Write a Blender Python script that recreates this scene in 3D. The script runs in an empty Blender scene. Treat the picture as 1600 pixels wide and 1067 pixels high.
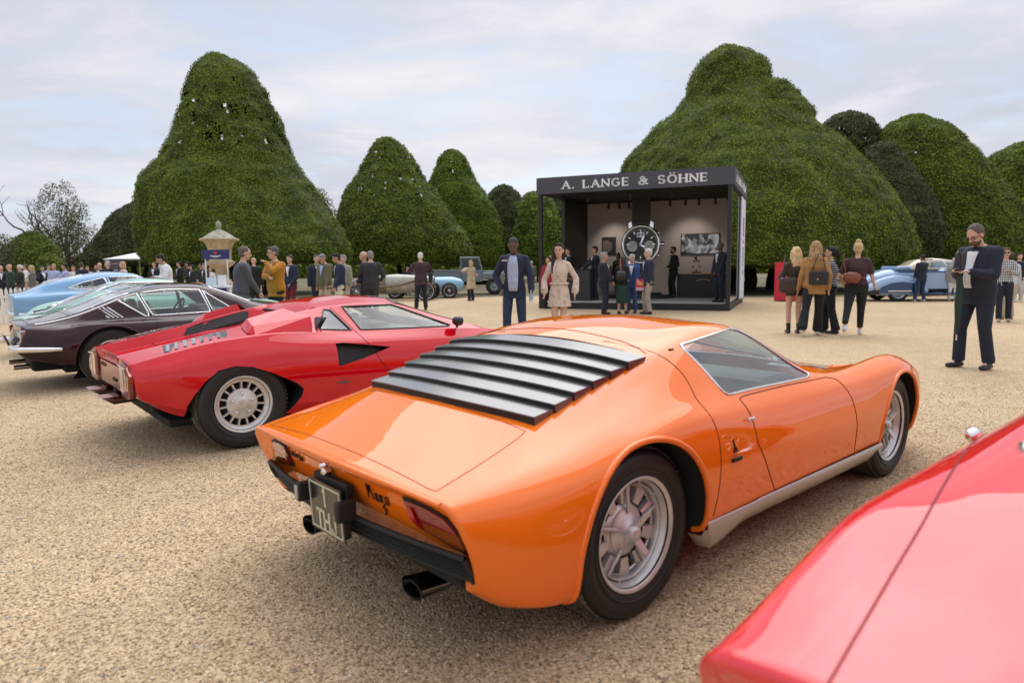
import bpy, bmesh, math, random
import numpy as np
from mathutils import Vector, Matrix, Euler
from mathutils.bvhtree import BVHTree
random.seed(7); rng = np.random.default_rng(7)
R = math.radians
scene = bpy.context.scene
COL = scene.collection
# ------------------------------------------------------------------ camera
PITCH, ROLL, CAMH = 0.10767985, 0.01080693, 1.30481287
cam = bpy.data.cameras.new('camera'); camo = bpy.data.objects.new('camera', cam); COL.objects.link(camo)
cam.sensor_width = 36; cam.lens = 24.0075; cam.clip_start = .05; cam.clip_end = 3000
camo.location = (0, 0, CAMH)
camo.rotation_mode = 'QUATERNION'
camo.rotation_quaternion = (Matrix.Rotation(math.pi / 2 - PITCH, 3, 'X') @ Matrix.Rotation(-ROLL, 3, 'Z')).to_quaternion()
cam.dof.use_dof = True; cam.dof.focus_distance = 6.0; cam.dof.aperture_fstop = 2.6
scene.camera = camo
scene.view_settings.view_transform = 'Standard'; scene.view_settings.look = 'None'
scene.view_settings.exposure = 0.18; scene.view_settings.gamma = 1
scene.render.engine = 'CYCLES'
scene.cycles.max_bounces = 7; scene.cycles.transparent_max_bounces = 12
scene.cycles.caustics_reflective = False; scene.cycles.caustics_refractive = False
# ------------------------------------------------------------------ light
SUN_EL, SUN_AZ = 58, 8         # azimuth measured clockwise from +Y
world = bpy.data.worlds.new('World'); scene.world = world; world.use_nodes = True
nt = world.node_tree; N = nt.nodes; L = nt.links; N.clear()
def nn(t, **k):
    n = N.new(t)
    for a, b in k.items():
        setattr(n, a, b)
    return n
wo = nn('ShaderNodeOutputWorld'); bg = nn('ShaderNodeBackground'); bg.inputs['Strength'].default_value = .1
sky = nn('ShaderNodeTexSky', sky_type='NISHITA', sun_disc=False); sky.sun_elevation = R(SUN_EL); sky.sun_rotation = R(SUN_AZ)
tc = nn('ShaderNodeTexCoord'); sep = nn('ShaderNodeSeparateXYZ'); L.new(tc.outputs['Generated'], sep.inputs[0])
# project the view direction on a flat cloud layer so clouds shrink to the horizon
def mth(op, a, b=None, clamp=False):
    n = nn('ShaderNodeMath', operation=op, use_clamp=clamp)
    for i, v in enumerate((a, b)):
        if v is None: continue
        if isinstance(v, (int, float)): n.inputs[i].default_value = v
        else: L.new(v, n.inputs[i])
    return n.outputs[0]
zz = mth('MAXIMUM', mth('ADD', sep.outputs['Z'], .11), .05)
cx = mth('DIVIDE', sep.outputs['X'], zz); cy = mth('DIVIDE', sep.outputs['Y'], zz)
cmb = nn('ShaderNodeCombineXYZ'); L.new(cx, cmb.inputs[0]); L.new(cy, cmb.inputs[1])
mp = nn('ShaderNodeMapping'); mp.inputs['Rotation'].default_value = (0, 0, R(12)); mp.inputs['Scale'].default_value = (.85, .95, 1); mp.inputs['Location'].default_value = (3.1, 1.7, 0)
L.new(cmb.outputs[0], mp.inputs[0])
n1 = nn('ShaderNodeTexNoise'); n1.inputs['Scale'].default_value = 1.5; n1.inputs['Detail'].default_value = 10; n1.inputs['Roughness'].default_value = .6; n1.inputs['Distortion'].default_value = .35
L.new(mp.outputs[0], n1.inputs['Vector'])
n2 = nn('ShaderNodeTexNoise'); n2.inputs['Scale'].default_value = .55; n2.inputs['Detail'].default_value = 5; n2.inputs['Roughness'].default_value = .5
L.new(mp.outputs[0], n2.inputs['Vector'])
cover = nn('ShaderNodeMapRange', interpolation_type='SMOOTHSTEP'); cover.inputs['From Min'].default_value = .34; cover.inputs['From Max'].default_value = .56
cover.inputs['To Min'].default_value = .55; cover.inputs['To Max'].default_value = 1
L.new(n1.outputs['Fac'], cover.inputs['Value'])
shade = nn('ShaderNodeValToRGB'); e = shade.color_ramp.elements
e[0].position = .30; e[0].color = (4.0, 4.25, 5.2, 1); e[1].position = .70; e[1].color = (8.4, 8.4, 8.6, 1)
m = e.new(.5); m.color = (5.9, 6.1, 6.9, 1)
m = e.new(.58); m.color = (7.2, 7.3, 7.8, 1)
sm_ = mth('ADD', mth('MULTIPLY', n1.outputs['Fac'], .45), mth('MULTIPLY', n2.outputs['Fac'], .6))
L.new(sm_, shade.inputs[0])
# the sky tone is lifted a little towards the horizon where haze whitens it
mixs = nn('ShaderNodeMix', data_type='RGBA'); L.new(cover.outputs[0], mixs.inputs[0])
skyw = nn('ShaderNodeMix', data_type='RGBA', blend_type='ADD'); skyw.inputs[0].default_value = 1; L.new(sky.outputs[0], skyw.inputs[6]); skyw.inputs[7].default_value = (2.6, 2.9, 3.2, 1)
elev = nn('ShaderNodeMapRange', interpolation_type='SMOOTHSTEP'); elev.inputs['From Min'].default_value = .30; elev.inputs['From Max'].default_value = .85; elev.inputs['To Min'].default_value = 1.0; elev.inputs['To Max'].default_value = 1.5; L.new(sep.outputs['Z'], elev.inputs['Value'])
_a, _e = R(SUN_AZ), R(SUN_EL); dt = nn('ShaderNodeVectorMath', operation='DOT_PRODUCT'); L.new(tc.outputs['Generated'], dt.inputs[0]); dt.inputs[1].default_value = (math.sin(_a) * math.cos(_e), math.cos(_a) * math.cos(_e), math.sin(_e))
glow = nn('ShaderNodeMapRange', interpolation_type='SMOOTHSTEP'); glow.inputs['From Min'].default_value = .80; glow.inputs['From Max'].default_value = 1.0; glow.inputs['To Min'].default_value = 1.0; glow.inputs['To Max'].default_value = 2.6; L.new(dt.outputs['Value'], glow.inputs['Value'])
elg = mth('MULTIPLY', elev.outputs[0], glow.outputs[0])
shv = nn('ShaderNodeMix', data_type='RGBA', blend_type='MULTIPLY'); shv.inputs[0].default_value = 1; L.new(shade.outputs[0], shv.inputs[6]); L.new(elg, shv.inputs[7])
L.new(skyw.outputs[2], mixs.inputs[6]); L.new(shv.outputs[2], mixs.inputs[7])
L.new(mixs.outputs[2], bg.inputs[0]); L.new(bg.outputs[0], wo.inputs[0])
sun = bpy.data.lights.new('sun', 'SUN'); suno = bpy.data.objects.new('sun', sun); COL.objects.link(suno)
sun.energy = 1.5; sun.angle = R(74); sun.color = (1, .94, .86)
a_ = R(SUN_AZ); el_ = R(SUN_EL)
sd = Vector((math.sin(a_) * math.cos(el_), math.cos(a_) * math.cos(el_), math.sin(el_)))
suno.rotation_euler = sd.to_track_quat('Z', 'Y').to_euler(); suno.location = (20, 20, 40)
# ------------------------------------------------------------------ helpers
def tag(o, label=None, cat=None, group=None, kind=None):
    if label: o['label'] = label
    if cat: o['category'] = cat
    if group: o['group'] = group
    if kind: o['kind'] = kind
    return o
def empty(name, loc=(0, 0, 0), rz=0, parent=None):
    o = bpy.data.objects.new(name, None); COL.objects.link(o); o.location = loc; o.rotation_euler = (0, 0, rz); o.empty_display_size = .1
    if parent: o.parent = parent
    return o
def copy_tree(o, parent=None):
    c = o.copy(); COL.objects.link(c)
    if parent: c.parent = parent
    for ch in list(o.children): copy_tree(ch, c)
    return c
class Nt:
    def __init__(s, m): s.t = m.node_tree; s.n = s.t.nodes; s.l = s.t.links
    def new(s, t, **k):
        n = s.n.new(t)
        for a, b in k.items(): setattr(n, a, b)
        return n
_M = {}
def mat(name, col=(.5, .5, .5), rough=.5, metal=0, coat=0, coatr=.03, var=0, vscale=8, bump=0, bscale=60, spec=.5, emit=None, es=1, col2=None, trans=0, detail=4, sheen=0, stretch=None, vmin=.35, vmax=.65):
    if name in _M: return _M[name]
    m = bpy.data.materials.new(name); m.use_nodes = True; g = Nt(m); b = g.n['Principled BSDF']
    b.inputs['Base Color'].default_value = (*col, 1); b.inputs['Roughness'].default_value = rough; b.inputs['Metallic'].default_value = metal
    b.inputs['Coat Weight'].default_value = coat; b.inputs['Coat Roughness'].default_value = coatr; b.inputs['Specular IOR Level'].default_value = spec
    if sheen: b.inputs['Sheen Weight'].default_value = sheen
    if trans: b.inputs['Transmission Weight'].default_value = trans
    if emit: b.inputs['Emission Color'].default_value = (*emit, 1); b.inputs['Emission Strength'].default_value = es
    if var or col2 or bump:
        tc = g.new('ShaderNodeTexCoord'); src = tc.outputs['Object']
        if stretch:
            mp = g.new('ShaderNodeMapping'); mp.inputs['Scale'].default_value = stretch; g.l.new(src, mp.inputs[0]); src = mp.outputs[0]
    if var or col2:
        no = g.new('ShaderNodeTexNoise'); no.inputs['Scale'].default_value = vscale; no.inputs['Detail'].default_value = detail; g.l.new(src, no.inputs['Vector'])
        mr = g.new('ShaderNodeMapRange'); mr.inputs['From Min'].default_value = vmin; mr.inputs['From Max'].default_value = vmax; g.l.new(no.outputs['Fac'], mr.inputs['Value'])
        mx = g.new('ShaderNodeMix', data_type='RGBA'); g.l.new(mr.outputs[0], mx.inputs[0])
        c2 = col2 if col2 else tuple(min(1, c * (1 + var)) for c in col); c1 = col if col2 else tuple(c * (1 - var) for c in col)
        mx.inputs[6].default_value = (*c1, 1); mx.inputs[7].default_value = (*c2, 1); g.l.new(mx.outputs[2], b.inputs['Base Color'])
        if rough > .25:
            mr2 = g.new('ShaderNodeMapRange'); mr2.inputs['To Min'].default_value = rough * .88; mr2.inputs['To Max'].default_value = min(1, rough * 1.12); g.l.new(no.outputs['Fac'], mr2.inputs['Value']); g.l.new(mr2.outputs[0], b.inputs['Roughness'])
    if bump:
        nb = g.new('ShaderNodeTexNoise'); nb.inputs['Scale'].default_value = bscale; nb.inputs['Detail'].default_value = 3; g.l.new(src, nb.inputs['Vector'])
        bp = g.new('ShaderNodeBump'); bp.inputs['Strength'].default_value = bump; bp.inputs['Distance'].default_value = .01; g.l.new(nb.outputs['Fac'], bp.inputs['Height']); g.l.new(bp.outputs[0], b.inputs['Normal'])
    _M[name] = m; return m
def glassmat(name, tint=(.75, .85, .82), refl=.06, rough=.0, op=0, opcol=(.02, .02, .02)):
    if name in _M: return _M[name]
    m = bpy.data.materials.new(name); m.use_nodes = True; g = Nt(m); g.n.clear(); o = g.new('ShaderNodeOutputMaterial')
    tr = g.new('ShaderNodeBsdfTransparent'); tr.inputs[0].default_value = (*tint, 1)
    gl = g.new('ShaderNodeBsdfGlossy'); gl.inputs['Roughness'].default_value = rough; gl.inputs[0].default_value = (1, 1, 1, 1)
    lw_ = g.new('ShaderNodeLayerWeight'); lw_.inputs['Blend'].default_value = .5; fr = g.new('ShaderNodeMath', operation='POWER'); g.l.new(lw_.outputs['Facing'], fr.inputs[0]); fr.inputs[1].default_value = 4
    ad = g.new('ShaderNodeMath', operation='ADD', use_clamp=True); ad.inputs[1].default_value = refl; g.l.new(fr.outputs[0], ad.inputs[0])
    src = tr.outputs[0]
    if op:
        df = g.new('ShaderNodeBsdfDiffuse'); df.inputs[0].default_value = (*opcol, 1); mo = g.new('ShaderNodeMixShader'); mo.inputs[0].default_value = op
        g.l.new(tr.outputs[0], mo.inputs[1]); g.l.new(df.outputs[0], mo.inputs[2]); src = mo.outputs[0]
    mx = g.new('ShaderNodeMixShader'); g.l.new(ad.outputs[0], mx.inputs[0]); g.l.new(src, mx.inputs[1]); g.l.new(gl.outputs[0], mx.inputs[2]); g.l.new(mx.outputs[0], o.inputs[0])
    _M[name] = m; return m
def paint(name, col, rough=.35, ior=1.55):
    """car paint: coloured base under a clear coat with a trace of orange peel"""
    if name in _M: return _M[name]
    m = mat(name, col, rough, 0, coat=1, coatr=.025, spec=.5); g = Nt(m); b = g.n['Principled BSDF']
    tc = g.new('ShaderNodeTexCoord'); no = g.new('ShaderNodeTexNoise'); no.inputs['Scale'].default_value = 5; no.inputs['Detail'].default_value = 2; g.l.new(tc.outputs['Object'], no.inputs['Vector'])
    bp = g.new('ShaderNodeBump'); bp.inputs['Strength'].default_value = .08; bp.inputs['Distance'].default_value = .01; g.l.new(no.outputs['Fac'], bp.inputs['Height']); g.l.new(bp.outputs[0], b.inputs['Coat Normal'])
    # a dusting of pale gravel dust low on the flanks and specks everywhere
    n2 = g.new('ShaderNodeTexNoise'); n2.inputs['Scale'].default_value = 90; n2.inputs['Detail'].default_value = 4; g.l.new(tc.outputs['Object'], n2.inputs['Vector'])
    b.inputs['Coat IOR'].default_value = ior; b.inputs['Specular IOR Level'].default_value = .0
    mr = g.new('ShaderNodeMapRange'); mr.inputs['From Min'].default_value = .3; mr.inputs['From Max'].default_value = .8; mr.inputs['To Min'].default_value = .0; mr.inputs['To Max'].default_value = .03; g.l.new(n2.outputs['Fac'], mr.inputs['Value']); g.l.new(mr.outputs[0], b.inputs['Coat Roughness'])
    mr3 = g.new('ShaderNodeMapRange'); mr3.inputs['From Min'].default_value = .6; mr3.inputs['From Max'].default_value = .9; mr3.inputs['To Max'].default_value = .01; g.l.new(n2.outputs['Fac'], mr3.inputs['Value'])
    mx = g.new('ShaderNodeMix', data_type='RGBA'); mx.inputs[6].default_value = (*col, 1); mx.inputs[7].default_value = (.5, .42, .33, 1); g.l.new(mr3.outputs[0], mx.inputs[0]); g.l.new(mx.outputs[2], b.inputs['Base Color'])
    return m
def mesh_obj(name, v, f, mats, parent=None, smooth=True, mi=None, loc=None, rot=None):
    me = bpy.data.meshes.new(name); me.from_pydata([tuple(p) for p in v], [], [tuple(q) for q in f])
    if not isinstance(mats, (list, tuple)): mats = [mats]
    for m in mats: me.materials.append(m)
    if mi is not None: me.polygons.foreach_set('material_index', mi)
    if isinstance(smooth, bool): me.polygons.foreach_set('use_smooth', [smooth] * len(me.polygons))
    else: me.polygons.foreach_set('use_smooth', smooth)
    me.update()
    o = bpy.data.objects.new(name, me); COL.objects.link(o)
    if parent: o.parent = parent
    if loc is not None: o.location = loc
    if rot is not None: o.rotation_euler = rot
    return o
class MB:
    """collects simple shapes and links them as ONE mesh object"""
    def __init__(s): s.v = []; s.f = []; s.m = []; s.s = []; s.T = None; s.mi = 0
    def add(s, v, f, smooth=False, mi=None):
        o = len(s.v)
        if s.T is not None: v = [tuple(s.T @ Vector(p)) for p in v]
        s.v += [tuple(p) for p in v]; s.f += [tuple(i + o for i in q) for q in f]; s.m += [s.mi if mi is None else mi] * len(f); s.s += [smooth] * len(f)
    def box(s, c, d, rz=0, bev=0, mi=None, rot=None):
        x, y, z = [k / 2 for k in d]
        if bev <= 0:
            v = [(a * x, b * y, e * z) for a in (-1, 1) for b in (-1, 1) for e in (-1, 1)]
            f = [(0, 1, 3, 2), (4, 6, 7, 5), (0, 4, 5, 1), (2, 3, 7, 6), (0, 2, 6, 4), (1, 5, 7, 3)]
        else:
            b_ = min(bev, x * .9, y * .9, z * .9); v = []; f = []; bm = bmesh.new(); bmesh.ops.create_cube(bm, size=2)
            for q in bm.verts: q.co = Vector((q.co.x * x, q.co.y * y, q.co.z * z))
            bmesh.ops.bevel(bm, geom=bm.edges[:], offset=b_, segments=2, affect='EDGES', profile=.5)
            bm.verts.index_update(); v = [tuple(q.co) for q in bm.verts]; f = [tuple(w.index for w in q.verts) for q in bm.faces]; bm.free()
        M = Matrix.Translation(c) @ (Euler(rot).to_matrix().to_4x4() if rot is not None else Matrix.Rotation(rz, 4, 'Z'))
        s.add([M @ Vector(p) for p in v], f, False, mi)
    def tube(s, pts, r, n=8, closed=False, caps=True, mi=None, flat=1, up=None):
        P = [Vector(p) for p in pts]; k = len(P); rs = r if isinstance(r, (list, tuple)) else [r] * k
        v = []; f = []; prev = None
        for i in range(k):
            a = P[i - 1] if (i or closed) else P[i]; b = P[(i + 1) % k] if (i < k - 1 or closed) else P[i]
            t = (b - a); t = t.normalized() if t.length > 1e-9 else Vector((0, 0, 1))
            if prev is None:
                u = Vector(up) if up else (Vector((0, 0, 1)) if abs(t.z) < .9 else Vector((1, 0, 0)))
            else: u = prev
            u = (u - t * u.dot(t)); u = u.normalized() if u.length > 1e-6 else t.orthogonal().normalized()
            w = t.cross(u); prev = u
            for j in range(n):
                an = 2 * math.pi * j / n; v.append(P[i] + u * math.cos(an) * rs[i] + w * math.sin(an) * rs[i] * flat)
        for i in range(k if closed else k - 1):
            for j in range(n):
                a = i * n + j; b = i * n + (j + 1) % n; c = ((i + 1) % k) * n + (j + 1) % n; d = ((i + 1) % k) * n + j; f.append((a, b, c, d))
        s.add(v, f, n > 4, mi)
        if caps and not closed:
            s.add(v[:n], [tuple(range(n - 1, -1, -1))], False, mi); s.add(v[-n:], [tuple(range(n))], False, mi)
    def lathe(s, prof, n=24, c=(0, 0, 0), axis='z', mi=None, smooth=True, sx=1, sy=1):
        v = []; f = []; k = len(prof)
        for (r, z) in prof:
            for j in range(n):
                a = 2 * math.pi * j / n; x = r * math.cos(a) * sx; y = r * math.sin(a) * sy
                p = (x, y, z) if axis == 'z' else ((x, z, y) if axis == 'y' else (z, x, y))
                v.append((p[0] + c[0], p[1] + c[1], p[2] + c[2]))
        for i in range(k - 1):
            for j in range(n): f.append((i * n + j, i * n + (j + 1) % n, (i + 1) * n + (j + 1) % n, (i + 1) * n + j))
        s.add(v, f, smooth, mi)
    def prism(s, poly, t0, t1, M=None, mi=None, smooth=False):
        """polygon in local XY extruded t0..t1 along local Z, placed by matrix M"""
        n = len(poly); v = [(p[0], p[1], t0) for p in poly] + [(p[0], p[1], t1) for p in poly]
        f = [tuple(range(n - 1, -1, -1)), tuple(range(n, 2 * n))] + [(i, (i + 1) % n, n + (i + 1) % n, n + i) for i in range(n)]
        if M is not None: v = [tuple(M @ Vector(p)) for p in v]
        s.add(v, f, smooth, mi)
    def grid(s, G, mi=None, smooth=True, flip=False):
        a = len(G); b = len(G[0]); v = [p for r in G for p in r]
        f = [(i * b + j, (i + 1) * b + j, (i + 1) * b + j + 1, i * b + j + 1) for i in range(a - 1) for j in range(b - 1)]
        if flip: f = [q[::-1] for q in f]
        s.add(v, f, smooth, mi)
    def build(s, name, mats, parent=None, loc=None, rot=None, smooth=None):
        return mesh_obj(name, s.v, s.f, mats, parent, s.s if smooth is None else smooth, s.m, loc, rot)
def circ(r, n, a0=0, a1=2 * math.pi, c=(0, 0), sx=1, sy=1):
    return [(c[0] + r * sx * math.cos(a0 + (a1 - a0) * i / n), c[1] + r * sy * math.sin(a0 + (a1 - a0) * i / n)) for i in range(n)]
def pchip(xs, ys, x):
    xs = np.asarray(xs, float); ys = np.asarray(ys, float); x = np.clip(x, xs[0], xs[-1])
    if len(xs) == 1: return np.full_like(x, ys[0])
    if len(xs) == 2: return np.interp(x, xs, ys)
    h = np.diff(xs); d = np.diff(ys) / h; m = np.zeros(len(xs))
    for i in range(1, len(xs) - 1):
        if d[i - 1] * d[i] > 0:
            w1 = 2 * h[i] + h[i - 1]; w2 = h[i] + 2 * h[i - 1]; m[i] = (w1 + w2) / (w1 / d[i - 1] + w2 / d[i])
    m[0] = d[0]; m[-1] = d[-1]
    k = np.clip(np.searchsorted(xs, x) - 1, 0, len(h) - 1); t = (x - xs[k]) / h[k]
    return (1 + 2 * t) * (1 - t) ** 2 * ys[k] + t * (1 - t) ** 2 * h[k] * m[k] + t * t * (3 - 2 * t) * ys[k + 1] + t * t * (t - 1) * h[k] * m[k + 1]
def smooth1(a, sig):
    if sig <= 0: return a
    k = int(math.ceil(sig * 3)); w = np.exp(-.5 * (np.arange(-k, k + 1) / sig) ** 2); w /= w.sum()
    p = np.concatenate([2 * a[0] - a[k:0:-1], a, 2 * a[-1] - a[-2:-k - 2:-1]]); return np.convolve(p, w, 'valid')
# ------------------------------------------------------------------ ground
def gravel_mat():
    m = bpy.data.materials.new('gravel_ground'); m.use_nodes = True; g = Nt(m); b = g.n['Principled BSDF']; b.inputs['Roughness'].default_value = .9; b.inputs['Specular IOR Level'].default_value = .25
    tc = g.new('ShaderNodeTexCoord'); P = tc.outputs['Object']
    v = g.new('ShaderNodeTexVoronoi'); v.inputs['Scale'].default_value = 130; g.l.new(P, v.inputs['Vector'])
    hs = g.new('ShaderNodeSeparateColor'); g.l.new(v.outputs['Color'], hs.inputs[0])
    r = g.new('ShaderNodeValToRGB'); e = r.color_ramp.elements; e[0].position = 0; e[0].color = (.15, .10, .055, 1); e[1].position = 1; e[1].color = (.78, .61, .40, 1)
    for p, c in ((.12, (.33, .225, .12, 1)), (.4, (.51, .37, .22, 1)), (.75, (.63, .475, .295, 1))): q = e.new(p); q.color = c
    g.l.new(hs.outputs[0], r.inputs[0])
    n1 = g.new('ShaderNodeTexNoise'); n1.inputs['Scale'].default_value = .35; n1.inputs['Detail'].default_value = 6; g.l.new(P, n1.inputs['Vector'])
    n2 = g.new('ShaderNodeTexNoise'); n2.inputs['Scale'].default_value = 3.5; n2.inputs['Detail'].default_value = 5; g.l.new(P, n2.inputs['Vector'])
    ad = g.new('ShaderNodeMath', operation='ADD'); g.l.new(n1.outputs['Fac'], ad.inputs[0]); g.l.new(n2.outputs['Fac'], ad.inputs[1])
    mr = g.new('ShaderNodeMapRange'); mr.inputs['From Min'].default_value = .7; mr.inputs['From Max'].default_value = 1.3; mr.inputs['To Min'].default_value = .86; mr.inputs['To Max'].default_value = 1.08; g.l.new(ad.outputs[0], mr.inputs['Value'])
    mx = g.new('ShaderNodeMix', data_type='RGBA', blend_type='MULTIPLY'); mx.inputs[0].default_value = 1; g.l.new(r.outputs[0], mx.inputs[6]); g.l.new(mr.outputs[0], mx.inputs[7]); g.l.new(mx.outputs[2], b.inputs['Base Color'])
    bp = g.new('ShaderNodeBump'); bp.inputs['Strength'].default_value = .8; bp.inputs['Distance'].default_value = .006; bp.invert = True; g.l.new(v.outputs['Distance'], bp.inputs['Height'])
    n3 = g.new('ShaderNodeTexNoise'); n3.inputs['Scale'].default_value = 1.7; n3.inputs['Detail'].default_value = 4; g.l.new(P, n3.inputs['Vector'])
    b2 = g.new('ShaderNodeBump'); b2.inputs['Strength'].default_value = .5; b2.inputs['Distance'].default_value = .035; g.l.new(n3.outputs['Fac'], b2.inputs['Height']); g.l.new(bp.outputs[0], b2.inputs['Normal']); g.l.new(b2.outputs[0], b.inputs['Normal'])
    return m
gm = gravel_mat()
ground = mesh_obj('ground', [(-600, -60, 0), (600, -60, 0), (600, 900, 0), (-600, 900, 0)], [(0, 1, 2, 3)], gm, smooth=False)
tag(ground, 'wide expanse of pale tan gravel under the parked cars', kind='structure')

def pebbles():
    rg = np.random.default_rng(99); n = 60000; Y = 1.0 + 6.5 * rg.random(n) ** 1.15; X = (rg.random(n) - .5) * 1.62 * Y + 0; s = rg.uniform(.0028, .0070, n) * (1 + .05 * Y)
    O = np.array([[1, 0, 0], [0, 1, 0], [-1, 0, 0], [0, -1, 0], [0, 0, 1], [0, 0, -1]], float); a = rg.random(n) * 6.28; ca, sa = np.cos(a), np.sin(a); sx = s * rg.uniform(.7, 1.5, n); sy = s * rg.uniform(.6, 1.1, n); sz = s * rg.uniform(.4, .85, n)
    V = O[None] * np.stack([sx, sy, sz], -1)[:, None] + rg.normal(0, .15, (n, 6, 3)) * s[:, None, None]; x = V[..., 0] * ca[:, None] - V[..., 1] * sa[:, None]; y = V[..., 0] * sa[:, None] + V[..., 1] * ca[:, None]
    V = np.stack([x + X[:, None], y + Y[:, None], V[..., 2] + (sz * .55)[:, None]], -1).reshape(-1, 3)
    T = np.array([[0, 1, 4], [1, 2, 4], [2, 3, 4], [3, 0, 4]]); F = (T[None] + (np.arange(n) * 6)[:, None, None]).reshape(-1, 3)
    me = bpy.data.meshes.new('gravel'); me.vertices.add(len(V)); me.vertices.foreach_set('co', V.astype(np.float32).ravel()); me.loops.add(len(F) * 3); me.loops.foreach_set('vertex_index', F.astype(np.int32).ravel()); me.polygons.add(len(F)); me.polygons.foreach_set('loop_start', np.arange(0, len(F) * 3, 3, dtype=np.int32))
    at = me.attributes.new('tone', 'FLOAT', 'FACE'); at.data.foreach_set('value', np.repeat(rg.random(n), 4).astype(np.float32)); me.update(calc_edges=True)
    m = bpy.data.materials.new('pebble'); m.use_nodes = True; g = Nt(m); b = g.n['Principled BSDF']; b.inputs['Roughness'].default_value = .75; b.inputs['Specular IOR Level'].default_value = .3; at = g.new('ShaderNodeAttribute'); at.attribute_name = 'tone'
    r = g.new('ShaderNodeValToRGB'); e = r.color_ramp.elements; e[0].position = 0; e[0].color = (.16, .11, .065, 1); e[1].position = 1; e[1].color = (.84, .72, .54, 1)
    for p, c in ((.12, (.34, .23, .12, 1)), (.45, (.51, .37, .22, 1)), (.72, (.62, .47, .29, 1)), (.9, (.76, .60, .39, 1)), (.95, (.22, .22, .24, 1))): q = e.new(p); q.color = c
    g.l.new(at.outputs['Fac'], r.inputs[0]); g.l.new(r.outputs[0], b.inputs['Base Color']); me.materials.append(m)
    o = bpy.data.objects.new('gravel', me); COL.objects.link(o); tag(o, 'loose tan pebbles lying on the gravel near the cars', kind='stuff')
pebbles()
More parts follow.
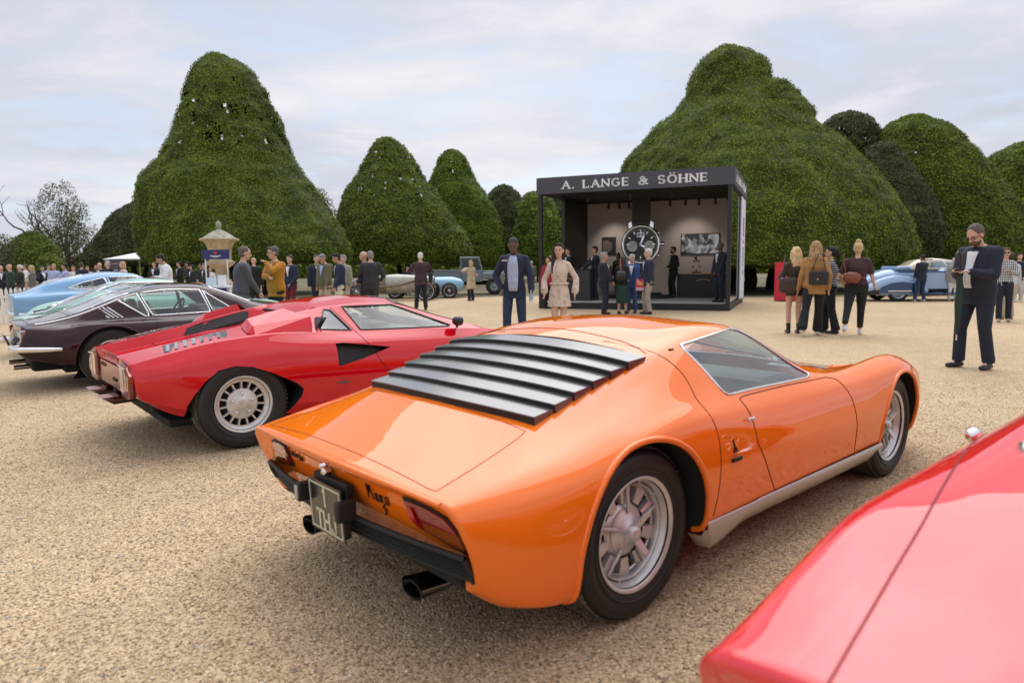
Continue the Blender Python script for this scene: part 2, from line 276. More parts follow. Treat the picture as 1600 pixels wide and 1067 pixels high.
# ------------------------------------------------------------------ car building kit
# car space: x forward from the rear axle, y to the car's left, z up from the ground
class Shell:
    """half body described by lengthwise rows (y, z against x); mirrored, cut and split into panels"""
    def __init__(s, rows, x0, x1, step=.025, crease=(), sub=5, sig=2.0, bowT=0, bowN=0, dxT=None, dxN=None, W=.9, tail=None, nose=None, fall=.5):
        X = np.arange(x0, x1 + step / 2, step); X[-1] = x1
        Y = np.array([smooth1(pchip([k[0] for k in r], [k[1] for k in r], X), sig) for r in rows])
        Z = np.array([smooth1(pchip([k[0] for k in r], [k[2] for k in r], X), sig) for r in rows])
        K = len(rows); out = []
        seg = sorted(set([0, K - 1] + list(crease)))
        xs = []
        for a, b in zip(seg[:-1], seg[1:]):
            for k in range(a, b):
                ts = np.linspace(0, 1, sub + 1)[:-1].tolist()
                if k == a and a in crease: ts = [0, .04] + ts[1:]
                if k == b - 1 and b in crease: ts = ts + [.96]
                for t in ts:
                    q = lambda A: A[k] if True else 0
                    def cr(A):
                        p1 = A[k]; p2 = A[k + 1]; p0 = A[k - 1] if k > a else (2 * p1 - p2 if a in crease else p1 * 1.0)
                        p3 = A[k + 2] if k + 2 <= b else 2 * p2 - p1
                        if k == 0: p0 = None
                        return p0, p1, p2, p3
                    y0, y1, y2, y3 = cr(Y); z0, z1, z2, z3 = cr(Z)
                    if y0 is None: y0 = -y2 if not (0 in crease) else 2 * y1 - y2; z0 = z2
                    # centripetal Catmull-Rom
                    def dd(ya, za, yb, zb): return np.maximum(((yb - ya) ** 2 + (zb - za) ** 2) ** .25, 1e-3)
                    d1 = dd(y0, z0, y1, z1); d2 = dd(y1, z1, y2, z2); d3 = dd(y2, z2, y3, z3)
                    def ev(p0, p1, p2, p3):
                        m1 = d2 * ((p1 - p0) / d1 - (p2 - p0) / (d1 + d2) + (p2 - p1) / d2)
                        m2 = d2 * ((p2 - p1) / d2 - (p3 - p1) / (d2 + d3) + (p3 - p2) / d3)
                        return (2 * t ** 3 - 3 * t * t + 1) * p1 + (t ** 3 - 2 * t * t + t) * m1 + (-2 * t ** 3 + 3 * t * t) * p2 + (t ** 3 - t * t) * m2
                    out.append((ev(y0, y1, y2, y3), ev(z0, z1, z2, z3))); xs.append(k + t)
        out.append((Y[-1], Z[-1])); xs.append(K - 1)
        YY = np.array([o[0] for o in out]); ZZ = np.array([o[1] for o in out]); YY[0] = 0
        XX = np.tile(X, (len(out), 1)).astype(float); kk = np.array(xs)
        def dxf(tab):
            return np.interp(kk, range(len(tab)), tab) if tab is not None else np.zeros(len(kk))
        ft = np.clip(1 - (X - x0) / fall, 0, 1) ** 2; fn = np.clip(1 - (x1 - X) / fall, 0, 1) ** 2
        XX += (dxf(dxT)[:, None] - bowT * (1 - np.clip(YY / W, 0, 1) ** 2)) * ft[None, :]
        XX += (dxf(dxN)[:, None] + bowN * (1 - np.clip(YY / W, 0, 1) ** 2)) * fn[None, :]
        s.kk = kk; s.XX, s.YY, s.ZZ = XX, YY, ZZ; a, b = YY.shape
        V = []; F = []
        ids = {}
        for side in (1, -1):
            for i in range(a):
                for j in range(b):
                    if i == 0 and side == -1: ids[side, i, j] = ids[1, i, j]; continue
                    ids[side, i, j] = len(V); V.append((XX[i, j], side * YY[i, j], ZZ[i, j]))
            for i in range(a - 1):
                for j in range(b - 1):
                    q = (ids[side, i, j], ids[side, i + 1, j], ids[side, i + 1, j + 1], ids[side, i, j + 1])
                    F.append(q[::-1] if side == 1 else q)
        # caps: rows run straight across between the two sides
        s.capT = []; s.capN = []
        for j, fn_, flip in ((0, tail, False), (b - 1, nose, True)):
            if fn_ is None: continue
            U = np.linspace(-1, 1, 25); prev = None
            for i in range(1, a):
                row = []
                for u in U:
                    if u == -1: row.append(ids[-1, i, j]); continue
                    if u == 1: row.append(ids[1, i, j]); continue
                    y = YY[i, j] * u; xo = XX[i, j]
                    xb = (-bowT if j == 0 else bowN) * ((1 - min(1, abs(y) / W) ** 2) - (1 - min(1, YY[i, j] / W) ** 2))
                    V.append((xo + xb + fn_(kk[i], u, y, ZZ[i, j]), y, ZZ[i, j])); row.append(len(V) - 1)
                if prev is not None:
                    for t in range(len(U) - 1):
                        q = (prev[t], prev[t + 1], row[t + 1], row[t]); F.append(q[::-1] if flip else q)
                else:
                    c = ids[1, 0, j]
                    for t in range(len(U) - 1):
                        q = (c, row[t + 1], row[t]); F.append(q[::-1] if flip else q)
                prev = row
        bm = bmesh.new(); vs = [bm.verts.new(p) for p in V]
        for q in F:
            try: bm.faces.new([vs[i] for i in q])
            except ValueError: pass
        bmesh.ops.remove_doubles(bm, verts=bm.verts[:], dist=1e-5); bm.normal_update()
        s.lay = bm.verts.layers.float_vector.new('n')
        for v in bm.verts: v[s.lay] = v.normal
        s.bm = bm; bm.faces.ensure_lookup_table(); s.bvh = BVHTree.FromBMesh(bm); s.edges = {}
    def hit_side(s, x, z, side=-1):
        h = s.bvh.ray_cast(Vector((x, side * 3, z)), Vector((0, -side, 0)), 3.0); return h[0], h[1]
    def hit_top(s, x, y):
        h = s.bvh.ray_cast(Vector((x, y, 3)), Vector((0, 0, -1))); return h[0], h[1]
    def hit_rear(s, y, z):
        h = s.bvh.ray_cast(Vector((-4, y, z)), Vector((1, 0, 0))); return h[0], h[1]
    def hit_front(s, y, z):
        h = s.bvh.ray_cast(Vector((8, y, z)), Vector((-1, 0, 0))); return h[0], h[1]
    def cut(s, poly, axes, cond):
        """faces inside convex polygon poly (pairs in the two given axes) for which cond(centre, normal)"""
        bm = s.bm; n = len(poly); area = sum(poly[i][0] * poly[(i + 1) % n][1] - poly[(i + 1) % n][0] * poly[i][1] for i in range(n))
        if area < 0: poly = poly[::-1]
        A, B = 'xyz'.index(axes[0]), 'xyz'.index(axes[1])
        lo = [min(p[k] for p in poly) - .06 for k in (0, 1)]; hi = [max(p[k] for p in poly) + .06 for k in (0, 1)]
        ins = [f for f in bm.faces if (lambda c: lo[0] < c[A] < hi[0] and lo[1] < c[B] < hi[1] and cond(c, f.normal))(f.calc_center_median())]
        for i in range(n):
            p, q = poly[i], poly[(i + 1) % n]; co = Vector((0, 0, 0)); co[A] = p[0]; co[B] = p[1]
            no = Vector((0, 0, 0)); no[A] = (q[1] - p[1]); no[B] = -(q[0] - p[0])
            if no.length < 1e-9: continue
            no.normalize()
            es = set(e for f in ins for e in f.edges); vs = set(v for f in ins for v in f.verts)
            r = bmesh.ops.bisect_plane(bm, geom=list(ins) + list(es) + list(vs), dist=1e-6, plane_co=co, plane_no=no)
            cand = set(ins) | set(g for g in r['geom'] if isinstance(g, bmesh.types.BMFace))
            ins = [f for f in cand if f.is_valid and (f.calc_center_median() - co).dot(no) < 0]
        return [f for f in ins if f.is_valid]
    def loops(s, faces):
        """ordered boundary loops of a set of faces, as lists of (position, normal)"""
        fs = set(faces); nb = {}
        for f in fs:
            for e in f.edges:
                if sum(1 for g in e.link_faces if g in fs) == 1:
                    a, b = e.verts; nb.setdefault(a, []).append(b); nb.setdefault(b, []).append(a)
        L_ = []; seen = set()
        for st in list(nb):
            if st in seen: continue
            lp = [st]; seen.add(st); cur = st
            while True:
                nx = [v for v in nb[cur] if v not in seen]
                if not nx: break
                cur = nx[0]; seen.add(cur); lp.append(cur)
            if len(lp) > 5: L_.append([(v.co.copy(), Vector(v[s.lay]).normalized()) for v in lp])
        return L_
    def export(s, faces, name, mats, parent, shrink=0, off=0):
        idx = {}; V = []; Nn = []; F = []
        for f in faces:
            q = []
            for v in f.verts:
                if v not in idx: idx[v] = len(V); n = Vector(v[s.lay]).normalized(); V.append(v.co + n * off); Nn.append(n)
                q.append(idx[v])
            F.append(q)
        o = mesh_obj(name, V, F, mats, parent, True)
        try: o.data.normals_split_custom_set_from_vertices([tuple(n) for n in Nn])
        except Exception as e: print('normals', e)
        return o
    def take(s, faces, name, mats, parent, off=0):
        o = s.export(faces, name, mats, parent, off=off); bmesh.ops.delete(s.bm, geom=list(faces), context='FACES'); return o
    def drop(s, faces): bmesh.ops.delete(s.bm, geom=list(faces), context='FACES')
def resample(pts, d, closed=True):
    P = [p for p in pts]; out = []
    n = len(P); tot = n if closed else n - 1; acc = 0
    out.append(P[0]); last = P[0]
    for i in range(1, n):
        if (P[i] - last).length >= d: out.append(P[i]); last = P[i]
    return out
def seam(pts, name, r, m, parent, closed=False, off=0, mb=None):
    b = mb or MB(); b.tube([Vector(p) + Vector(n) * off for p, n in pts], r, 6, closed)
    if mb is None: return b.build(name, m, parent)
def surf_line(sh, pts2, mode, side=-1, n=None, curve=True):
    """follow a 2-D line across the body surface"""
    P = [Vector((p[0], p[1], 0)) for p in pts2]; out = []
    m = n or max(2, int(sum((P[i + 1] - P[i]).length for i in range(len(P) - 1)) / .02))
    if curve and len(P) > 2:
        t = np.cumsum([0] + [(P[i + 1] - P[i]).length for i in range(len(P) - 1)]); T = np.linspace(0, t[-1], m)
        A = smooth1(np.interp(T, t, [p.x for p in P]), 1.5); B = smooth1(np.interp(T, t, [p.y for p in P]), 1.5)
    else:
        t = np.cumsum([0] + [(P[i + 1] - P[i]).length for i in range(len(P) - 1)]); T = np.linspace(0, t[-1], m)
        A = np.interp(T, t, [p.x for p in P]); B = np.interp(T, t, [p.y for p in P])
    for a, b in zip(A, B):
        h = {'side': lambda: sh.hit_side(a, b, side), 'top': lambda: sh.hit_top(a, b), 'rear': lambda: sh.hit_rear(a, b), 'front': lambda: sh.hit_front(a, b)}[mode]()
        if h[0] is not None: out.append(h)
    return out
def add_seam(sh, mb, pts2, mode, side=-1, r=.0025, off=0, **k):
    l = surf_line(sh, pts2, mode, side, **k)
    if len(l) > 1: seam(l, '', r, None, None, off=off, mb=mb)
def seam_set(sh, items, r, m, parent, name='panel_gap'):
    for pts, mode, side in items:
        b = MB(); add_seam(sh, b, pts, mode, side, r)
        if b.v: b.build(name, m, parent)
def tyre_bm(r, w, rr, tread=True):
    """tyre centred on origin, axle along y; rr rim radius"""
    b = MB(); h = w / 2; sh = r - rr
    n_ = 56 if tread else 32
    prof = [(rr - .012, -h * .80), (rr, -h * .86), (rr + sh * .22, -h * .97), (rr + sh * .5, -h * 1.03), (rr + sh * .72, -h * 1.0), (rr + sh * .86, -h * .93), (r - .012, -h * .84), (r - .004, -h * .74)]
    g = []
    for t in (-.5, -.17, .17, .5):
        g += [(r, h * t - .006 - h * .12), (r, h * t - .005), (r - .008, h * t - .0045), (r - .008, h * t + .0045), (r, h * t + .005)]
    b.lathe(prof, n_, axis='y'); b.lathe([prof[-1]] + g + [(prof[-1][0], -prof[-1][1])], n_, axis='y', mi=1); b.lathe([(p[0], -p[1]) for p in prof[::-1]], n_, axis='y')
    # raised sidewall rings
    for rad in (rr + sh * .30, rr + sh * .62):
        for sd_ in (-1, 1): b.lathe([(rad - .004, sd_ * h * .985), (rad, sd_ * (h * 1.03 + .002)), (rad + .004, sd_ * h * 1.0)], 48, axis='y')
    if tread:
        n = 64
        for k in range(n):
            a = 2 * math.pi * k / n
            for t, tw in ((-.72, .13), (-.335, .2), (0, .2), (.335, .2), (.72, .13)):
                M = Matrix.Rotation(a + t * .12, 4, 'Y') @ Matrix.Translation((0, h * t, r + .0005)) @ Matrix.Rotation(.5 if t > 0 else -.5, 4, 'Z')
                v = [M @ Vector((x, y, z)) for x in (-.008, .008) for y in (-h * tw * .7, h * tw * .7) for z in (-.004, .0012)]
                b.add(v, [(0, 1, 3, 2), (4, 6, 7, 5), (0, 4, 5, 1), (2, 3, 7, 6), (0, 2, 6, 4), (1, 5, 7, 3)], False, 1)
    return b
def wheel(parent, pos, r, w, rr, style, side, detail=1, rimmat=None):
    """side = -1 right / +1 left (outer face direction along y)"""
    wo_ = empty('wheel', pos, 0, parent); s = side
    tyre_bm(r, w, rr, detail > 0).build('tyre', [mat('tyre_rubber', (.014, .0135, .013), .55, var=.25, vscale=30, bump=.15, bscale=220), mat('tyre_tread_dusty', (.03, .028, .025), .9, col2=(.17, .145, .10), vscale=9)], wo_)
    al = rimmat or mat('cast_alloy', (.66, .65, .63), .40, .55, var=.1, vscale=14)
    dk = mat('wheel_dark', (.02, .02, .02), .7); ch = mat('chrome', (.78, .78, .79), .08, 1)
    b = MB(); h = w / 2
    lip = [(rr - .02, -s * h * .6), (rr - .028, s * h * .2), (rr - .022, s * h * .62), (rr - .006, s * h * .80), (rr + .004, s * h * .90), (rr + .007, s * h * .93), (rr + .001, s * h * .95), (rr - .010, s * h * .86)]
    b.lathe(lip, 56, axis='y')
    fy = s * h
    if style == 'magnesium':      # ten windowed cast wheel with deep dish and eared spinner
        b.lathe([(rr - .03, fy * .60), (rr - .045, fy * .42), (rr * .90 - .01, fy * .40)], 56, axis='y')
        b.lathe([(rr * .36, fy * .44), (rr * .46, fy * .40), (rr * .50, fy * .30)], 40, axis='y')
        n = 10; r0, r1 = rr * .50, rr * .84; wa = math.pi / n
        for k in range(n):
            a0 = 2 * math.pi * k / n; hw = wa * (.56 if k % 2 else .62)
            def q(rad, a, yy): return (rad * math.sin(a), fy * yy, rad * math.cos(a))
            # solid web between two windows, slightly domed, with side walls
            for (aa, ab, ya, yb) in ((-hw, -hw * .6, .40, .43), (-hw * .6, hw * .6, .43, .43), (hw * .6, hw, .43, .40)):
                b.add([q(r0, a0 + aa, ya), q(r1, a0 + aa, ya), q(r1, a0 + ab, yb), q(r0, a0 + ab, yb)], [(0, 1, 2, 3)])
            for sg in (-1, 1): b.add([q(r0, a0 + sg * hw, .40), q(r1, a0 + sg * hw, .40), q(r1, a0 + sg * hw, .12), q(r0, a0 + sg * hw, .12)], [(0, 1, 2, 3)])
            if k % 2 == 0: b.tube([q(rr * .34, a0, .56), q(rr * .84, a0, .47)], [.008, .006], 6)
        b.lathe([(rr * .98, fy * .48), (rr * .90, fy * .44), (rr * .80, fy * .40), (rr * .78, fy * .34)], 56, axis='y')
        b.lathe([(0, fy * .86), (.022, fy * .86), (.030, fy * .80), (.036, fy * .66), (.062, fy * .60), (.072, fy * .52), (rr * .42, fy * .46)], 32, axis='y')
        for k in range(20):
            a = 2 * math.pi * k / 20; M = Matrix.Rotation(a, 4, 'Y')
            if k % 2: b.lathe([(0, .007), (.0055, .007), (.0055, 0)], 6, c=(M @ Vector((0, fy * .62, rr - .034)))[:], axis='y') if False else b.box((M @ Vector((0, fy * .55, rr * .88)))[:], (.010, .014, .010), bev=.002)
        b.build('rim', al, wo_)
        e = MB()
        for k in range(3):
            a = 2 * math.pi * k / 3 + .6; M = Matrix.Rotation(a, 4, 'Y')
            v = [M @ Vector(p) for p in [(-.016, fy * .70, .02), (.016, fy * .70, .02), (-.012, fy * .98, .088), (.012, fy * .98, .088), (-.016, fy * .78, .02), (.016, fy * .78, .02), (-.010, fy * 1.05, .088), (.010, fy * 1.05, .088)]]
            e.add(v, [(0, 1, 3, 2), (4, 6, 7, 5), (0, 4, 5, 1), (2, 3, 7, 6), (0, 2, 6, 4), (1, 5, 7, 3)])
        e.lathe([(0, fy * .93), (.014, fy * .93), (.026, fy * .88), (.033, fy * .76), (.036, fy * .70)], 20, axis='y')
        e.build('spinner', al, wo_)
    elif style == 'slots':        # flat disc with a ring of slots, five nuts
        b.lathe([(rr - .012, fy * .8), (rr * .88, fy * .60), (rr * .80, fy * .60)], 56, axis='y')
        b.lathe([(rr * .80, fy * .60), (rr * .79, fy * .52)], 56, axis='y')
        b.lathe([(rr * .56, fy * .50), (rr * .55, fy * .60), (rr * .50, fy * .63), (rr * .22, fy * .64), (rr * .21, fy * .66), (rr * .12, fy * .68), (0, fy * .70)], 48, axis='y')
        for k in range(15):
            M = Matrix.Rotation(2 * math.pi * k / 15, 4, 'Y'); v = [M @ Vector((x, fy * .60 + s * y, z)) for x in (-.006, .006) for y in (-.03, 0) for z in (rr * .53, rr * .82)]
            b.add(v, [(0, 1, 3, 2), (4, 6, 7, 5), (0, 4, 5, 1), (2, 3, 7, 6), (0, 2, 6, 4), (1, 5, 7, 3)])
        b.build('rim', al, wo_)
        nb = MB()
        for k in range(5):
            p = Matrix.Rotation(2 * math.pi * k / 5, 4, 'Y') @ Vector((0, 0, rr * .37)); nb.lathe([(0, fy * .72), (.009, fy * .715), (.012, fy * .69), (.013, fy * .62)], 8, c=(p.x, 0, p.z), axis='y')
        nb.build('wheel_nuts', ch, wo_)
    elif style == 'wire':
        b.lathe([(rr * .93, fy * .7), (rr * .90, fy * .1)], 40, axis='y')
        b.lathe([(0, fy * .8), (.035, fy * .8), (.045, fy * .6), (.05, fy * .1)], 16, axis='y')
        for k in range(36):
            a = 2 * math.pi * k / 36; a2 = a + (.35 if k % 2 else -.35)
            b.tube([(.045 * math.sin(a), fy * (.55 if k % 4 < 2 else .15), .045 * math.cos(a)), (rr * .92 * math.sin(a2), fy * .35, rr * .92 * math.cos(a2))], .0028, 4)
        b.build('rim', ch, wo_)
    else:                         # plain disc
        b.lathe([(rr * .95, fy * .7), (rr * .7, fy * .45), (rr * .45, fy * .5), (rr * .4, fy * .65), (0, fy * .72)], 36, axis='y')
        for k in range(8):
            p = Matrix.Rotation(2 * math.pi * k / 8, 4, 'Y') @ Vector((0, 0, rr * .58)); b.lathe([(0, fy * .6), (.014, fy * .58), (.016, fy * .4)], 8, c=(p.x, 0, p.z), axis='y')
        b.build('rim', al, wo_)
    d = MB(); d.lathe([(rr - .012, -s * h * .7), (rr - .012, fy * .12), (0, fy * .12)], 32, axis='y'); d.lathe([(rr * .55, fy * .2), (rr * .7, fy * .22), (rr * .7, fy * .15)], 24, axis='y')
    d.build('brake', dk, wo_); return wo_
def arch_cut(sh, cx, cz, rx, rz, side, ymin=.45, bottom=-.2, n=30):
    pol = [(cx + rx * math.cos(a), cz + rz * math.sin(a)) for a in np.linspace(0, math.pi, n)] + [(cx - rx, bottom), (cx + rx, bottom)]
    return sh.cut(pol, 'xz', lambda c, nn_: c.y * side > ymin)
def arch_finish(cx, cz, rx, rz, side, sh_loops, parent, pm, lip=.011, inner=.5, dark=None):
    b = MB()
    for lp in sh_loops:
        pts = [p for p, n in lp if p.z > .12]
        if len(pts) < 4: continue
        lo_ = cz - rz * .55
        pts = [p for p in pts if (p.z >= cz and abs(((p.x - cx) / rx) ** 2 + ((p.z - cz) / rz) ** 2 - 1) < .04) or (p.z < cz and p.z > lo_ and abs(p.x - cx) > rx * .97)]
        pts.sort(key=lambda p: (lambda a: a if a > -math.pi / 2 else a + 2 * math.pi)(math.atan2(p.z - cz, p.x - cx)))
        pts = resample(pts, .02, False)
        b.tube([p + Vector((0, -side * .004, 0)) for p in pts], lip, 8)
        lipo = b
        d = MB(); G = []
        for p in pts: G.append([p + Vector((0, -side * .006, 0)), Vector((p.x, side * inner, p.z))])
        d.grid(G); 
        # back of the well
        d.add([Vector((p.x, side * inner, p.z)) for p in pts] + [Vector((cx + rx, side * inner, .1)), Vector((cx - rx, side * inner, .1))], [tuple(range(len(pts) + 2))])
        d.build('wheel_well', mat('underbody_black', (.012, .012, .012), .9), parent)
    b.build('arch_lip', pm, parent)
def strokes(mb, lines, w, M, depth=.004, mi=None):
    """flat raised strokes: list of polylines in local XY, placed with matrix M"""
    for pl in lines:
        for (a, b) in zip(pl[:-1], pl[1:]):
            a = Vector((a[0], a[1], 0)); b = Vector((b[0], b[1], 0)); d = b - a
            if d.length < 1e-6: continue
            d.normalize(); n = Vector((-d.y, d.x, 0)) * w / 2; a = a - d * w * .35; b = b + d * w * .35
            P = [a - n, b - n, b + n, a + n]
            v = [tuple(M @ Vector((p.x, p.y, z))) for z in (0, depth) for p in P]
            mb.add(v, [(3, 2, 1, 0), (4, 5, 6, 7), (0, 1, 5, 4), (1, 2, 6, 5), (2, 3, 7, 6), (3, 0, 4, 7)], False, mi)
def frame(o, xdir, zdir):
    """matrix with local X along xdir and local Z along zdir at o"""
    x = Vector(xdir).normalized(); z = Vector(zdir).normalized(); y = z.cross(x).normalized(); x = y.cross(z)
    M = Matrix.Identity(4)
    for i in range(3): M[i][0] = x[i]; M[i][1] = y[i]; M[i][2] = z[i]; M[i][3] = o[i]
    return M
def seat(parent, x, y, m, z0=.2, h=.55):
    b = MB(); b.box((x + .22, y, z0 + .1), (.48, .44, .16), bev=.05); b.box((x - .02, y, z0 + .36), (.14, .44, h), bev=.06, rot=(0, R(-18), 0)); b.box((x - .12, y, z0 + h + .12), (.09, .26, .14), bev=.04, rot=(0, R(-15), 0))
    return b.build('seat', m, parent)
def steering(parent, x, y, z, r=.19, m=None):
    b = MB(); T = Matrix.Translation((x, y, z)) @ Matrix.Rotation(R(-62), 4, 'Y')
    b.tube([T @ Vector((r * math.cos(a), r * math.sin(a), 0)) for a in np.linspace(0, 2 * math.pi, 25)[:-1]], .013, 8, True)
    for a in (0, 2.2, 4.1): b.tube([T @ Vector((0, 0, 0)), T @ Vector((r * math.cos(a), r * math.sin(a), 0))], .008, 6)
    b.tube([T @ Vector((0, 0, 0)), T @ Vector((0, 0, -.3))], .02, 8)
    return b.build('steering_wheel', m or mat('black_leather', (.02, .02, .02), .5), parent)
def cabin(parent, x0, x1, w, zf, zb, seatx, seatm, dashx, dashz, steer_y, m=None):
    b = MB(); dm = m or mat('cabin_grey', (.05, .05, .05), .7)
    b.box(((x0 + x1) / 2, 0, zf), (x1 - x0, 2 * w, .04)); 
    for s in (-1, 1): b.box(((x0 + x1) / 2, s * w, (zf + zb) / 2), (x1 - x0, .04, zb - zf))
    b.box((x0, 0, (zf + zb) / 2), (.05, 2 * w, zb - zf)); b.box((x1, 0, (zf + zb) / 2), (.05, 2 * w, zb - zf)); b.box(((x0 + x1) / 2, 0, zf + .12), (x1 - x0 - .1, .2, .2), bev=.03)
    b.box((dashx, 0, dashz), (.34, 2 * w - .06, .15), bev=.06); b.box((dashx - .1, steer_y, dashz + .06), (.2, .4, .12), bev=.05)
    b.build('interior_tub', dm, parent)
    for s in (-1, 1): seat(parent, seatx, s * .36, seatm, zf)
    steering(parent, dashx - .38, steer_y, dashz + .03)
def plate_obj(parent, c, nrm, w, h, rows, bgm, fgm, size, name='number_plate', border=True):
    M = frame(c, (0, -1, 0), nrm); b = MB(); T = b.T; b.prism([(-w / 2, -h / 2), (w / 2, -h / 2), (w / 2, h / 2), (-w / 2, h / 2)], -.006, 0, M, mi=0)
    if border: strokes(b, [[(-w / 2 + .012, -h / 2 + .012), (w / 2 - .012, -h / 2 + .012), (w / 2 - .012, h / 2 - .012), (-w / 2 + .012, h / 2 - .012), (-w / 2 + .012, -h / 2 + .012)]], .006, M, .002, 1)
    for txt, y in rows:
        ww = text_w(txt, size); text_strokes(b, txt, size, -ww / 2, y, .16 * size, M, 1)
    return b.build(name, [bgm, fgm], parent)
# small stroke alphabet (unit height) used for plates and lettering
def arc(cx, cy, rx, ry, a0, a1, n=8): return [(cx + rx * math.cos(R(a0 + (a1 - a0) * i / n)), cy + ry * math.sin(R(a0 + (a1 - a0) * i / n))) for i in range(n + 1)]
GL = {'A': (.7, [[(0, 0), (.35, 1), (.7, 0)], [(.14, .36), (.56, .36)]]), 'L': (.5, [[(0, 1), (0, 0), (.5, 0)]]), 'N': (.65, [[(0, 0), (0, 1), (.65, 0), (.65, 1)]]),
      'G': (.7, [arc(.36, .5, .36, .5, 50, 320, 12) + [(.66, .45), (.42, .45)]]), 'E': (.5, [[(.5, 1), (0, 1), (0, 0), (.5, 0)], [(0, .5), (.42, .5)]]), 'S': (.55, [arc(.28, .75, .26, .25, 30, 270, 8) + arc(.28, .25, .26, .25, 90, -150, 8)]),
      'O': (.75, [arc(.37, .5, .37, .5, 0, 360, 14)]), 'H': (.6, [[(0, 0), (0, 1)], [(.6, 0), (.6, 1)], [(0, .5), (.6, .5)]]), 'T': (.6, [[(0, 1), (.6, 1)], [(.3, 1), (.3, 0)]]), 'J': (.45, [[(.45, 1), (.45, .25)] + arc(.22, .22, .22, .22, 0, -170, 6)]),
      'I': (.1, [[(.05, 0), (.05, 1)]]), '1': (.2, [[(0, .8), (.14, 1), (.14, 0)]]), 'P': (.5, [[(0, 0), (0, 1), (.3, 1)] + arc(.3, .75, .2, .25, 90, -90, 6) + [(0, .5)]]), 'R': (.55, [[(0, 0), (0, 1), (.3, 1)] + arc(.3, .75, .2, .25, 90, -90, 6) + [(0, .5)], [(.25, .5), (.55, 0)]]),
      'M': (.8, [[(0, 0), (0, 1), (.4, .3), (.8, 1), (.8, 0)]]), 'C': (.6, [arc(.34, .5, .34, .5, 45, 315, 10)]), 'D': (.6, [[(0, 0), (0, 1), (.2, 1)] + arc(.2, .5, .4, .5, 90, -90, 8) + [(0, 0)]]), 'U': (.6, [[(0, 1), (0, .3)] + arc(.3, .3, .3, .3, 180, 360, 8) + [(.6, 1)]]),
      'K': (.6, [[(0, 0), (0, 1)], [(.58, 1), (0, .42)], [(.2, .6), (.6, 0)]]), 'V': (.65, [[(0, 1), (.33, 0), (.65, 1)]]), 'F': (.5, [[(.5, 1), (0, 1), (0, 0)], [(0, .5), (.4, .5)]]), 'Y': (.6, [[(0, 1), (.3, .5), (.6, 1)], [(.3, .5), (.3, 0)]]), 'W': (.9, [[(0, 1), (.22, 0), (.45, .8), (.68, 0), (.9, 1)]]),
      '2': (.55, [arc(.27, .72, .26, .28, 160, -30, 8) + [(0, 0), (.55, 0)]]), '.': (.1, [[(.03, .02), (.07, .06)]]), ' ': (.35, []), 'B': (.55, [[(0, 0), (0, 1), (.3, 1)] + arc(.3, .76, .2, .24, 90, -90, 6) + [(0, .52), (.32, .52)] + arc(.32, .26, .22, .26, 90, -90, 6) + [(0, 0)]])}
def text_w(t, s, sp=.22): return sum((GL[c][0] + sp) * s for c in t) - sp * s
def text_strokes(mb, t, s, x, y, w, M, mi=None, sp=.22, depth=.003):
    for c in t:
        g = GL[c]; strokes(mb, [[(x + px * s, y + py * s) for px, py in pl] for pl in g[1]], w, M, depth, mi); x += (g[0] + sp) * s
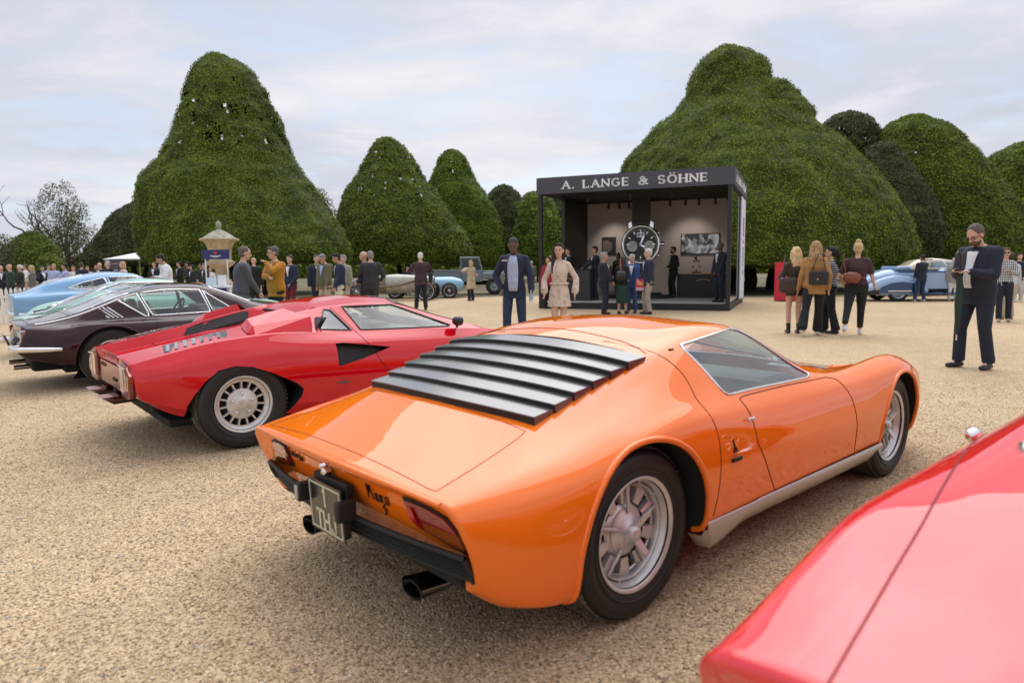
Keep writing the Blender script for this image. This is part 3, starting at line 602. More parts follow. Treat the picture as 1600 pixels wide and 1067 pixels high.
# ------------------------------------------------------------------ orange mid engined coupe (hero)
def glasses(sh, specs, parent, glass, trim, tr=.006, names='window'):
    """specs: (polygon, axes, cond, name)"""
    out = []
    for pol, ax, cond, nm in specs:
        fs = sh.cut(pol, ax, cond)
        if not fs: print('no glass', nm); continue
        lp = sh.loops(fs); o = sh.take(fs, nm, glass, parent, off=-.004); out.append(o)
        if trim:
            b = MB()
            for l in lp:
                pts = resample([p for p, n in l], .03)
                b.tube(pts, tr, 6, True)
            b.build('window_trim', trim, o)
    return out
def side_pair(pol, nm, smin=.2, smax=9):
    return [(pol, 'xz', (lambda s: lambda c, n: c.y * s > smin and abs(c.y) < smax and abs(n.y) > .12)(s), nm) for s in (-1, 1)]
def build_orange():
    root = empty('sports_car', (-0.08376311, 3.03469972, 0), R(41.62))
    tag(root, 'bright orange low coupe with black rear window louvres, in front of the others', 'car', 'classic cars parked on the gravel')
    pm = paint('orange_paint', (.90, .185, .010), ior=1.62)
    rows = [
     # centre line
     [(-.80,0,.632),(-.6,0,.675),(-.29,0,.775),(0,0,.885),(.33,0,.985),(.6,0,1.032),(.88,0,1.048),(1.08,0,1.034),(1.22,0,.990),(1.6,0,.855),(1.95,0,.737),(2.15,0,.705),(2.5,0,.655),(2.9,0,.585),(3.2,0,.50),(3.4,0,.41),(3.5,0,.34)],
     [(-.80,.30,.628),(-.6,.30,.670),(-.29,.30,.765),(0,.30,.873),(.33,.32,.970),(.6,.31,1.018),(.88,.30,1.035),(1.08,.31,1.022),(1.22,.32,.975),(1.6,.36,.825),(1.9,.38,.732),(2.15,.36,.698),(2.5,.34,.648),(2.9,.33,.578),(3.2,.30,.495),(3.4,.27,.40),(3.5,.2,.335)],
     [(-.80,.53,.616),(-.6,.53,.658),(-.29,.545,.742),(0,.565,.838),(.33,.575,.932),(.6,.54,.984),(.88,.51,1.012),(1.08,.515,1.004),(1.20,.56,.960),(1.55,.64,.785),(1.9,.62,.722),(2.15,.56,.692),(2.5,.50,.650),(2.9,.50,.585),(3.2,.46,.492),(3.4,.40,.40),(3.5,.32,.33)],
     [(-.80,.64,.608),(-.6,.65,.648),(-.29,.67,.712),(0,.69,.785),(.33,.675,.865),(.6,.635,.915),(.88,.61,.93),(1.08,.615,.915),(1.22,.645,.87),(1.5,.70,.765),(1.9,.68,.715),(2.15,.65,.705),(2.5,.62,.705),(2.9,.60,.640),(3.2,.54,.50),(3.4,.46,.395),(3.5,.38,.325)],
     [(-.80,.715,.597),(-.6,.745,.632),(-.29,.79,.672),(0,.80,.735),(.33,.775,.775),(.6,.765,.770),(.88,.755,.755),(1.3,.76,.738),(1.6,.765,.722),(1.95,.745,.715),(2.15,.745,.728),(2.5,.73,.748),(2.9,.69,.690),(3.2,.62,.545),(3.4,.53,.415),(3.5,.43,.32)],
     [(-.80,.755,.56),(-.6,.805,.585),(-.29,.855,.62),(0,.870,.685),(.25,.862,.708),(.6,.845,.685),(.88,.835,.665),(1.3,.83,.66),(1.6,.83,.66),(1.95,.825,.665),(2.15,.835,.675),(2.5,.838,.690),(2.9,.795,.62),(3.2,.70,.48),(3.4,.58,.37),(3.5,.45,.30)],
     [(-.80,.770,.505),(-.6,.835,.50),(-.29,.885,.515),(0,.900,.55),(.4,.885,.55),(.88,.875,.52),(1.6,.875,.50),(2.15,.875,.53),(2.5,.875,.56),(2.9,.82,.48),(3.2,.72,.39),(3.4,.585,.32),(3.5,.45,.27)],
     [(-.80,.765,.42),(-.6,.835,.375),(-.29,.885,.35),(0,.892,.36),(.4,.880,.36),(.88,.868,.36),(1.6,.868,.36),(2.15,.868,.36),(2.5,.865,.36),(2.9,.81,.34),(3.2,.70,.29),(3.4,.56,.26),(3.5,.43,.235)],
     [(-.80,.74,.325),(-.6,.80,.245),(-.4,.845,.215),(0,.860,.23),(.4,.855,.262),(.88,.852,.262),(1.6,.852,.272),(2.15,.85,.28),(2.5,.84,.26),(2.9,.77,.23),(3.2,.66,.21),(3.5,.40,.20)],
     [(-.80,.69,.300),(-.6,.74,.21),(-.4,.79,.185),(0,.80,.20),(.4,.81,.245),(.88,.81,.245),(1.6,.81,.255),(2.15,.80,.26),(2.5,.78,.23),(2.9,.70,.19),(3.2,.60,.18),(3.5,.36,.19)]]
    def tailf(k, u, y, z):
        e = min(1, max(0, (1 - abs(u)) / .10)); e = e * e * (3 - 2 * e)
        d = min(1, max(0, (.612 - z) / .05)); lip = d * d * (3 - 2 * d)
        return .050 * lip * e
    sh = Shell(rows, -.80, 3.5, .024, crease=(), sub=5, sig=2.2, bowT=.055, bowN=.06, dxT=[0, 0, 0, 0, 0, .008, .028, .065, .10, .11], W=.80, tail=tailf, nose=lambda k, u, y, z: 0, fall=.42)
    # crisp edge of the tail lip
    arches = []
    for s in (-1, 1):
        for (cx, cz, rx, rz) in ((-.005, .315, .372, .372), (2.505, .31, .352, .352)):
            fs = arch_cut(sh, cx, cz, rx, rz, s); lp = sh.loops(fs); sh.drop(fs); arches.append((cx, cz, rx, rz, s, lp))
    gl = glassmat('car_glass', (.80, .90, .89), .10)
    chrome = mat('chrome', (.78, .78, .79), .08, 1)
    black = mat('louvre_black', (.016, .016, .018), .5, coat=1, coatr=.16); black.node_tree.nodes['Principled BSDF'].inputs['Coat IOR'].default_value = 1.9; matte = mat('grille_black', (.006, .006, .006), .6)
    gap = mat('panel_gap', (.10, .02, .005), .9)
    sides = side_pair([(.645, .752), (.57, .958), (1.08, .996), (1.15, .980), (1.50, .745), (1.46, .735)], 'side_window', .4)
    specs = sides + [([(1.17, -.52), (1.17, .52), (1.62, .64), (1.78, .56), (1.90, .3), (1.93, 0), (1.90, -.3), (1.78, -.56), (1.62, -.64)], 'xy', lambda c, n: n.z > .2, 'windscreen')]
    cabinx = MB()
    glasses(sh, specs, root, gl, chrome, .006)
    # doors
    dpol = [(.60, .742), (.66, .66), (.72, .52), (.765, .40), (.78, .287), (1.80, .292), (1.785, .45), (1.755, .60), (1.70, .70), (1.60, .722), (1.2, .727)]
    for s in (-1, 1):
        fs = sh.cut(dpol, 'xz', lambda c, n: c.y * s > .5 and abs(n.y) > .2)
        lp = sh.loops(fs); d = sh.take(fs, 'door', pm, root); b = MB()
        for l in lp: b.tube(resample([p for p, n in l], .02), .0026, 6, True)
        b.build('shut_line', gap, d)
        h = MB(); c, n_ = (Vector((.93, s * .862, .70)), Vector((0, s, .5)))
        h.box((.70, s * .868, .655), (.05, .006, .012), bev=.002)
        h.build('door_handle', chrome, d)
    # engine bay opening under the louvres
    op = sh.cut([(-.275, -.53), (-.275, .53), (.315, .57), (.315, -.57)], 'xy', lambda c, n: n.z > .2)
    lp = sh.loops(op); sh.drop(op)
    lid = sh.cut([(-.775, -.63), (-.775, .63), (-.335, .575), (-.335, -.575)], 'xy', lambda c, n: n.z > .2)
    ll = sh.loops(lid); lo = sh.take(lid, 'boot_lid', pm, root); b = MB()
    for l in ll: b.tube(resample([p for p, n in l], .02), .0018, 6, True)
    b.build('shut_line', mat('gap_orange', (.22, .035, .006), .8), lo)
    tl = sh.cut([(-.63, .365), (-.63, .63), (.63, .63), (.63, .365)], 'yz', lambda c, n: c.x < -.5 and n.x < -.3)
    body = sh.export(sh.bm.faces, 'body', pm, root)
    seam_set(sh, [([(.36, .975), (.44, .90), (.45, .82), (.40, .745), (.425, .66), (.44, .55), (.43, .42), (.41, .30)], 'side', s) for s in (-1, 1)] + [([(2.02, s * .05), (1.99, s * .4), (1.85, s * .64), (1.80, s * .73)], 'top', 1) for s in (-1, 1)] +
        [([(.36, -.57), (.40, -.40), (.43, 0), (.40, .40), (.36, .57)], 'top', 1), ([(2.50, -.45), (2.55, 0), (2.50, .45)], 'top', 1)], .0023, gap, root)
    for a in arches: arch_finish(a[0], a[1], a[2], a[3], a[4], a[5], root, pm, .0125)
    # lip strip along the tail edge
    b = MB(); pts = [Vector((-.858 + .058 * (y / .72) ** 2, y, .629 - .030 * (abs(y) / .72) ** 2.2)) for y in np.linspace(-.70, .70, 40)]
    b.tube(pts, .009, 8, flat=1.3); b.build('tail_lip', pm, root)
    # louvres: six arched slats, each with a matte black drop painting the shadowed gap below it
    xs = np.linspace(-.20, .305, 6)
    for i in range(6):
        x1 = -.185 + i * .0985; G = []
        m = MB(); rowsg = []
        for u in np.linspace(-1, 1, 49):
            wdt = .565 + .04 * (x1 + .29) / .62; y = u * wdt
            def ht(x): 
                p = pchip([-.5, -.29, 0, .33, .6], [.70, .775, .885, .985, 1.03], [x])[0]; q = pchip([-.5, -.29, 0, .33, .6], [.68, .742, .838, .928, .98], [x])[0]
                return p + (q - p) * abs(u) ** 2.1
            bx = -.045 * (1 - u * u)       # rear edge bows rearwards in the middle
            xr = x1 - .108 + bx; xf = x1 + .006 + bx; zr = ht(xr) + .0295; zf = ht(xf) + .010
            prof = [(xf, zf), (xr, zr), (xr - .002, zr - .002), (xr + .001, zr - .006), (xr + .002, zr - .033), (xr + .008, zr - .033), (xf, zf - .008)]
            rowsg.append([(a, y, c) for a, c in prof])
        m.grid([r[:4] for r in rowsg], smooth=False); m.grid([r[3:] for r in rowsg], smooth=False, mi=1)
        m.add(rowsg[0], [tuple(range(7))]); m.add(rowsg[-1], [tuple(range(6, -1, -1))])
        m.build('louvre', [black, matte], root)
    for s in (-1, 1):
        m = MB(); m.tube([(x, s * (.55 + .05 * (x + .29) / .62 - .006), pchip([-.5, -.29, 0, .33, .6], [.68, .742, .838, .928, .98], [x])[0] - .006) for x in np.linspace(-.28, .315, 20)], .008, 6); m.build('louvre_rail', black, root)
    # engine bay floor and rear cabin glass under the louvres
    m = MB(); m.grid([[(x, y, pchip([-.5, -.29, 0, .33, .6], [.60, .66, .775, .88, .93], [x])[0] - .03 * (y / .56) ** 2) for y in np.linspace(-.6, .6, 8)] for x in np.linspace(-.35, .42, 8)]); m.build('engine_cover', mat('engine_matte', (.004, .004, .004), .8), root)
    for k in range(4): m = MB(); m.lathe([(.0, .06), (.035, .06), (.042, .03), (.042, 0)], 14, c=(-.02 + .09 * k, (.12 if k % 2 else -.12), .72 + .05 * k)); m.build('carburettor_trumpet', chrome, root)
    # interior
    cabin(root, .38, 1.85, .70, .22, .64, .62, mat('tan_leather', (.06, .045, .035), .55), 1.40, .66, .34)
    m = MB(); m.box((.50, 0, .80), (.03, 1.2, .3)); m.build('bulkhead', mat('cabin_black', (.022, .021, .02), .75), root)
    m = MB(); m.box((1.45, .34, .74), (.10, .09, .04), bev=.02); m.lathe([(.0, 0), (.045, 0), (.045, -.06)], 16, c=(1.38, .34, .77), axis='x'); m.build('instrument_pod', mat('black_leather', (.02, .02, .02), .5), root)
    # underside
    m = MB(); m.box((1.45, 0, .20), (3.4, 1.30, .06)); m.box((-.42, 0, .32), (.55, 1.3, .10), bev=.03); m.box((-.1, 0, .3), (.8, .9, .25)); m.build('underbody', mat('underbody_black', (.012, .012, .012), .9), root)
    # silver sill
    sil = mat('sill_silver', (.46, .43, .38), .38, .35, coat=.4)
    for s in (-1, 1):
        m = MB(); G = []
        for x in np.linspace(.37, 2.16, 30):
            e = min(1, (x - .37) / .12 + .45) if x < .5 else min(1, (2.16 - x) / .10 + .25); zt = .284 + .004 * (x > .8); zb = .150 + .055 * min(1, max(0, (x - .45) / .25)) * 1 
            zb = zt - (zt - zb) * e
            G.append([(x, s * .868, zt), (x, s * .876, zt - .008), (x, s * .874, zt - .03), (x, s * .862, zb + .03), (x, s * .845, zb), (x, s * .78, zb - .005)])
        m.grid(G, flip=(s == 1)); m.build('sill', sil, root)
    # rear light clusters
    red = mat('lamp_red', (.28, .006, .01), .12, coat=1, spec=.8); amb = mat('lamp_amber', (.35, .09, .02), .12, coat=1, spec=.8); white = mat('lamp_clear', (.5, .32, .28), .1, coat=1)
    rub = mat('rubber_black', (.01, .01, .01), .6)
    def tp(y, z, off=0): # point on the rear panel
        h = sh.hit_rear(y, z); return (h[0] + Vector((-off, 0, 0))) if h[0] is not None else Vector((-.77 - off, y, z))
    for s in (-1, 1):
        lamp = empty('tail_light', (0, 0, 0), 0, root)
        # outline: inner edge upright, outer edge raked and rounded
        def outl(g): 
            c = [(.470 - g, .553 + g), (.470 - g, .480 - g), (.49, .462 - g), (.64, .438 - g), (.702 + g, .432 - g), (.714 + g, .445), (.695 + g, .50), (.655 + g, .535 + g * .6), (.60, .548 + g), (.52, .556 + g)]
            return c
        for g, off, mm, nm in ((.011, .006, rub, 'gasket'), (0, .013, None, 'lens')):
            o_ = outl(g)
            if mm is not None:
                m = MB(); P = [tp(s * y, z, off) for y, z in o_]; Q = [p + Vector((.05, 0, 0)) for p in P]; n_ = len(P)
                m.add(P + Q, [tuple(range(n_)) if s == 1 else tuple(range(n_ - 1, -1, -1))] + [(i, (i + 1) % n_, n_ + (i + 1) % n_, n_ + i) for i in range(n_)]); m.build(nm, mm, lamp)
            else:
                # three coloured panes: inner clear/red block, outer red over amber
                def half(poly, keep):
                    out = []
                    for i in range(len(poly)):
                        p, q = poly[i], poly[(i + 1) % len(poly)]; kp, kq = keep(p), keep(q)
                        if kp >= 0: out.append(p)
                        if kp * kq < 0:
                            t = kp / (kp - kq); out.append((p[0] + (q[0] - p[0]) * t, p[1] + (q[1] - p[1]) * t))
                    return out
                pieces = [(half(o_, lambda p: .525 - p[0]), red), (half(half(o_, lambda p: p[0] - .528), lambda p: p[1] - .490), red), (half(half(o_, lambda p: p[0] - .528), lambda p: .488 - p[1]), amb)]
                for po, mm2 in pieces:
                    m = MB(); P = [tp(s * y, z, off) for y, z in po]; Q = [p + Vector((.02, 0, 0)) for p in P]; n_ = len(P)
                    m.add(P + Q, [tuple(range(n_)) if s == 1 else tuple(range(n_ - 1, -1, -1))] + [(i, (i + 1) % n_, n_ + (i + 1) % n_, n_ + i) for i in range(n_)]); m.build(nm, mm2, lamp)
                m = MB(); c = [tp(s * y, z, .02) for y, z in ((.480, .53), (.508, .53), (.508, .485), (.480, .485))]; m.add(c, [(0, 1, 2, 3)]); m.build('reflector', mat('reflector_red', (.6, .01, .03), .2, coat=1), lamp)
    # black grille band across the tail
    gr = empty('rear_grille', (0, 0, 0), 0, root); m = MB(); P = []
    def gx(y): return -.800 + .075 * (abs(y) / .76) ** 2.0
    ys = np.linspace(-.735, .735, 36)
    top = [Vector((gx(y) - .012, y, .425)) for y in ys]; bot = [Vector((gx(y) + .022, y, .345)) for y in ys]
    m.tube(top, .010, 8); m.tube(bot, .007, 8); m.tube([top[0], (top[0] + bot[0]) / 2 + Vector((-.002, -.012, 0)), bot[0]], .013, 8); m.tube([top[-1], (top[-1] + bot[-1]) / 2 + Vector((-.002, .012, 0)), bot[-1]], .013, 8)
    m.build('grille_frame', matte, gr)
    m = MB(); m.grid([[t + Vector((.012, 0, -.003)), b_ + Vector((.010, 0, .003))] for t, b_ in zip(top, bot)]); m.build('grille_back', mat('engine_black', (.01, .01, .011), .35), gr)
    for k in range(5):
        z = .358 + k * .012; m = MB(); m.tube([Vector((gx(y) + .018 - .03 * (z - .345) / .08, y, z)) for y in ys], .003, 4); m.build('grille_slat', matte, gr)
    # number plate box, lamps and plate
    m = MB(); m.box((-.815, -.02, .435), (.03, .262, .20), bev=.004, rot=(0, R(4), 0)); m.build('plate_backing', rub, root)
    pb = mat('plate_black', (.012, .012, .012), .3, coat=.5); cream = mat('plate_cream', (.62, .60, .42), .4)
    plate_obj(root, Vector((-.842, -.02, .420)), Vector((-1, 0, -.07)), .262, .20, [('1', .012), ('THJ', -.082)], pb, cream, .068)
    for s in (-1, 1):
        m = MB(); m.box((-.845, -.02 + s * .158, .455), (.075, .036, .075), bev=.008); m.build('plate_lamp', rub, root)
    m = MB(); m.box((-.884, -.02 + .158, .455), (.006, .026, .056), bev=.003); m.build('lamp_lens', mat('lamp_grey', (.32, .32, .30), .2, coat=1), root)
    m = MB(); m.lathe([(0, -.02), (.014, -.02), (.017, -.012), (.017, .01)], 16, c=(-.815, .01, .553), axis='x'); m.build('boot_lock', chrome, root); m = MB(); m.lathe([(0, -.03), (.007, -.03), (.007, 0)], 10, c=(-.858, -.08, .606), axis='x'); m.build('lip_button', chrome, root)
    # exhausts: paired oval tips
    for s in (-1, 1):
        e = empty('exhaust', (0, 0, 0), 0, root); m = MB(); y0 = s * .40
        prof = []
        m.T = Matrix.Translation((-.52, y0, .20)) @ Matrix.Rotation(R(4), 4, 'Y') @ Matrix.Scale(1.9, 4, (0, 1, 0))
        m.lathe([(.030, 0), (.032, -.16), (.033, -.20)], 24, axis='x'); m.T = None
        m.build('tailpipe', mat('blackened_chrome', (.30, .27, .26), .12, 1), e)
        m = MB(); m.T = Matrix.Translation((-.52, y0, .20)) @ Matrix.Scale(1.9, 4, (0, 1, 0)); m.lathe([(.033, -.198), (.030, -.202), (.028, -.06), (0, -.06)], 24, axis='x'); m.T = None; m.tube([(-.56, y0, .22), (-.3, y0, .26)], .035, 10); m.build('silencer', mat('underbody_black', (.012, .012, .012), .9), e)
    # script lettering on the tail panel, raised metal strokes
    def script(lines, y0, z0, sc, nm, slant=.25, w=.0055):
        m = MB()
        for pl in lines:
            pts = [tp(y0 - (px + py * slant) * sc, z0 + py * sc, .004) for px, py in pl]
            m.tube(pts, w / 2, 5, flat=.8)
        m.build(nm, mat('badge_metal', (.03, .03, .03), .25, .8), root)
    def word(t, y0, z0, sc, nm, slant=.25, w=.0055, sp=.16):
        x = 0; ls = []
        for c in t:
            ls += [[(x + px, py) for px, py in pl] for pl in LOW[c][1]]; x += LOW[c][0] + sp
        script(ls, y0, z0, sc, nm, slant, w)
    LOW = {'M': (1.0, [[(0, 0), (.12, 1.5), (.3, .6), (.55, 1.5), (.8, 0), (.9, .1)]]), 'i': (.15, [[(.07, .8), (.07, 0), (.15, 0)], [(.06, 1.15), (.1, 1.2)]]), 'u': (.5, [[(0, .8), (0, .15), (.15, 0), (.4, .2), (.42, .8), (.42, 0)]]), 'r': (.35, [[(0, 0), (0, .8), (0, .5), (.3, .8)]]), 'a': (.5, [[(.45, .75), (.15, .8), (0, .4), (.15, 0), (.42, .2), (.45, .8), (.46, 0)]]),
           'L': (.6, [[(.2, 1.5), (.05, .1), (0, 0), (.55, .05)]]), 'm': (.8, [[(0, 0), (0, .8), (.2, .8), (.35, .6), (.35, 0), (.35, .6), (.5, .8), (.7, .6), (.7, 0)]]), 'b': (.45, [[(0, 1.4), (0, 0), (.35, .05), (.42, .5), (0, .6)]]), 'o': (.45, [[(.2, .8), (0, .4), (.2, 0), (.42, .4), (.2, .8)]]), 'g': (.45, [[(.42, .8), (.1, .8), (0, .4), (.4, .2), (.42, .8), (.42, -.3), (.1, -.4)]]), 'h': (.45, [[(0, 1.4), (0, 0), (0, .5), (.3, .8), (.42, .5), (.42, 0)]]), 'n': (.45, [[(0, .8), (0, 0), (0, .5), (.3, .8), (.42, .5), (.42, 0)]])}
    word('Miura', -.225, .500, .040, 'model_badge', .2, .0055)
    script([[(.9, 1.4), (.35, 1.0), (.75, .6), (.2, 0)]], -.285, .450, .034, 'letter_badge', .1, .008)
    word('Lamborghini', .44, .523, .0235, 'maker_badge', .25, .0038)
    # side badge on the rear of the door pillar
    m = MB(); pts = [sh.hit_side(x, z)[0] for x, z in ((.538, .595), (.548, .56), (.535, .545), (.555, .54), (.563, .553), (.545, .566))]
    pts = [p + Vector((0, -.003, 0)) for p in pts if p]; m.tube(pts, .0035, 5)
    m.box((.548, -.893, .515), (.075, .006, .018), bev=.002); m.build('side_badge', mat('badge_metal', (.03, .03, .03), .25, .8), root)
    # mirror, wiper, front lamps, bumpers
    m = MB(); m.tube([(1.90, -.30, .755), (1.80, -.10, .795), (1.68, .15, .845)], .006, 6); m.tube([(1.86, -.52, .735), (1.84, -.40, .755), (1.72, -.46, .80)], .007, 6); m.box((1.84, -.50, .722), (.10, .30, .02), bev=.008); m.build('wiper', black, root)
    for s in (-1, 1):
        m = MB(); m.lathe([(0, .01), (.08, .01), (.085, 0), (.085, -.02)], 24, c=(2.98, s * .56, .625)); m.build('headlight', mat('lamp_clear', (.5, .32, .28), .1, coat=1), root)
    m = MB(); m.box((3.43, -.60, .36), (.02, .02, .05), bev=.006); m.build('front_marker', mat('lamp_red', (.28, .006, .01)), root)
    for s in (-1, 1):
        wheel(root, Vector((0, 0, 0)), .322, .235, .212, 'magnesium', s).location = (0, s * .705, .322)
        wheel(root, Vector((0, 0, 0)), .318, .215, .212, 'magnesium', s).location = (2.505, s * .695, .318)
    return root, sh
orange, orange_shell = build_orange()
# ------------------------------------------------------------------ red wedge shaped coupe
def place_loops(sh, fs, r, m, parent, nm='shut_line', d=.02):
    b = MB()
    for l in sh.loops(fs): b.tube(resample([p for p, n in l], d), r, 6, True)
    return b
def recess(sh, pol, ax, cond, depth, m, parent, nm):
    """cut an opening and line it with walls running inwards"""
    fs = sh.cut(pol, ax, cond)
    if not fs: print('no recess', nm); return
    lp = sh.loops(fs); sh.drop(fs); b = MB()
    for l in lp:
        P = [p for p, n in l]; nn_ = sum((n for p, n in l), Vector()).normalized(); Q = [p - nn_ * depth for p in P]; k = len(P)
        b.add(P + Q, [(i, (i + 1) % k, k + (i + 1) % k, k + i) for i in range(k)]); b.add(Q, [tuple(range(k))])
    b.build(nm, m, parent)
def build_wedge():
    root = empty('sports_car', (-2.54076324, 5.61473195, 0), R(40))
    tag(root, 'deep red wedge shaped coupe with side air box and slotted alloy wheels', 'car', 'classic cars parked on the gravel')
    pm = paint('crimson_paint', (.60, .002, .012), ior=1.6)
    rows = [
     [(-.70,0,.635),(-.3,0,.70),(.1,0,.765),(.45,0,.81),(.60,0,.90),(.80,0,1.03),(1.2,0,1.068),(1.48,0,1.052),(1.9,0,.93),(2.35,0,.765),(2.55,0,.70),(2.9,0,.60),(3.2,0,.47),(3.37,0,.39)],
     [(-.70,.37,.632),(-.3,.385,.695),(.1,.40,.762),(.45,.44,.80),(.60,.44,.88),(.80,.36,1.015),(1.2,.30,1.055),(1.48,.30,1.038),(1.9,.36,.905),(2.35,.42,.745),(2.55,.42,.69),(2.9,.40,.59),(3.2,.36,.465),(3.37,.34,.385)],
     [(-.70,.40,.705),(-.3,.42,.785),(.1,.45,.865),(.5,.50,.945),(.8,.53,.993),(1.2,.54,1.012),(1.48,.545,.985),(1.9,.63,.86),(2.25,.70,.762),(2.5,.66,.70),(2.8,.60,.625),(3.2,.50,.47),(3.37,.45,.38)],
     [(-.70,.735,.672),(-.45,.77,.735),(-.1,.80,.80),(.3,.81,.826),(.6,.80,.812),(1.0,.78,.797),(1.6,.78,.775),(2.0,.785,.752),(2.4,.77,.725),(2.8,.74,.64),(3.2,.66,.47),(3.37,.58,.37)],
     [(-.70,.785,.60),(-.45,.86,.63),(0,.895,.69),(.5,.91,.70),(1,.905,.69),(2,.89,.63),(2.45,.89,.60),(3.0,.81,.48),(3.37,.62,.34)],
     [(-.70,.795,.50),(-.4,.88,.485),(0,.935,.50),(1,.945,.47),(2,.93,.45),(2.45,.92,.44),(3,.83,.36),(3.37,.62,.29)],
     [(-.70,.745,.425),(-.55,.80,.385),(-.36,.865,.33),(0,.90,.29),(1,.91,.27),(2,.90,.26),(2.45,.87,.25),(3,.78,.22),(3.37,.58,.21)],
     [(-.70,.68,.405),(-.36,.78,.27),(.5,.85,.2),(2,.84,.19),(3.37,.5,.18)]]
    sh = Shell(rows, -.70, 3.37, .025, crease=(1, 2, 3, 6), sub=5, sig=1.2, bowT=.0, bowN=.10, dxT=[.0, .0, -.02, .0, .01, .02, .05, .08], W=.8, tail=lambda k, u, y, z: .02 if (abs(y) < .40 and z > .42) else 0, nose=lambda k, u, y, z: 0, fall=.4)
    pol = [(-.385, .15), (-.385, .358), (-.33, .45), (-.264, .529), (-.169, .600), (-.057, .621), (.063, .604), (.207, .545), (.387, .450), (.442, .398), (.43, .34), (.272, .15)]
    for s in (-1, 1):
        fs = sh.cut(pol, 'xz', lambda c, n: c.y * s > .5); lp = sh.loops(fs); sh.drop(fs); m = MB()
        for l in lp:
            P = [p for p, n in l]; k = len(P); Q = [Vector((p.x, s * .45, p.z)) for p in P]; m.add(P + Q, [(i, (i + 1) % k, k + (i + 1) % k, k + i) for i in range(k)]); m.add(Q, [tuple(range(k))])
        m.build('wheel_well', mat('underbody_black', (.012, .012, .012), .9), root)
        fs = arch_cut(sh, 2.45, .31, .36, .34, s); lp = sh.loops(fs); sh.drop(fs); arch_finish(2.45, .31, .36, .34, s, lp, root, pm, .008)
    gl = glassmat('car_glass_pale', (.80, .88, .86), .08)
    blackt = mat('satin_black', (.012, .012, .013), .38, coat=.2, coatr=.3); ub = mat('underbody_black', (.012, .012, .012), .9); gap = mat('panel_gap_red', (.03, .004, .004), .9); chrome = mat('chrome', (.78, .78, .79), .08, 1)
    specs = side_pair([(1.02, .802), (.965, .990), (1.44, .988), (1.49, .972), (1.95, .785), (1.93, .775)], 'side_window', .4) + side_pair([(.665, .828), (.80, .975), (.85, .965), (.935, .805)], 'quarter_window', .4)
    specs += [([(1.53, -.48), (1.53, .48), (2.15, .64), (2.36, .40), (2.36, -.40), (2.15, -.64)], 'xy', lambda c, n: n.z > .2, 'windscreen')]
    glasses(sh, specs, root, gl, blackt, .008)
    # side air duct sunk in the flank
    for s in (-1, 1):
        recess(sh, [(.733, .720), (.733, .545), (.80, .546), (.95, .585), (1.225, .642), (1.225, .655), (.95, .70), (.80, .722)], 'xz', (lambda s: lambda c, n: c.y * s > .5)(s), .07, mat('duct_black', (.015, .012, .011), .5), root, 'air_duct')
    dpol = [(1.00, .790), (.95, .79), (.94, .79), (1.02, .60), (1.30, .30), (1.40, .24), (2.10, .24), (2.15, .5), (2.10, .745)]
    body = sh.export(sh.bm.faces, 'body', pm, root)
    seam_set(sh, [([(.86, .99), (.90, .92), (.965, .795), (1.02, .70), (1.13, .52), (1.27, .36), (1.36, .26)], 'side', s) for s in (-1, 1)] + [([(2.27, .25), (2.33, .45), (2.36, .60), (2.38, .74)], 'side', s) for s in (-1, 1)] + [([(-.30, -.39), (-.30, .39)], 'top', 1)], .0027, gap, root)
    # fins above the engine deck: slats, dark intake panels
    def top(x, y): return sh.hit_top(x, y)[0]
    for s in (-1, 1):
        fr = MB(); x0, x1 = -.475, -.06
        def yb(t): return (.705 - .075 * t, .50 - .005 * t)
        q = [(x0, .71), (x0 + .05, .455), (x1 + .09, .475), (x1 + .03, .685)]
        bk = MB(); P = [top(x, s * y) + Vector((0, 0, .002)) for x, y in q]; bk.add(P, [(0, 1, 2, 3) if s > 0 else (3, 2, 1, 0)]); bk.build('louvre_opening', mat('engine_black', (.01, .01, .011), .35), root)
        for k in range(7):
            t = (k + .5) / 7; xa = x0 + t * (x1 - x0); m = MB()
            o1 = top(xa + .002 - .014, s * (.70 - .02 * t)); i1 = top(xa + .055 - .014, s * (.470 + .01 * t)); o2 = top(xa + .002 + .011, s * (.70 - .02 * t)); i2 = top(xa + .055 + .011, s * (.470 + .01 * t))
            up = Vector((0, 0, .007)); lo = Vector((0, 0, .003)); v = [o1 + up, i1 + up, i2 + lo, o2 + lo, o1 + up * .6, i1 + up * .6]
            m.add(v, [(0, 1, 2, 3), (0, 3, 4), (1, 5, 2), (0, 4, 5, 1)]); m.build('slat', mat('slat_grey', (.16, .16, .18), .4, coat=.8), root)
        m = MB(); Q = []
        ca = [(.08, .12), (.10, .80), (.55, .90), (.60, .80), (.60, .15), (.54, .06), (.14, .03)]
        P = []
        for x, t in [(-.06, .15), (-.02, .70), (.10, .86), (.50, .90), (.535, .80), (.525, .25), (.44, .14), (.0, .10)]:
            z0 = pchip([-.70, -.3, .1, .45, .6], [.632, .695, .762, .80, .88], [x])[0]; z1 = pchip([-.7, -.3, .1, .5, .8], [.705, .785, .865, .945, .993], [x])[0]
            y0 = pchip([-.70, -.3, .1, .45, .6], [.37, .385, .40, .44, .44], [x])[0]; y1 = pchip([-.7, -.3, .1, .5, .8], [.40, .42, .45, .50, .53], [x])[0]
            P.append((x, s * (y0 + (y1 - y0) * t - .004), z0 + (z1 - z0) * t))
        m.add(P, [tuple(range(8))]); m.build('intake_panel', mat('intake_dark', (.022, .023, .025), .6), root)
        # raised air box on the shoulder
        m = MB(); rb_o = (.10, s * .735, .835); rb_i = (.13, s * .50, .870); rt_o = (.15, s * .715, .885); rt_i = (.17, s * .52, .93)
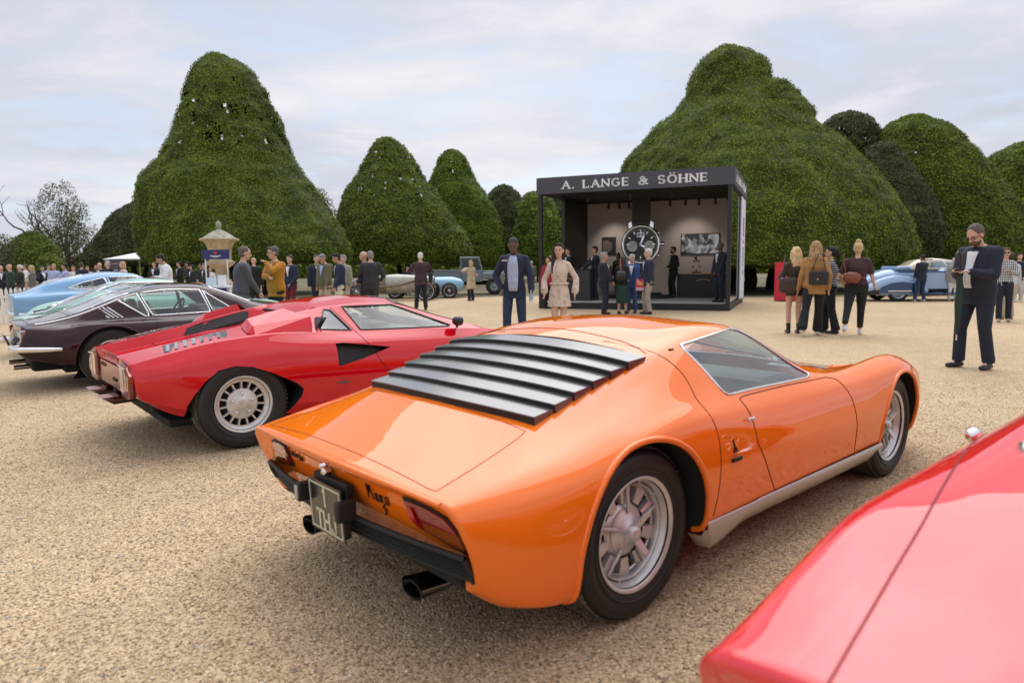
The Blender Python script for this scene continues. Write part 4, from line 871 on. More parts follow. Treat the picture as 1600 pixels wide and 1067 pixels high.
        ft_i = (.45, s * .535, 1.0); ft_o = (.61, s * .72, .935); fb_o = (.585, s * .80, .812); fm_o = (.60, s * .775, .865); fb_i = (.50, s * .53, .90); ro2 = (.14, s * .79, .822)
        v = [Vector(p) for p in (rb_o, rb_i, rt_o, rt_i, ft_i, ft_o, fb_o, fm_o, fb_i, ro2)]
        m.add(v, [(0, 2, 3, 1), (2, 5, 4, 3), (0, 9, 7, 5, 2), (9, 6, 7), (1, 3, 4, 8)])
        o = m.build('air_box', pm, root, smooth=False); bv = o.modifiers.new('bevel', 'BEVEL'); bv.width = .006; bv.segments = 2
        m = MB(); m.add([Vector(p) for p in ((.602, s * .718, .93), (.45, s * .54, .99), (.50, s * .535, .90), (.575, s * .795, .815), (.592, s * .772, .862))], [(0, 1, 2, 3, 4)]); m.build('air_box_opening', ub, root)
        m = MB()
        for k in range(2): m.box((.66 + .03 * k, s * .70, .87), (.012, .12, .12), rot=(0, R(35), 0))
        m.build('intake_grille', blackt, root)
        # door mirror
        m = MB(); m.lathe([(0, -.04), (.03, -.04), (.042, -.02), (.045, .03), (.040, .04)], 18, c=(1.97, s * .83, .825), axis='x'); m.tube([(1.99, s * .79, .765), (1.98, s * .82, .80)], .012, 6); m.build('mirror', blackt, root)
        m = MB(); m.box((.77, s * .945, .412), (.10, .006, .016), bev=.002); m.build('side_badge', mat('badge_grey', (.18, .16, .15), .3, .7), root)
    # tail: light clusters, mirror bright panel, badges, pipes
    red = mat('lamp_red', (.28, .006, .01), .12, coat=1, spec=.8); amb = mat('lamp_amber', (.35, .09, .02), .12, coat=1, spec=.8)
    pl = mat('tail_panel', (.40, .16, .14), .18, .8)
    m = MB(); m.box((-.692, 0, .53), (.012, .76, .17), bev=.004); m.build('tail_panel', pl, root)
    for s in (-1, 1):
        e = empty('tail_light', (0, 0, 0), 0, root); m = MB()
        hexo = [(.44, .66), (.48, .70), (.70, .655), (.775, .60), (.775, .50), (.72, .435), (.50, .425), (.44, .47)]
        M = frame(Vector((-.722, 0, 0)), (0, s, 0), (-1, 0, 0)) ; T = Matrix(((0, 0, -1, -.712), (s, 0, 0, 0), (0, 1, 0, 0), (0, 0, 0, 1)))
        m.prism(hexo, -.02, .0, T); o = m.build('bezel', pl, e)
        m = MB(); m.prism([(.49, .64), (.60, .63), (.60, .46), (.49, .47)], .0, .008, T); m.build('lens', mat('lamp_clear', (.5, .32, .28), .1, coat=1), e)
        m = MB(); m.prism([(.62, .625), (.70, .60), (.70, .48), (.62, .465)], .0, .008, T); m.build('lens', red, e)
        m = MB(); m.prism([(.715, .60), (.755, .58), (.755, .50), (.715, .48)], .0, .008, T); m.build('lens', amb, e)
        m = MB(); m.box((-.724, s * .60, .648), (.012, .24, .012), rot=(s * R(-4), 0, 0)); m.build('chrome_strip', chrome, e)
        x = empty('exhaust', (0, 0, 0), 0, root)
        for k in (0, 1):
            y = s * (.20 + .075 * k); m = MB(); n_ = 20
            v = [(-.5, y + .036 * math.cos(a), .385 + .036 * math.sin(a)) for a in np.linspace(0, 2 * math.pi, n_ + 1)[:-1]] + [(-.80 + .10 * (1 - math.sin(a)) / 2 - .03, y + .036 * math.cos(a), .375 + .036 * math.sin(a)) for a in np.linspace(0, 2 * math.pi, n_ + 1)[:-1]]
            m.add(v, [(i, (i + 1) % n_, n_ + (i + 1) % n_, n_ + i) for i in range(n_)], True); m.build('tailpipe', mat('pipe_chrome', (.13, .08, .08), .18, 1), x)
    m = MB(); m.box((-.66, .0, .395), (.03, .06, .10)); m.box((-.28, 0, .32), (.5, 1.05, .09), bev=.03); m.box((1.2, 0, .21), (3.3, 1.3, .05)); m.box((0, 0, .34), (.6, .9, .3)); m.build('underbody', ub, root)
    def lw(t, y, z, sz, nm):
        m = MB(); M = frame(Vector((-.70, y, z)), (0, -1, 0), (-1, 0, 0)); text_strokes(m, t, sz, 0, 0, sz * .14, M); m.build(nm, mat('badge_metal', (.03, .03, .03), .25, .8), root)
    lw('LAMBORGHINI', .32, .575, .022, 'maker_badge'); lw('COUNTACH', -.12, .50, .022, 'model_badge')
    cabin(root, .75, 2.2, .70, .20, .70, .88, mat('cream_leather', (.50, .44, .34), .55), 1.85, .66, .36)
    m = MB(); m.box((.68, 0, .80), (.04, 1.1, .3)); m.build('bulkhead', mat('cabin_black', (.022, .021, .02), .75), root)
    for s in (-1, 1):
        wheel(root, Vector((0, 0, 0)), .330, .25, .205, 'slots', s).location = (0, s * .775, .330)
        wheel(root, Vector((0, 0, 0)), .310, .215, .20, 'slots', s).location = (2.45, s * .75, .310)
    m = MB(); m.tube([(2.36, -.05, .78), (2.20, .10, .86), (1.95, .25, .95)], .006, 5); m.tube([(2.38, -.3, .77), (2.30, -.18, .80), (2.12, -.1, .86)], .007, 5); m.build('wiper', blackt, root)
    return root
wedge = build_wedge()
# ------------------------------------------------------------------ front engined fastback coupes
def build_gt(name_label, loc, hd, pm, P, wheelstyle='wire', group='classic cars parked on the gravel', extras=None):
    root = empty('sports_car', (*loc, 0), R(hd)); tag(root, name_label, 'car', group)
    sh = Shell(P['rows'], P['x0'], P['x1'], .03, crease=P.get('crease', ()), sub=4, sig=P.get('sig', 2), bowT=P.get('bowT', .08), bowN=P.get('bowN', .15), dxT=P.get('dxT'), W=P.get('W', .8), tail=P.get('tail', lambda k, u, y, z: 0), nose=lambda k, u, y, z: 0, fall=.45)
    wb = P['wb']; wr = P.get('wr', .33)
    for s in (-1, 1):
        for cx in (0, wb):
            fs = arch_cut(sh, cx, wr, wr + .045, wr + .03, s); lp = sh.loops(fs); sh.drop(fs); arch_finish(cx, wr, wr + .045, wr + .03, s, lp, root, pm, .008)
    chrome = mat('chrome', (.78, .78, .79), .08, 1)
    gl = glassmat('car_glass_pale', (.80, .88, .86), .08)
    specs = []
    for nm, pol in P['side_glass']: specs += side_pair(pol, nm, .35)
    for nm, pol in P['top_glass']: specs.append((pol, 'xy', lambda c, n: n.z > .15, nm))
    gm_ = glasses(sh, specs, root, gl, chrome, P.get('trim', .009))
    for nm, pol in P.get('lid', []):
        fs = sh.cut(pol, 'xy', lambda c, n: n.z > .2); lp = sh.loops(fs); o = sh.take(fs, nm, pm, root); b = MB()
        for l in lp: b.tube(resample([p for p, n in l], .03), .003, 6, True)
        b.build('shut_line', mat('panel_gap_dark', (.012, .008, .008), .9), o)
    if extras: extras(root, sh, chrome)
    sh_body = sh.export(sh.bm.faces, 'body', pm, root)
    seam_set(sh, [(pts, 'side', s) for pts in P.get('seams', []) for s in (-1, 1)], .003, mat('panel_gap_dark', (.012, .008, .008), .9), root, 'door_gap')
    x0, x1, w, sx, dx, dz = P['cabin']
    cabin(root, x0, x1, w, .22, P.get('belt', .72), sx, P.get('seatm', mat('tan_hide', (.30, .17, .09), .55)), dx, dz, P.get('steer', .36))
    m = MB(); m.box((wb / 2, 0, .22), (wb + .9, 1.2, .06)); m.box((-.45, 0, .28), (.6, .9, .14), bev=.04); m.build('underbody', mat('underbody_black', (.012, .012, .012), .9), root)
    tw = P.get('track', .70)
    for s in (-1, 1):
        for cx in (0, wb): wheel(root, Vector((0, 0, 0)), wr, .18, .20, wheelstyle, s, 0).location = (cx, s * tw, wr)
    return root, sh
def gt_rows(x0, x1, tail, rooff, wsb, hood, nose, w, zb=.26, belt=(.74, .80), roof=None):
    """generic fastback half body: tail=(z,halfwidth), rooff=(x,z,half) rear of roof .. etc"""
    zt, wt = tail; xr, zr = rooff; xw, zw = wsb; zh = hood; zn = nose; xm = xr - .45
    c = [(x0, 0, zt), (x0 + .25, 0, zt + .05), ((x0 + xm) / 2 + .1, 0, (zt + zr) / 2 + .06), (xm, 0, zr - .05), (xr, 0, zr), (xr + .35, 0, zr - .015), (xw - .45, 0, zr - .09 - 0 * zw), (xw, 0, zw), (xw + .3, 0, zw - .02), (x1 - .9, 0, zh), (x1 - .25, 0, (zh + zn) / 2 + .07), (x1, 0, zn)]
    def lat(f, dz, lo=0, yf=None):
        return [(x, (yf[i] if yf else f), z - dz[i]) for i, (x, _, z) in enumerate(c)]
    r1 = lat(.3, [.003, .004, .01, .012, .012, .012, .012, .008, .006, .01, .01, .01], yf=[.30, .30, .28, .28, .28, .28, .30, .34, .34, .32, .3, .24])
    r2 = lat(.5, [.01, .012, .04, .05, .048, .048, .055, .03, .02, .03, .03, .03], yf=[.52, .55, .54, .52, .51, .51, .54, .60, .58, .54, .48, .38])
    gb = [(x0, wt * .88, zt - .025), (x0 + .25, .68, zt + .0), (-.2, .71, (zt + belt[1]) / 2), (.2, .715, belt[1]), (xr, .72, belt[1]), (xw - .45, .72, belt[1]), (xw, .70, zw - .04), (xw + .3, .68, zw - .05), (x1 - .9, .64, zh - .02), (x1 - .25, .54, (zh + zn) / 2 + .02), (x1, .42, zn - .03)]
    s1 = [(x0, wt * .97, zt - .06), (x0 + .3, .78, belt[0] - .04), (-.2, .80, belt[0] + .02), (.3, .81, belt[0] + .01), (xw, .80, belt[0] - .01), (wb_(x1), .76, zh - .02), (x1 - .25, .60, (zh + zn) / 2 - .02), (x1, .44, zn - .05)]
    s2 = [(x0, wt, zt - .14), (x0 + .35, w - .03, .60), (0, w, .60), (xw, w, .58), (wb_(x1), w - .01, .58), (x1 - .3, w - .18, .48), (x1, .46, .42)]
    s3 = [(x0, wt - .01, .45), (x0 + .35, w - .01, .44), (0, w + .005, .44), (xw, w + .005, .42), (wb_(x1), w, .42), (x1 - .3, w - .2, .38), (x1, .44, .36)]
    s4 = [(x0, wt - .08, zb + .08), (x0 + .45, w - .05, zb + .01), (0, w - .03, zb), (xw, w - .03, zb - .01), (wb_(x1), w - .05, zb), (x1, .40, .30)]
    s5 = [(x0, wt - .16, zb + .07), (x0 + .45, w - .10, zb - .01), (0, w - .09, zb - .02), (xw, w - .09, zb - .03), (wb_(x1), w - .12, zb - .02), (x1, .34, .28)]
    return [c, r1, r2, gb, s1, s2, s3, s4, s5]
def wb_(x1): return x1 - .85
# dark maroon coupe with chrome and pillar louvres
def ex_maroon(root, sh, chrome):
    for s in (-1, 1):
        m = MB(); m.tube([(-.80, s * .66, .515), (-.945, s * .66, .500), (-.925, s * .76, .497), (-.86, s * .825, .495), (-.68, s * .875, .488), (-.50, s * .885, .480)], [.02, .032, .032, .030, .028, .018], 8, flat=.6); m.build('bumper', chrome, root)
        m = MB(); P = [sh.hit_side(x, z, s)[0] for x, z in ((-.81, .68), (-.78, .68), (-.77, .55), (-.81, .55))]
        for k in range(4):
            x = -.14 + .045 * k; a = sh.hit_side(x, .90, s)[0]; b = sh.hit_side(x + .14, .775, s)[0]
            if a and b:
                m2 = MB(); m2.tube([a, (a + b) / 2 + Vector((0, s * .004, 0)), b], .012, 6); m2.build('pillar_louvre', mat('louvre_metal', (.42, .40, .41), .25, .8), root)
        m = MB(); m.box((-.832, s * .66, .615), (.03, .07, .13), bev=.008); m.build('tail_light', mat('lamp_red', (.28, .006, .01), .12, coat=1, spec=.8), root)
        m = MB(); m.box((-.822, s * .705, .615), (.05, .012, .15), bev=.004); m.build('lamp_chrome', chrome, root)
        # bright strip from the tail up to the roof
        b = MB(); l = surf_line(sh, [(-.70, s * .60), (-.3, s * .60), (.05, s * .575), (.12, s * .56)], 'top')
        b.tube([p + Vector((0, 0, .004)) for p, n in l], .011, 6); b.build('drip_moulding', chrome, root)
        m = MB(); m.tube([(-.5, s * .30, .27), (-.90, s * .30, .26)], .028, 10); m.build('tailpipe', mat('blackened_chrome', (.30, .27, .26), .12, 1), root)
    m = MB(); m.box((-.935, 0, .56), (.02, .40, .12), bev=.004, rot=(0, R(-18), 0)); m.build('number_plate', mat('plate_black', (.012, .012, .012), .3, coat=.5), root)
    m = MB(); m.tube([(1.70, -.15, .94), (1.58, .05, .985), (1.42, .20, 1.03)], .006, 5); m.tube([(1.72, -.45, .93), (1.62, -.30, .965), (1.50, -.2, 1.0)], .007, 5); m.build('wiper', mat('satin_black', (.012, .012, .013), .38, coat=.2, coatr=.3), root)
marpaint = paint('maroon_paint', (.030, .006, .009), ior=1.45)
mr_ = gt_rows(-.80, 3.55, (.735, .72), (.62, 1.155), (1.78, .895), .76, .50, .86, .285, (.715, .765))
mr_[3] = [(-.80, .66, .715), (-.55, .69, .722), (-.2, .70, .735), (.2, .71, .755), (.62, .72, .765), (1.3, .72, .80), (1.75, .70, .845), (2.0, .68, .83), (2.65, .64, .75), (3.3, .54, .62), (3.55, .42, .47)]
mr_[2] = [(-.80, .56, .728), (-.55, .58, .76), (-.2, .575, .865), (.12, .56, .985), (.62, .53, 1.095), (.97, .53, 1.10), (1.33, .56, 1.02), (1.75, .62, .87), (2.0, .60, .855), (2.65, .54, .76), (3.3, .48, .63), (3.55, .38, .48)]
for _i, _y, _d in ((0, 0, .012), (1, .30, .010)): mr_[_i] = [(x, _y, z + _d) for x, z in ((-.80, .730), (-.55, .762), (-.2, .868), (.12, .995), (.4, 1.085), (.62, 1.13), (.97, 1.145), (1.15, 1.12), (1.33, 1.06), (1.75, .895), (2.0, .865), (2.65, .77), (3.3, .64), (3.55, .50))]
maroon, maroon_sh = build_gt('dark maroon fastback coupe with chrome window frames and pillar louvres', (-5.036, 8.317), 40, marpaint,
    dict(rows=mr_, x0=-.80, x1=3.55, wb=2.55, wr=.335, tail=lambda k, u, y, z: .03 * (1 - u * u), dxT=[0, 0, 0, 0, .01, -.02, -.06, .05, .09],
         side_glass=[('quarter_window', [(.10, .985), (.32, 1.045), (.42, .785), (.38, .775)]), ('side_window', [(.345, 1.050), (.60, 1.082), (.80, 1.082), (1.02, 1.070), (1.10, .80), (.45, .785)]), ('vent_window', [(1.05, 1.062), (1.36, .83), (1.13, .80)])],
         top_glass=[('windscreen', [(1.17, -.50), (1.17, .50), (1.62, .60), (1.74, .3), (1.76, 0), (1.74, -.3), (1.62, -.60)]), ('rear_window', [(-.30, -.48), (-.30, .48), (.25, .45), (.25, -.45)])],
         seams=[[(.47, .765), (.45, .70), (.46, .5), (.50, .32)], [(1.62, .80), (1.60, .6), (1.58, .3)]], lid=[('boot_lid', [(-.75, -.52), (-.75, .52), (-.36, .50), (-.36, -.50)])], cabin=(-.1, 1.75, .68, .55, 1.35, .74), belt=.74, seatm=mat('tan_hide', (.30, .17, .09), .55)), 'wire', extras=ex_maroon)
# pale green racer with a round number patch
def ex_green(root, sh, chrome):
    m = MB(); G = []
    cen = (-.62, .0)
    def disc(rx, ry, off, mm, nm):
        m = MB(); rows_ = []
        for i in range(13):
            rows_.append([])
            for a in np.linspace(0, 2 * math.pi, 29):
                f = i / 12; h = sh.hit_top(cen[0] + rx * f * math.cos(a), cen[1] + ry * f * math.sin(a)); rows_[-1].append(h[0] + Vector((0, 0, off)) if h[0] else Vector((cen[0], cen[1], .8)))
        m.grid(rows_, flip=True); m.build(nm, mm, root)
    disc(.20, .30, .012, mat('white_roundel', (.75, .75, .72), .3, coat=1), 'number_roundel')
    m = MB(); pts = [(.08, .12), (.12, .03), (.10, -.08), (.04, -.13), (-.04, -.02), (-.11, .14), (-.12, -.14)]
    l = []
    for a, b in zip(pts[:-1], pts[1:]):
        for t in np.linspace(0, 1, 5): h = sh.hit_top(cen[0] + a[0] + (b[0] - a[0]) * t, cen[1] + a[1] + (b[1] - a[1]) * t); l.append(h[0] + Vector((0, 0, .014)))
    m.tube(l, .018, 6, flat=.3); m.build('number_two', mat('number_grey', (.10, .10, .11), .4), root)
    for s in (-1, 1):
        m = MB(); m.tube([(-.96, s * .3, .46), (-.95, s * .60, .46), (-.82, s * .74, .46)], .022, 8); m.build('bumper', chrome, root)
    m = MB(); m.lathe([(0, .02), (.05, .02), (.06, 0)], 14, c=(-.46, .0, .77)); m.build('filler_cap', chrome, root)
gr_ = gt_rows(-.88, 3.45, (.62, .66), (.75, 1.20), (1.75, .93), .80, .52, .82, .28, (.80, .90))
for _i, _y, _dz in ((0, 0, 0), (1, .29, .012), (2, .50, .05)): gr_[_i] = [(x, _y, z - _dz * (0 if x < -.8 else 1)) for x, z in ((-.88, .60), (-.55, .715), (-.2, .895), (.2, 1.06), (.5, 1.155), (.8, 1.20), (1.1, 1.19), (1.35, 1.12), (1.75, .92), (2.1, .88), (2.6, .80), (3.2, .66), (3.45, .52))]
gr_[3] = [(-.88, .58, .58), (-.55, .66, .69), (-.2, .70, .80), (.2, .715, .88), (.8, .72, .90), (1.35, .72, .90), (1.75, .70, .88), (2.6, .64, .78), (3.2, .54, .62), (3.45, .42, .48)]
green, green_sh = build_gt('pale green fastback racer with white number roundel on its tail', (-7.07, 11.38), 40, paint('seafoam_paint', (.27, .47, .40)),
    dict(rows=gr_, x0=-.88, x1=3.45, wb=2.4, wr=.335, W=.7, bowT=.12, side_glass=[('side_window', [(.10, 1.03), (.45, 1.12), (1.15, 1.12), (1.45, .93), (.40, .925)])],
         top_glass=[('windscreen', [(1.20, -.50), (1.20, .50), (1.60, .58), (1.72, 0), (1.60, -.58)]), ('rear_window', [(-.40, -.20), (-.32, -.36), (-.1, -.44), (.12, -.40), (.24, -.26), (.28, 0), (.24, .26), (.12, .40), (-.1, .44), (-.32, .36), (-.40, .20), (-.42, 0)])],
         cabin=(-.1, 1.7, .66, .55, 1.35, .84), belt=.84, seatm=mat('cream_leather', (.50, .44, .34), .55), trim=.012), 'wire', extras=ex_green)
# light blue grand tourer
def ex_blue(root, sh, chrome):
    for s in (-1, 1):
        m = MB(); m.tube([(-1.0, 0, .50), (-1.0, s * .45, .50), (-.96, s * .68, .50), (-.82, s * .82, .50), (-.50, s * .87, .50)], [.045, .045, .045, .04, .03], 8, flat=.6); m.build('bumper', chrome, root)
        m = MB(); m.lathe([(0, -.02), (.04, -.015), (.05, 0), (.05, .03)], 16, c=(-.93, s * .66, .72), axis='x'); m.lathe([(0, -.02), (.035, -.015), (.04, 0), (.04, .03)], 16, c=(-.94, s * .66, .62), axis='x'); m.build('tail_light', mat('lamp_amber', (.35, .09, .02), .12, coat=1, spec=.8), root)
bl_ = gt_rows(-.95, 3.55, (.88, .76), (.75, 1.31), (1.80, .98), .86, .56, .84, .30, (.84, .94))
blue, blue_sh = build_gt('light blue grand tourer with chrome bumper beside the white picket fence', (-9.31, 14.31), 40, paint('skyblue_paint', (.20, .38, .60)),
    dict(rows=bl_, x0=-.95, x1=3.55, wb=2.5, wr=.345, W=.78, bowT=.05, side_glass=[('quarter_window', [(-.05, .985), (.25, 1.10), (.62, 1.19), (.68, .975), (.20, .965)]), ('side_window', [(.68, 1.20), (1.20, 1.20), (1.50, .99), (.73, .975)])],
         top_glass=[('windscreen', [(1.24, -.50), (1.24, .50), (1.64, .60), (1.76, 0), (1.64, -.60)]), ('rear_window', [(-.35, -.44), (-.35, .44), (.0, .49), (.25, .40), (.30, 0), (.25, -.40), (.0, -.49)])],
         cabin=(-.1, 1.75, .68, .6, 1.4, .88), belt=.88, seatm=mat('dark_hide', (.03, .025, .02), .5), trim=.010), 'wire', extras=ex_blue)
# red coupe in the near corner, seen over its tail
def ex_near(root, sh, chrome):
    m = MB(); m.lathe([(0, -.03), (.018, -.02), (.022, 0), (.012, .02)], 14, c=(.31, .83, .815), axis='x'); m.tube([(.38, .79, .79), (.32, .825, .81)], .007, 6)
    m.build('mirror', chrome, root)
    m = MB(); m.box((-1.20, .50, .60), (.02, .24, .10), bev=.02); m.build('tail_light', mat('lamp_red', (.28, .006, .01), .12, coat=1, spec=.8), root)
    m = MB(); m.box((-1.20, -.50, .60), (.02, .24, .10), bev=.02); m.build('tail_light', mat('lamp_red', (.28, .006, .01), .12, coat=1, spec=.8), root)
nr_ = [
 [(-1.22,0,.80),(-.9,0,.845),(-.6,0,.885),(-.1,0,.97),(.3,0,1.13),(.9,0,1.24),(1.3,0,1.21),(1.95,0,.95),(2.3,0,.90),(2.9,0,.78),(3.4,0,.55)],
 [(-1.22,.30,.80),(-.9,.30,.842),(-.6,.30,.882),(-.1,.30,.962),(.3,.30,1.11),(.9,.28,1.225),(1.3,.28,1.19),(1.95,.34,.94),(2.3,.34,.89),(2.9,.33,.77),(3.4,.27,.54)],
 [(-1.22,.52,.792),(-.9,.54,.835),(-.6,.56,.872),(-.1,.56,.935),(.3,.53,1.05),(.9,.50,1.17),(1.3,.51,1.13),(1.95,.60,.92),(2.3,.58,.87),(2.9,.52,.74),(3.4,.40,.50)],
 [(-1.22,.66,.775),(-.9,.68,.83),(-.6,.69,.862),(-.1,.69,.90),(.3,.68,.93),(.9,.68,.94),(1.3,.69,.93),(1.95,.69,.88),(2.9,.64,.74),(3.4,.46,.50)],
 [(-1.22,.775,.748),(-1.10,.785,.755),(-.9,.765,.812),(-.6,.775,.848),(-.1,.780,.845),(.3,.785,.825),(.9,.79,.815),(1.95,.79,.80),(2.9,.70,.66),(3.4,.50,.46)],
 [(-1.22,.785,.675),(-.9,.815,.735),(-.6,.83,.755),(0,.84,.74),(.9,.84,.72),(1.95,.84,.70),(2.9,.75,.56),(3.4,.50,.40)],
 [(-1.22,.79,.60),(-.9,.84,.60),(0,.875,.58),(1.95,.86,.56),(2.9,.78,.48),(3.4,.5,.36)],
 [(-1.22,.76,.46),(-.9,.83,.40),(0,.87,.38),(1.95,.86,.36),(2.9,.77,.34),(3.4,.5,.3)],
 [(-1.22,.68,.38),(-.9,.78,.30),(0,.82,.25),(1.95,.81,.25),(2.9,.70,.26),(3.4,.42,.28)]]
near, near_sh = build_gt('bright red coupe cut off by the corner, seen over its rear deck', (1.642, 1.091), 41.6, paint('scarlet_paint', (.72, .016, .024), ior=1.78),
    dict(rows=nr_, x0=-1.15, x1=3.4, wb=2.4, wr=.33, W=.78, bowT=.06, sig=.8, dxT=[0, 0, 0, 0, 0, .02, .06, .10, .14], tail=lambda k, u, y, z: .05 * min(1, max(0, (.76 - z) / .04)) * min(1, (1 - abs(u)) / .12), side_glass=[('side_window', [(.35, .99), (.55, 1.09), (1.2, 1.12), (1.6, .93), (.45, .945)])],
         top_glass=[('windscreen', [(1.35, -.50), (1.35, .50), (1.80, .58), (1.90, 0), (1.80, -.58)]), ('rear_window', [(-.28, -.56), (-.28, .56), (-.20, .615), (.42, .53), (.42, -.53), (-.20, -.615)])],
         cabin=(.1, 1.8, .66, .65, 1.45, .85), belt=.85, trim=.014), 'wire', extras=ex_near)
seam_set(near_sh, [([(-1.20, q * .60), (-1.0, q * .62), (-.68, q * .655), (-.35, q * .70), (-.1, q * .735), (.1, q * .75)], 'top', 1) for q in (-1, 1)], .0022, mat('panel_gap_near', (.16, .008, .012), .7), near, 'boot_seam')
# ------------------------------------------------------------------ clipped yews and far vegetation
def vnoise(P, seed=0):
    P = np.asarray(P, float); i = np.floor(P).astype(np.int64); f = P - i; f = f * f * (3 - 2 * f)
    def h(a, b, c):
        n = (a * 374761393 + b * 668265263 + c * 2147483647 + seed * 1442695041) & 0xffffffff
        n = ((n ^ (n >> 13)) * 1274126177) & 0xffffffff; n = (n ^ (n >> 16)) & 0xffff
        return n / 65535.0
    r = 0
    for a in (0, 1):
        for b in (0, 1):
            for c in (0, 1):
                w = (f[..., 0] if a else 1 - f[..., 0]) * (f[..., 1] if b else 1 - f[..., 1]) * (f[..., 2] if c else 1 - f[..., 2])
                r = r + w * h(i[..., 0] + a, i[..., 1] + b, i[..., 2] + c)
    return r
def fbm(P, oct=3, seed=0):
    r = 0; a = .5; t = 0
    for o in range(oct): r = r + a * vnoise(np.asarray(P) * 2 ** o, seed + o); t += a; a *= .5
    return r / t
def foliage_mat(name, dark, mid, light, scale=.9):
    if name in _M: return _M[name]
    m = bpy.data.materials.new(name); m.use_nodes = True; g = Nt(m); b = g.n['Principled BSDF']; b.inputs['Roughness'].default_value = .65; b.inputs['Specular IOR Level'].default_value = .08
    tc = g.new('ShaderNodeTexCoord'); no = g.new('ShaderNodeTexNoise'); no.inputs['Scale'].default_value = scale; no.inputs['Detail'].default_value = 8; no.inputs['Roughness'].default_value = .7; g.l.new(tc.outputs['Object'], no.inputs['Vector'])
    wn = g.new('ShaderNodeTexWhiteNoise'); g.l.new(tc.outputs['Object'], wn.inputs['Vector'])
    n2 = g.new('ShaderNodeTexNoise'); n2.inputs['Scale'].default_value = 9; n2.inputs['Detail'].default_value = 3; g.l.new(tc.outputs['Object'], n2.inputs['Vector'])
    a1 = g.new('ShaderNodeMath', operation='MULTIPLY_ADD'); g.l.new(n2.outputs['Fac'], a1.inputs[0]); a1.inputs[1].default_value = .32; g.l.new(no.outputs['Fac'], a1.inputs[2])
    r = g.new('ShaderNodeValToRGB'); e = r.color_ramp.elements; e[0].position = .44; e[0].color = (*dark, 1); e[1].position = .92; e[1].color = (*light, 1); q = e.new(.66); q.color = (*mid, 1)
    g.l.new(a1.outputs[0], r.inputs[0]); g.l.new(r.outputs[0], b.inputs['Base Color'])
    _M[name] = m; return m
def tri_cards(P, Nr, size, rg, spread=.9, two=True):
    """leaf-sized triangles/quads at points P facing roughly along Nr"""
    n = len(P); D = Nr + rg.normal(0, spread, (n, 3)); D /= np.linalg.norm(D, axis=1)[:, None] + 1e-9
    A = np.cross(D, rg.normal(0, 1, (n, 3))); A /= np.linalg.norm(A, axis=1)[:, None] + 1e-9; B = np.cross(D, A)
    s = size * rg.uniform(.6, 1.35, (n, 1)); A = A * s; B = B * s * rg.uniform(.45, .8, (n, 1))
    V = np.stack([P - A * .5, P + B * .5, P + A * .5, P - B * .5], 1).reshape(-1, 3); F = np.arange(4 * n).reshape(-1, 4)
    return V, F
def fast_mesh(name, V, F, mats, parent=None, smooth=False, mi=None):
    """V array, F (n,4) or list of arrays"""
    me = bpy.data.meshes.new(name); V = np.asarray(V, np.float32); n = len(F); k = F.shape[1]
    me.vertices.add(len(V)); me.vertices.foreach_set('co', V.ravel()); me.loops.add(n * k); me.loops.foreach_set('vertex_index', F.astype(np.int32).ravel())
    me.polygons.add(n); me.polygons.foreach_set('loop_start', np.arange(0, n * k, k, dtype=np.int32))
    if not isinstance(mats, (list, tuple)): mats = [mats]
    for m in mats: me.materials.append(m)
    if mi is not None: me.polygons.foreach_set('material_index', np.asarray(mi, np.int32))
    me.polygons.foreach_set('use_smooth', np.full(n, smooth)); me.update(calc_edges=True); me.validate()
    o = bpy.data.objects.new(name, me); COL.objects.link(o)
    if parent: o.parent = parent
    return o
bark = mat('yew_bark', (.045, .030, .022), .9, var=.4, vscale=6, bump=.5, bscale=14, stretch=(1, 1, .25))
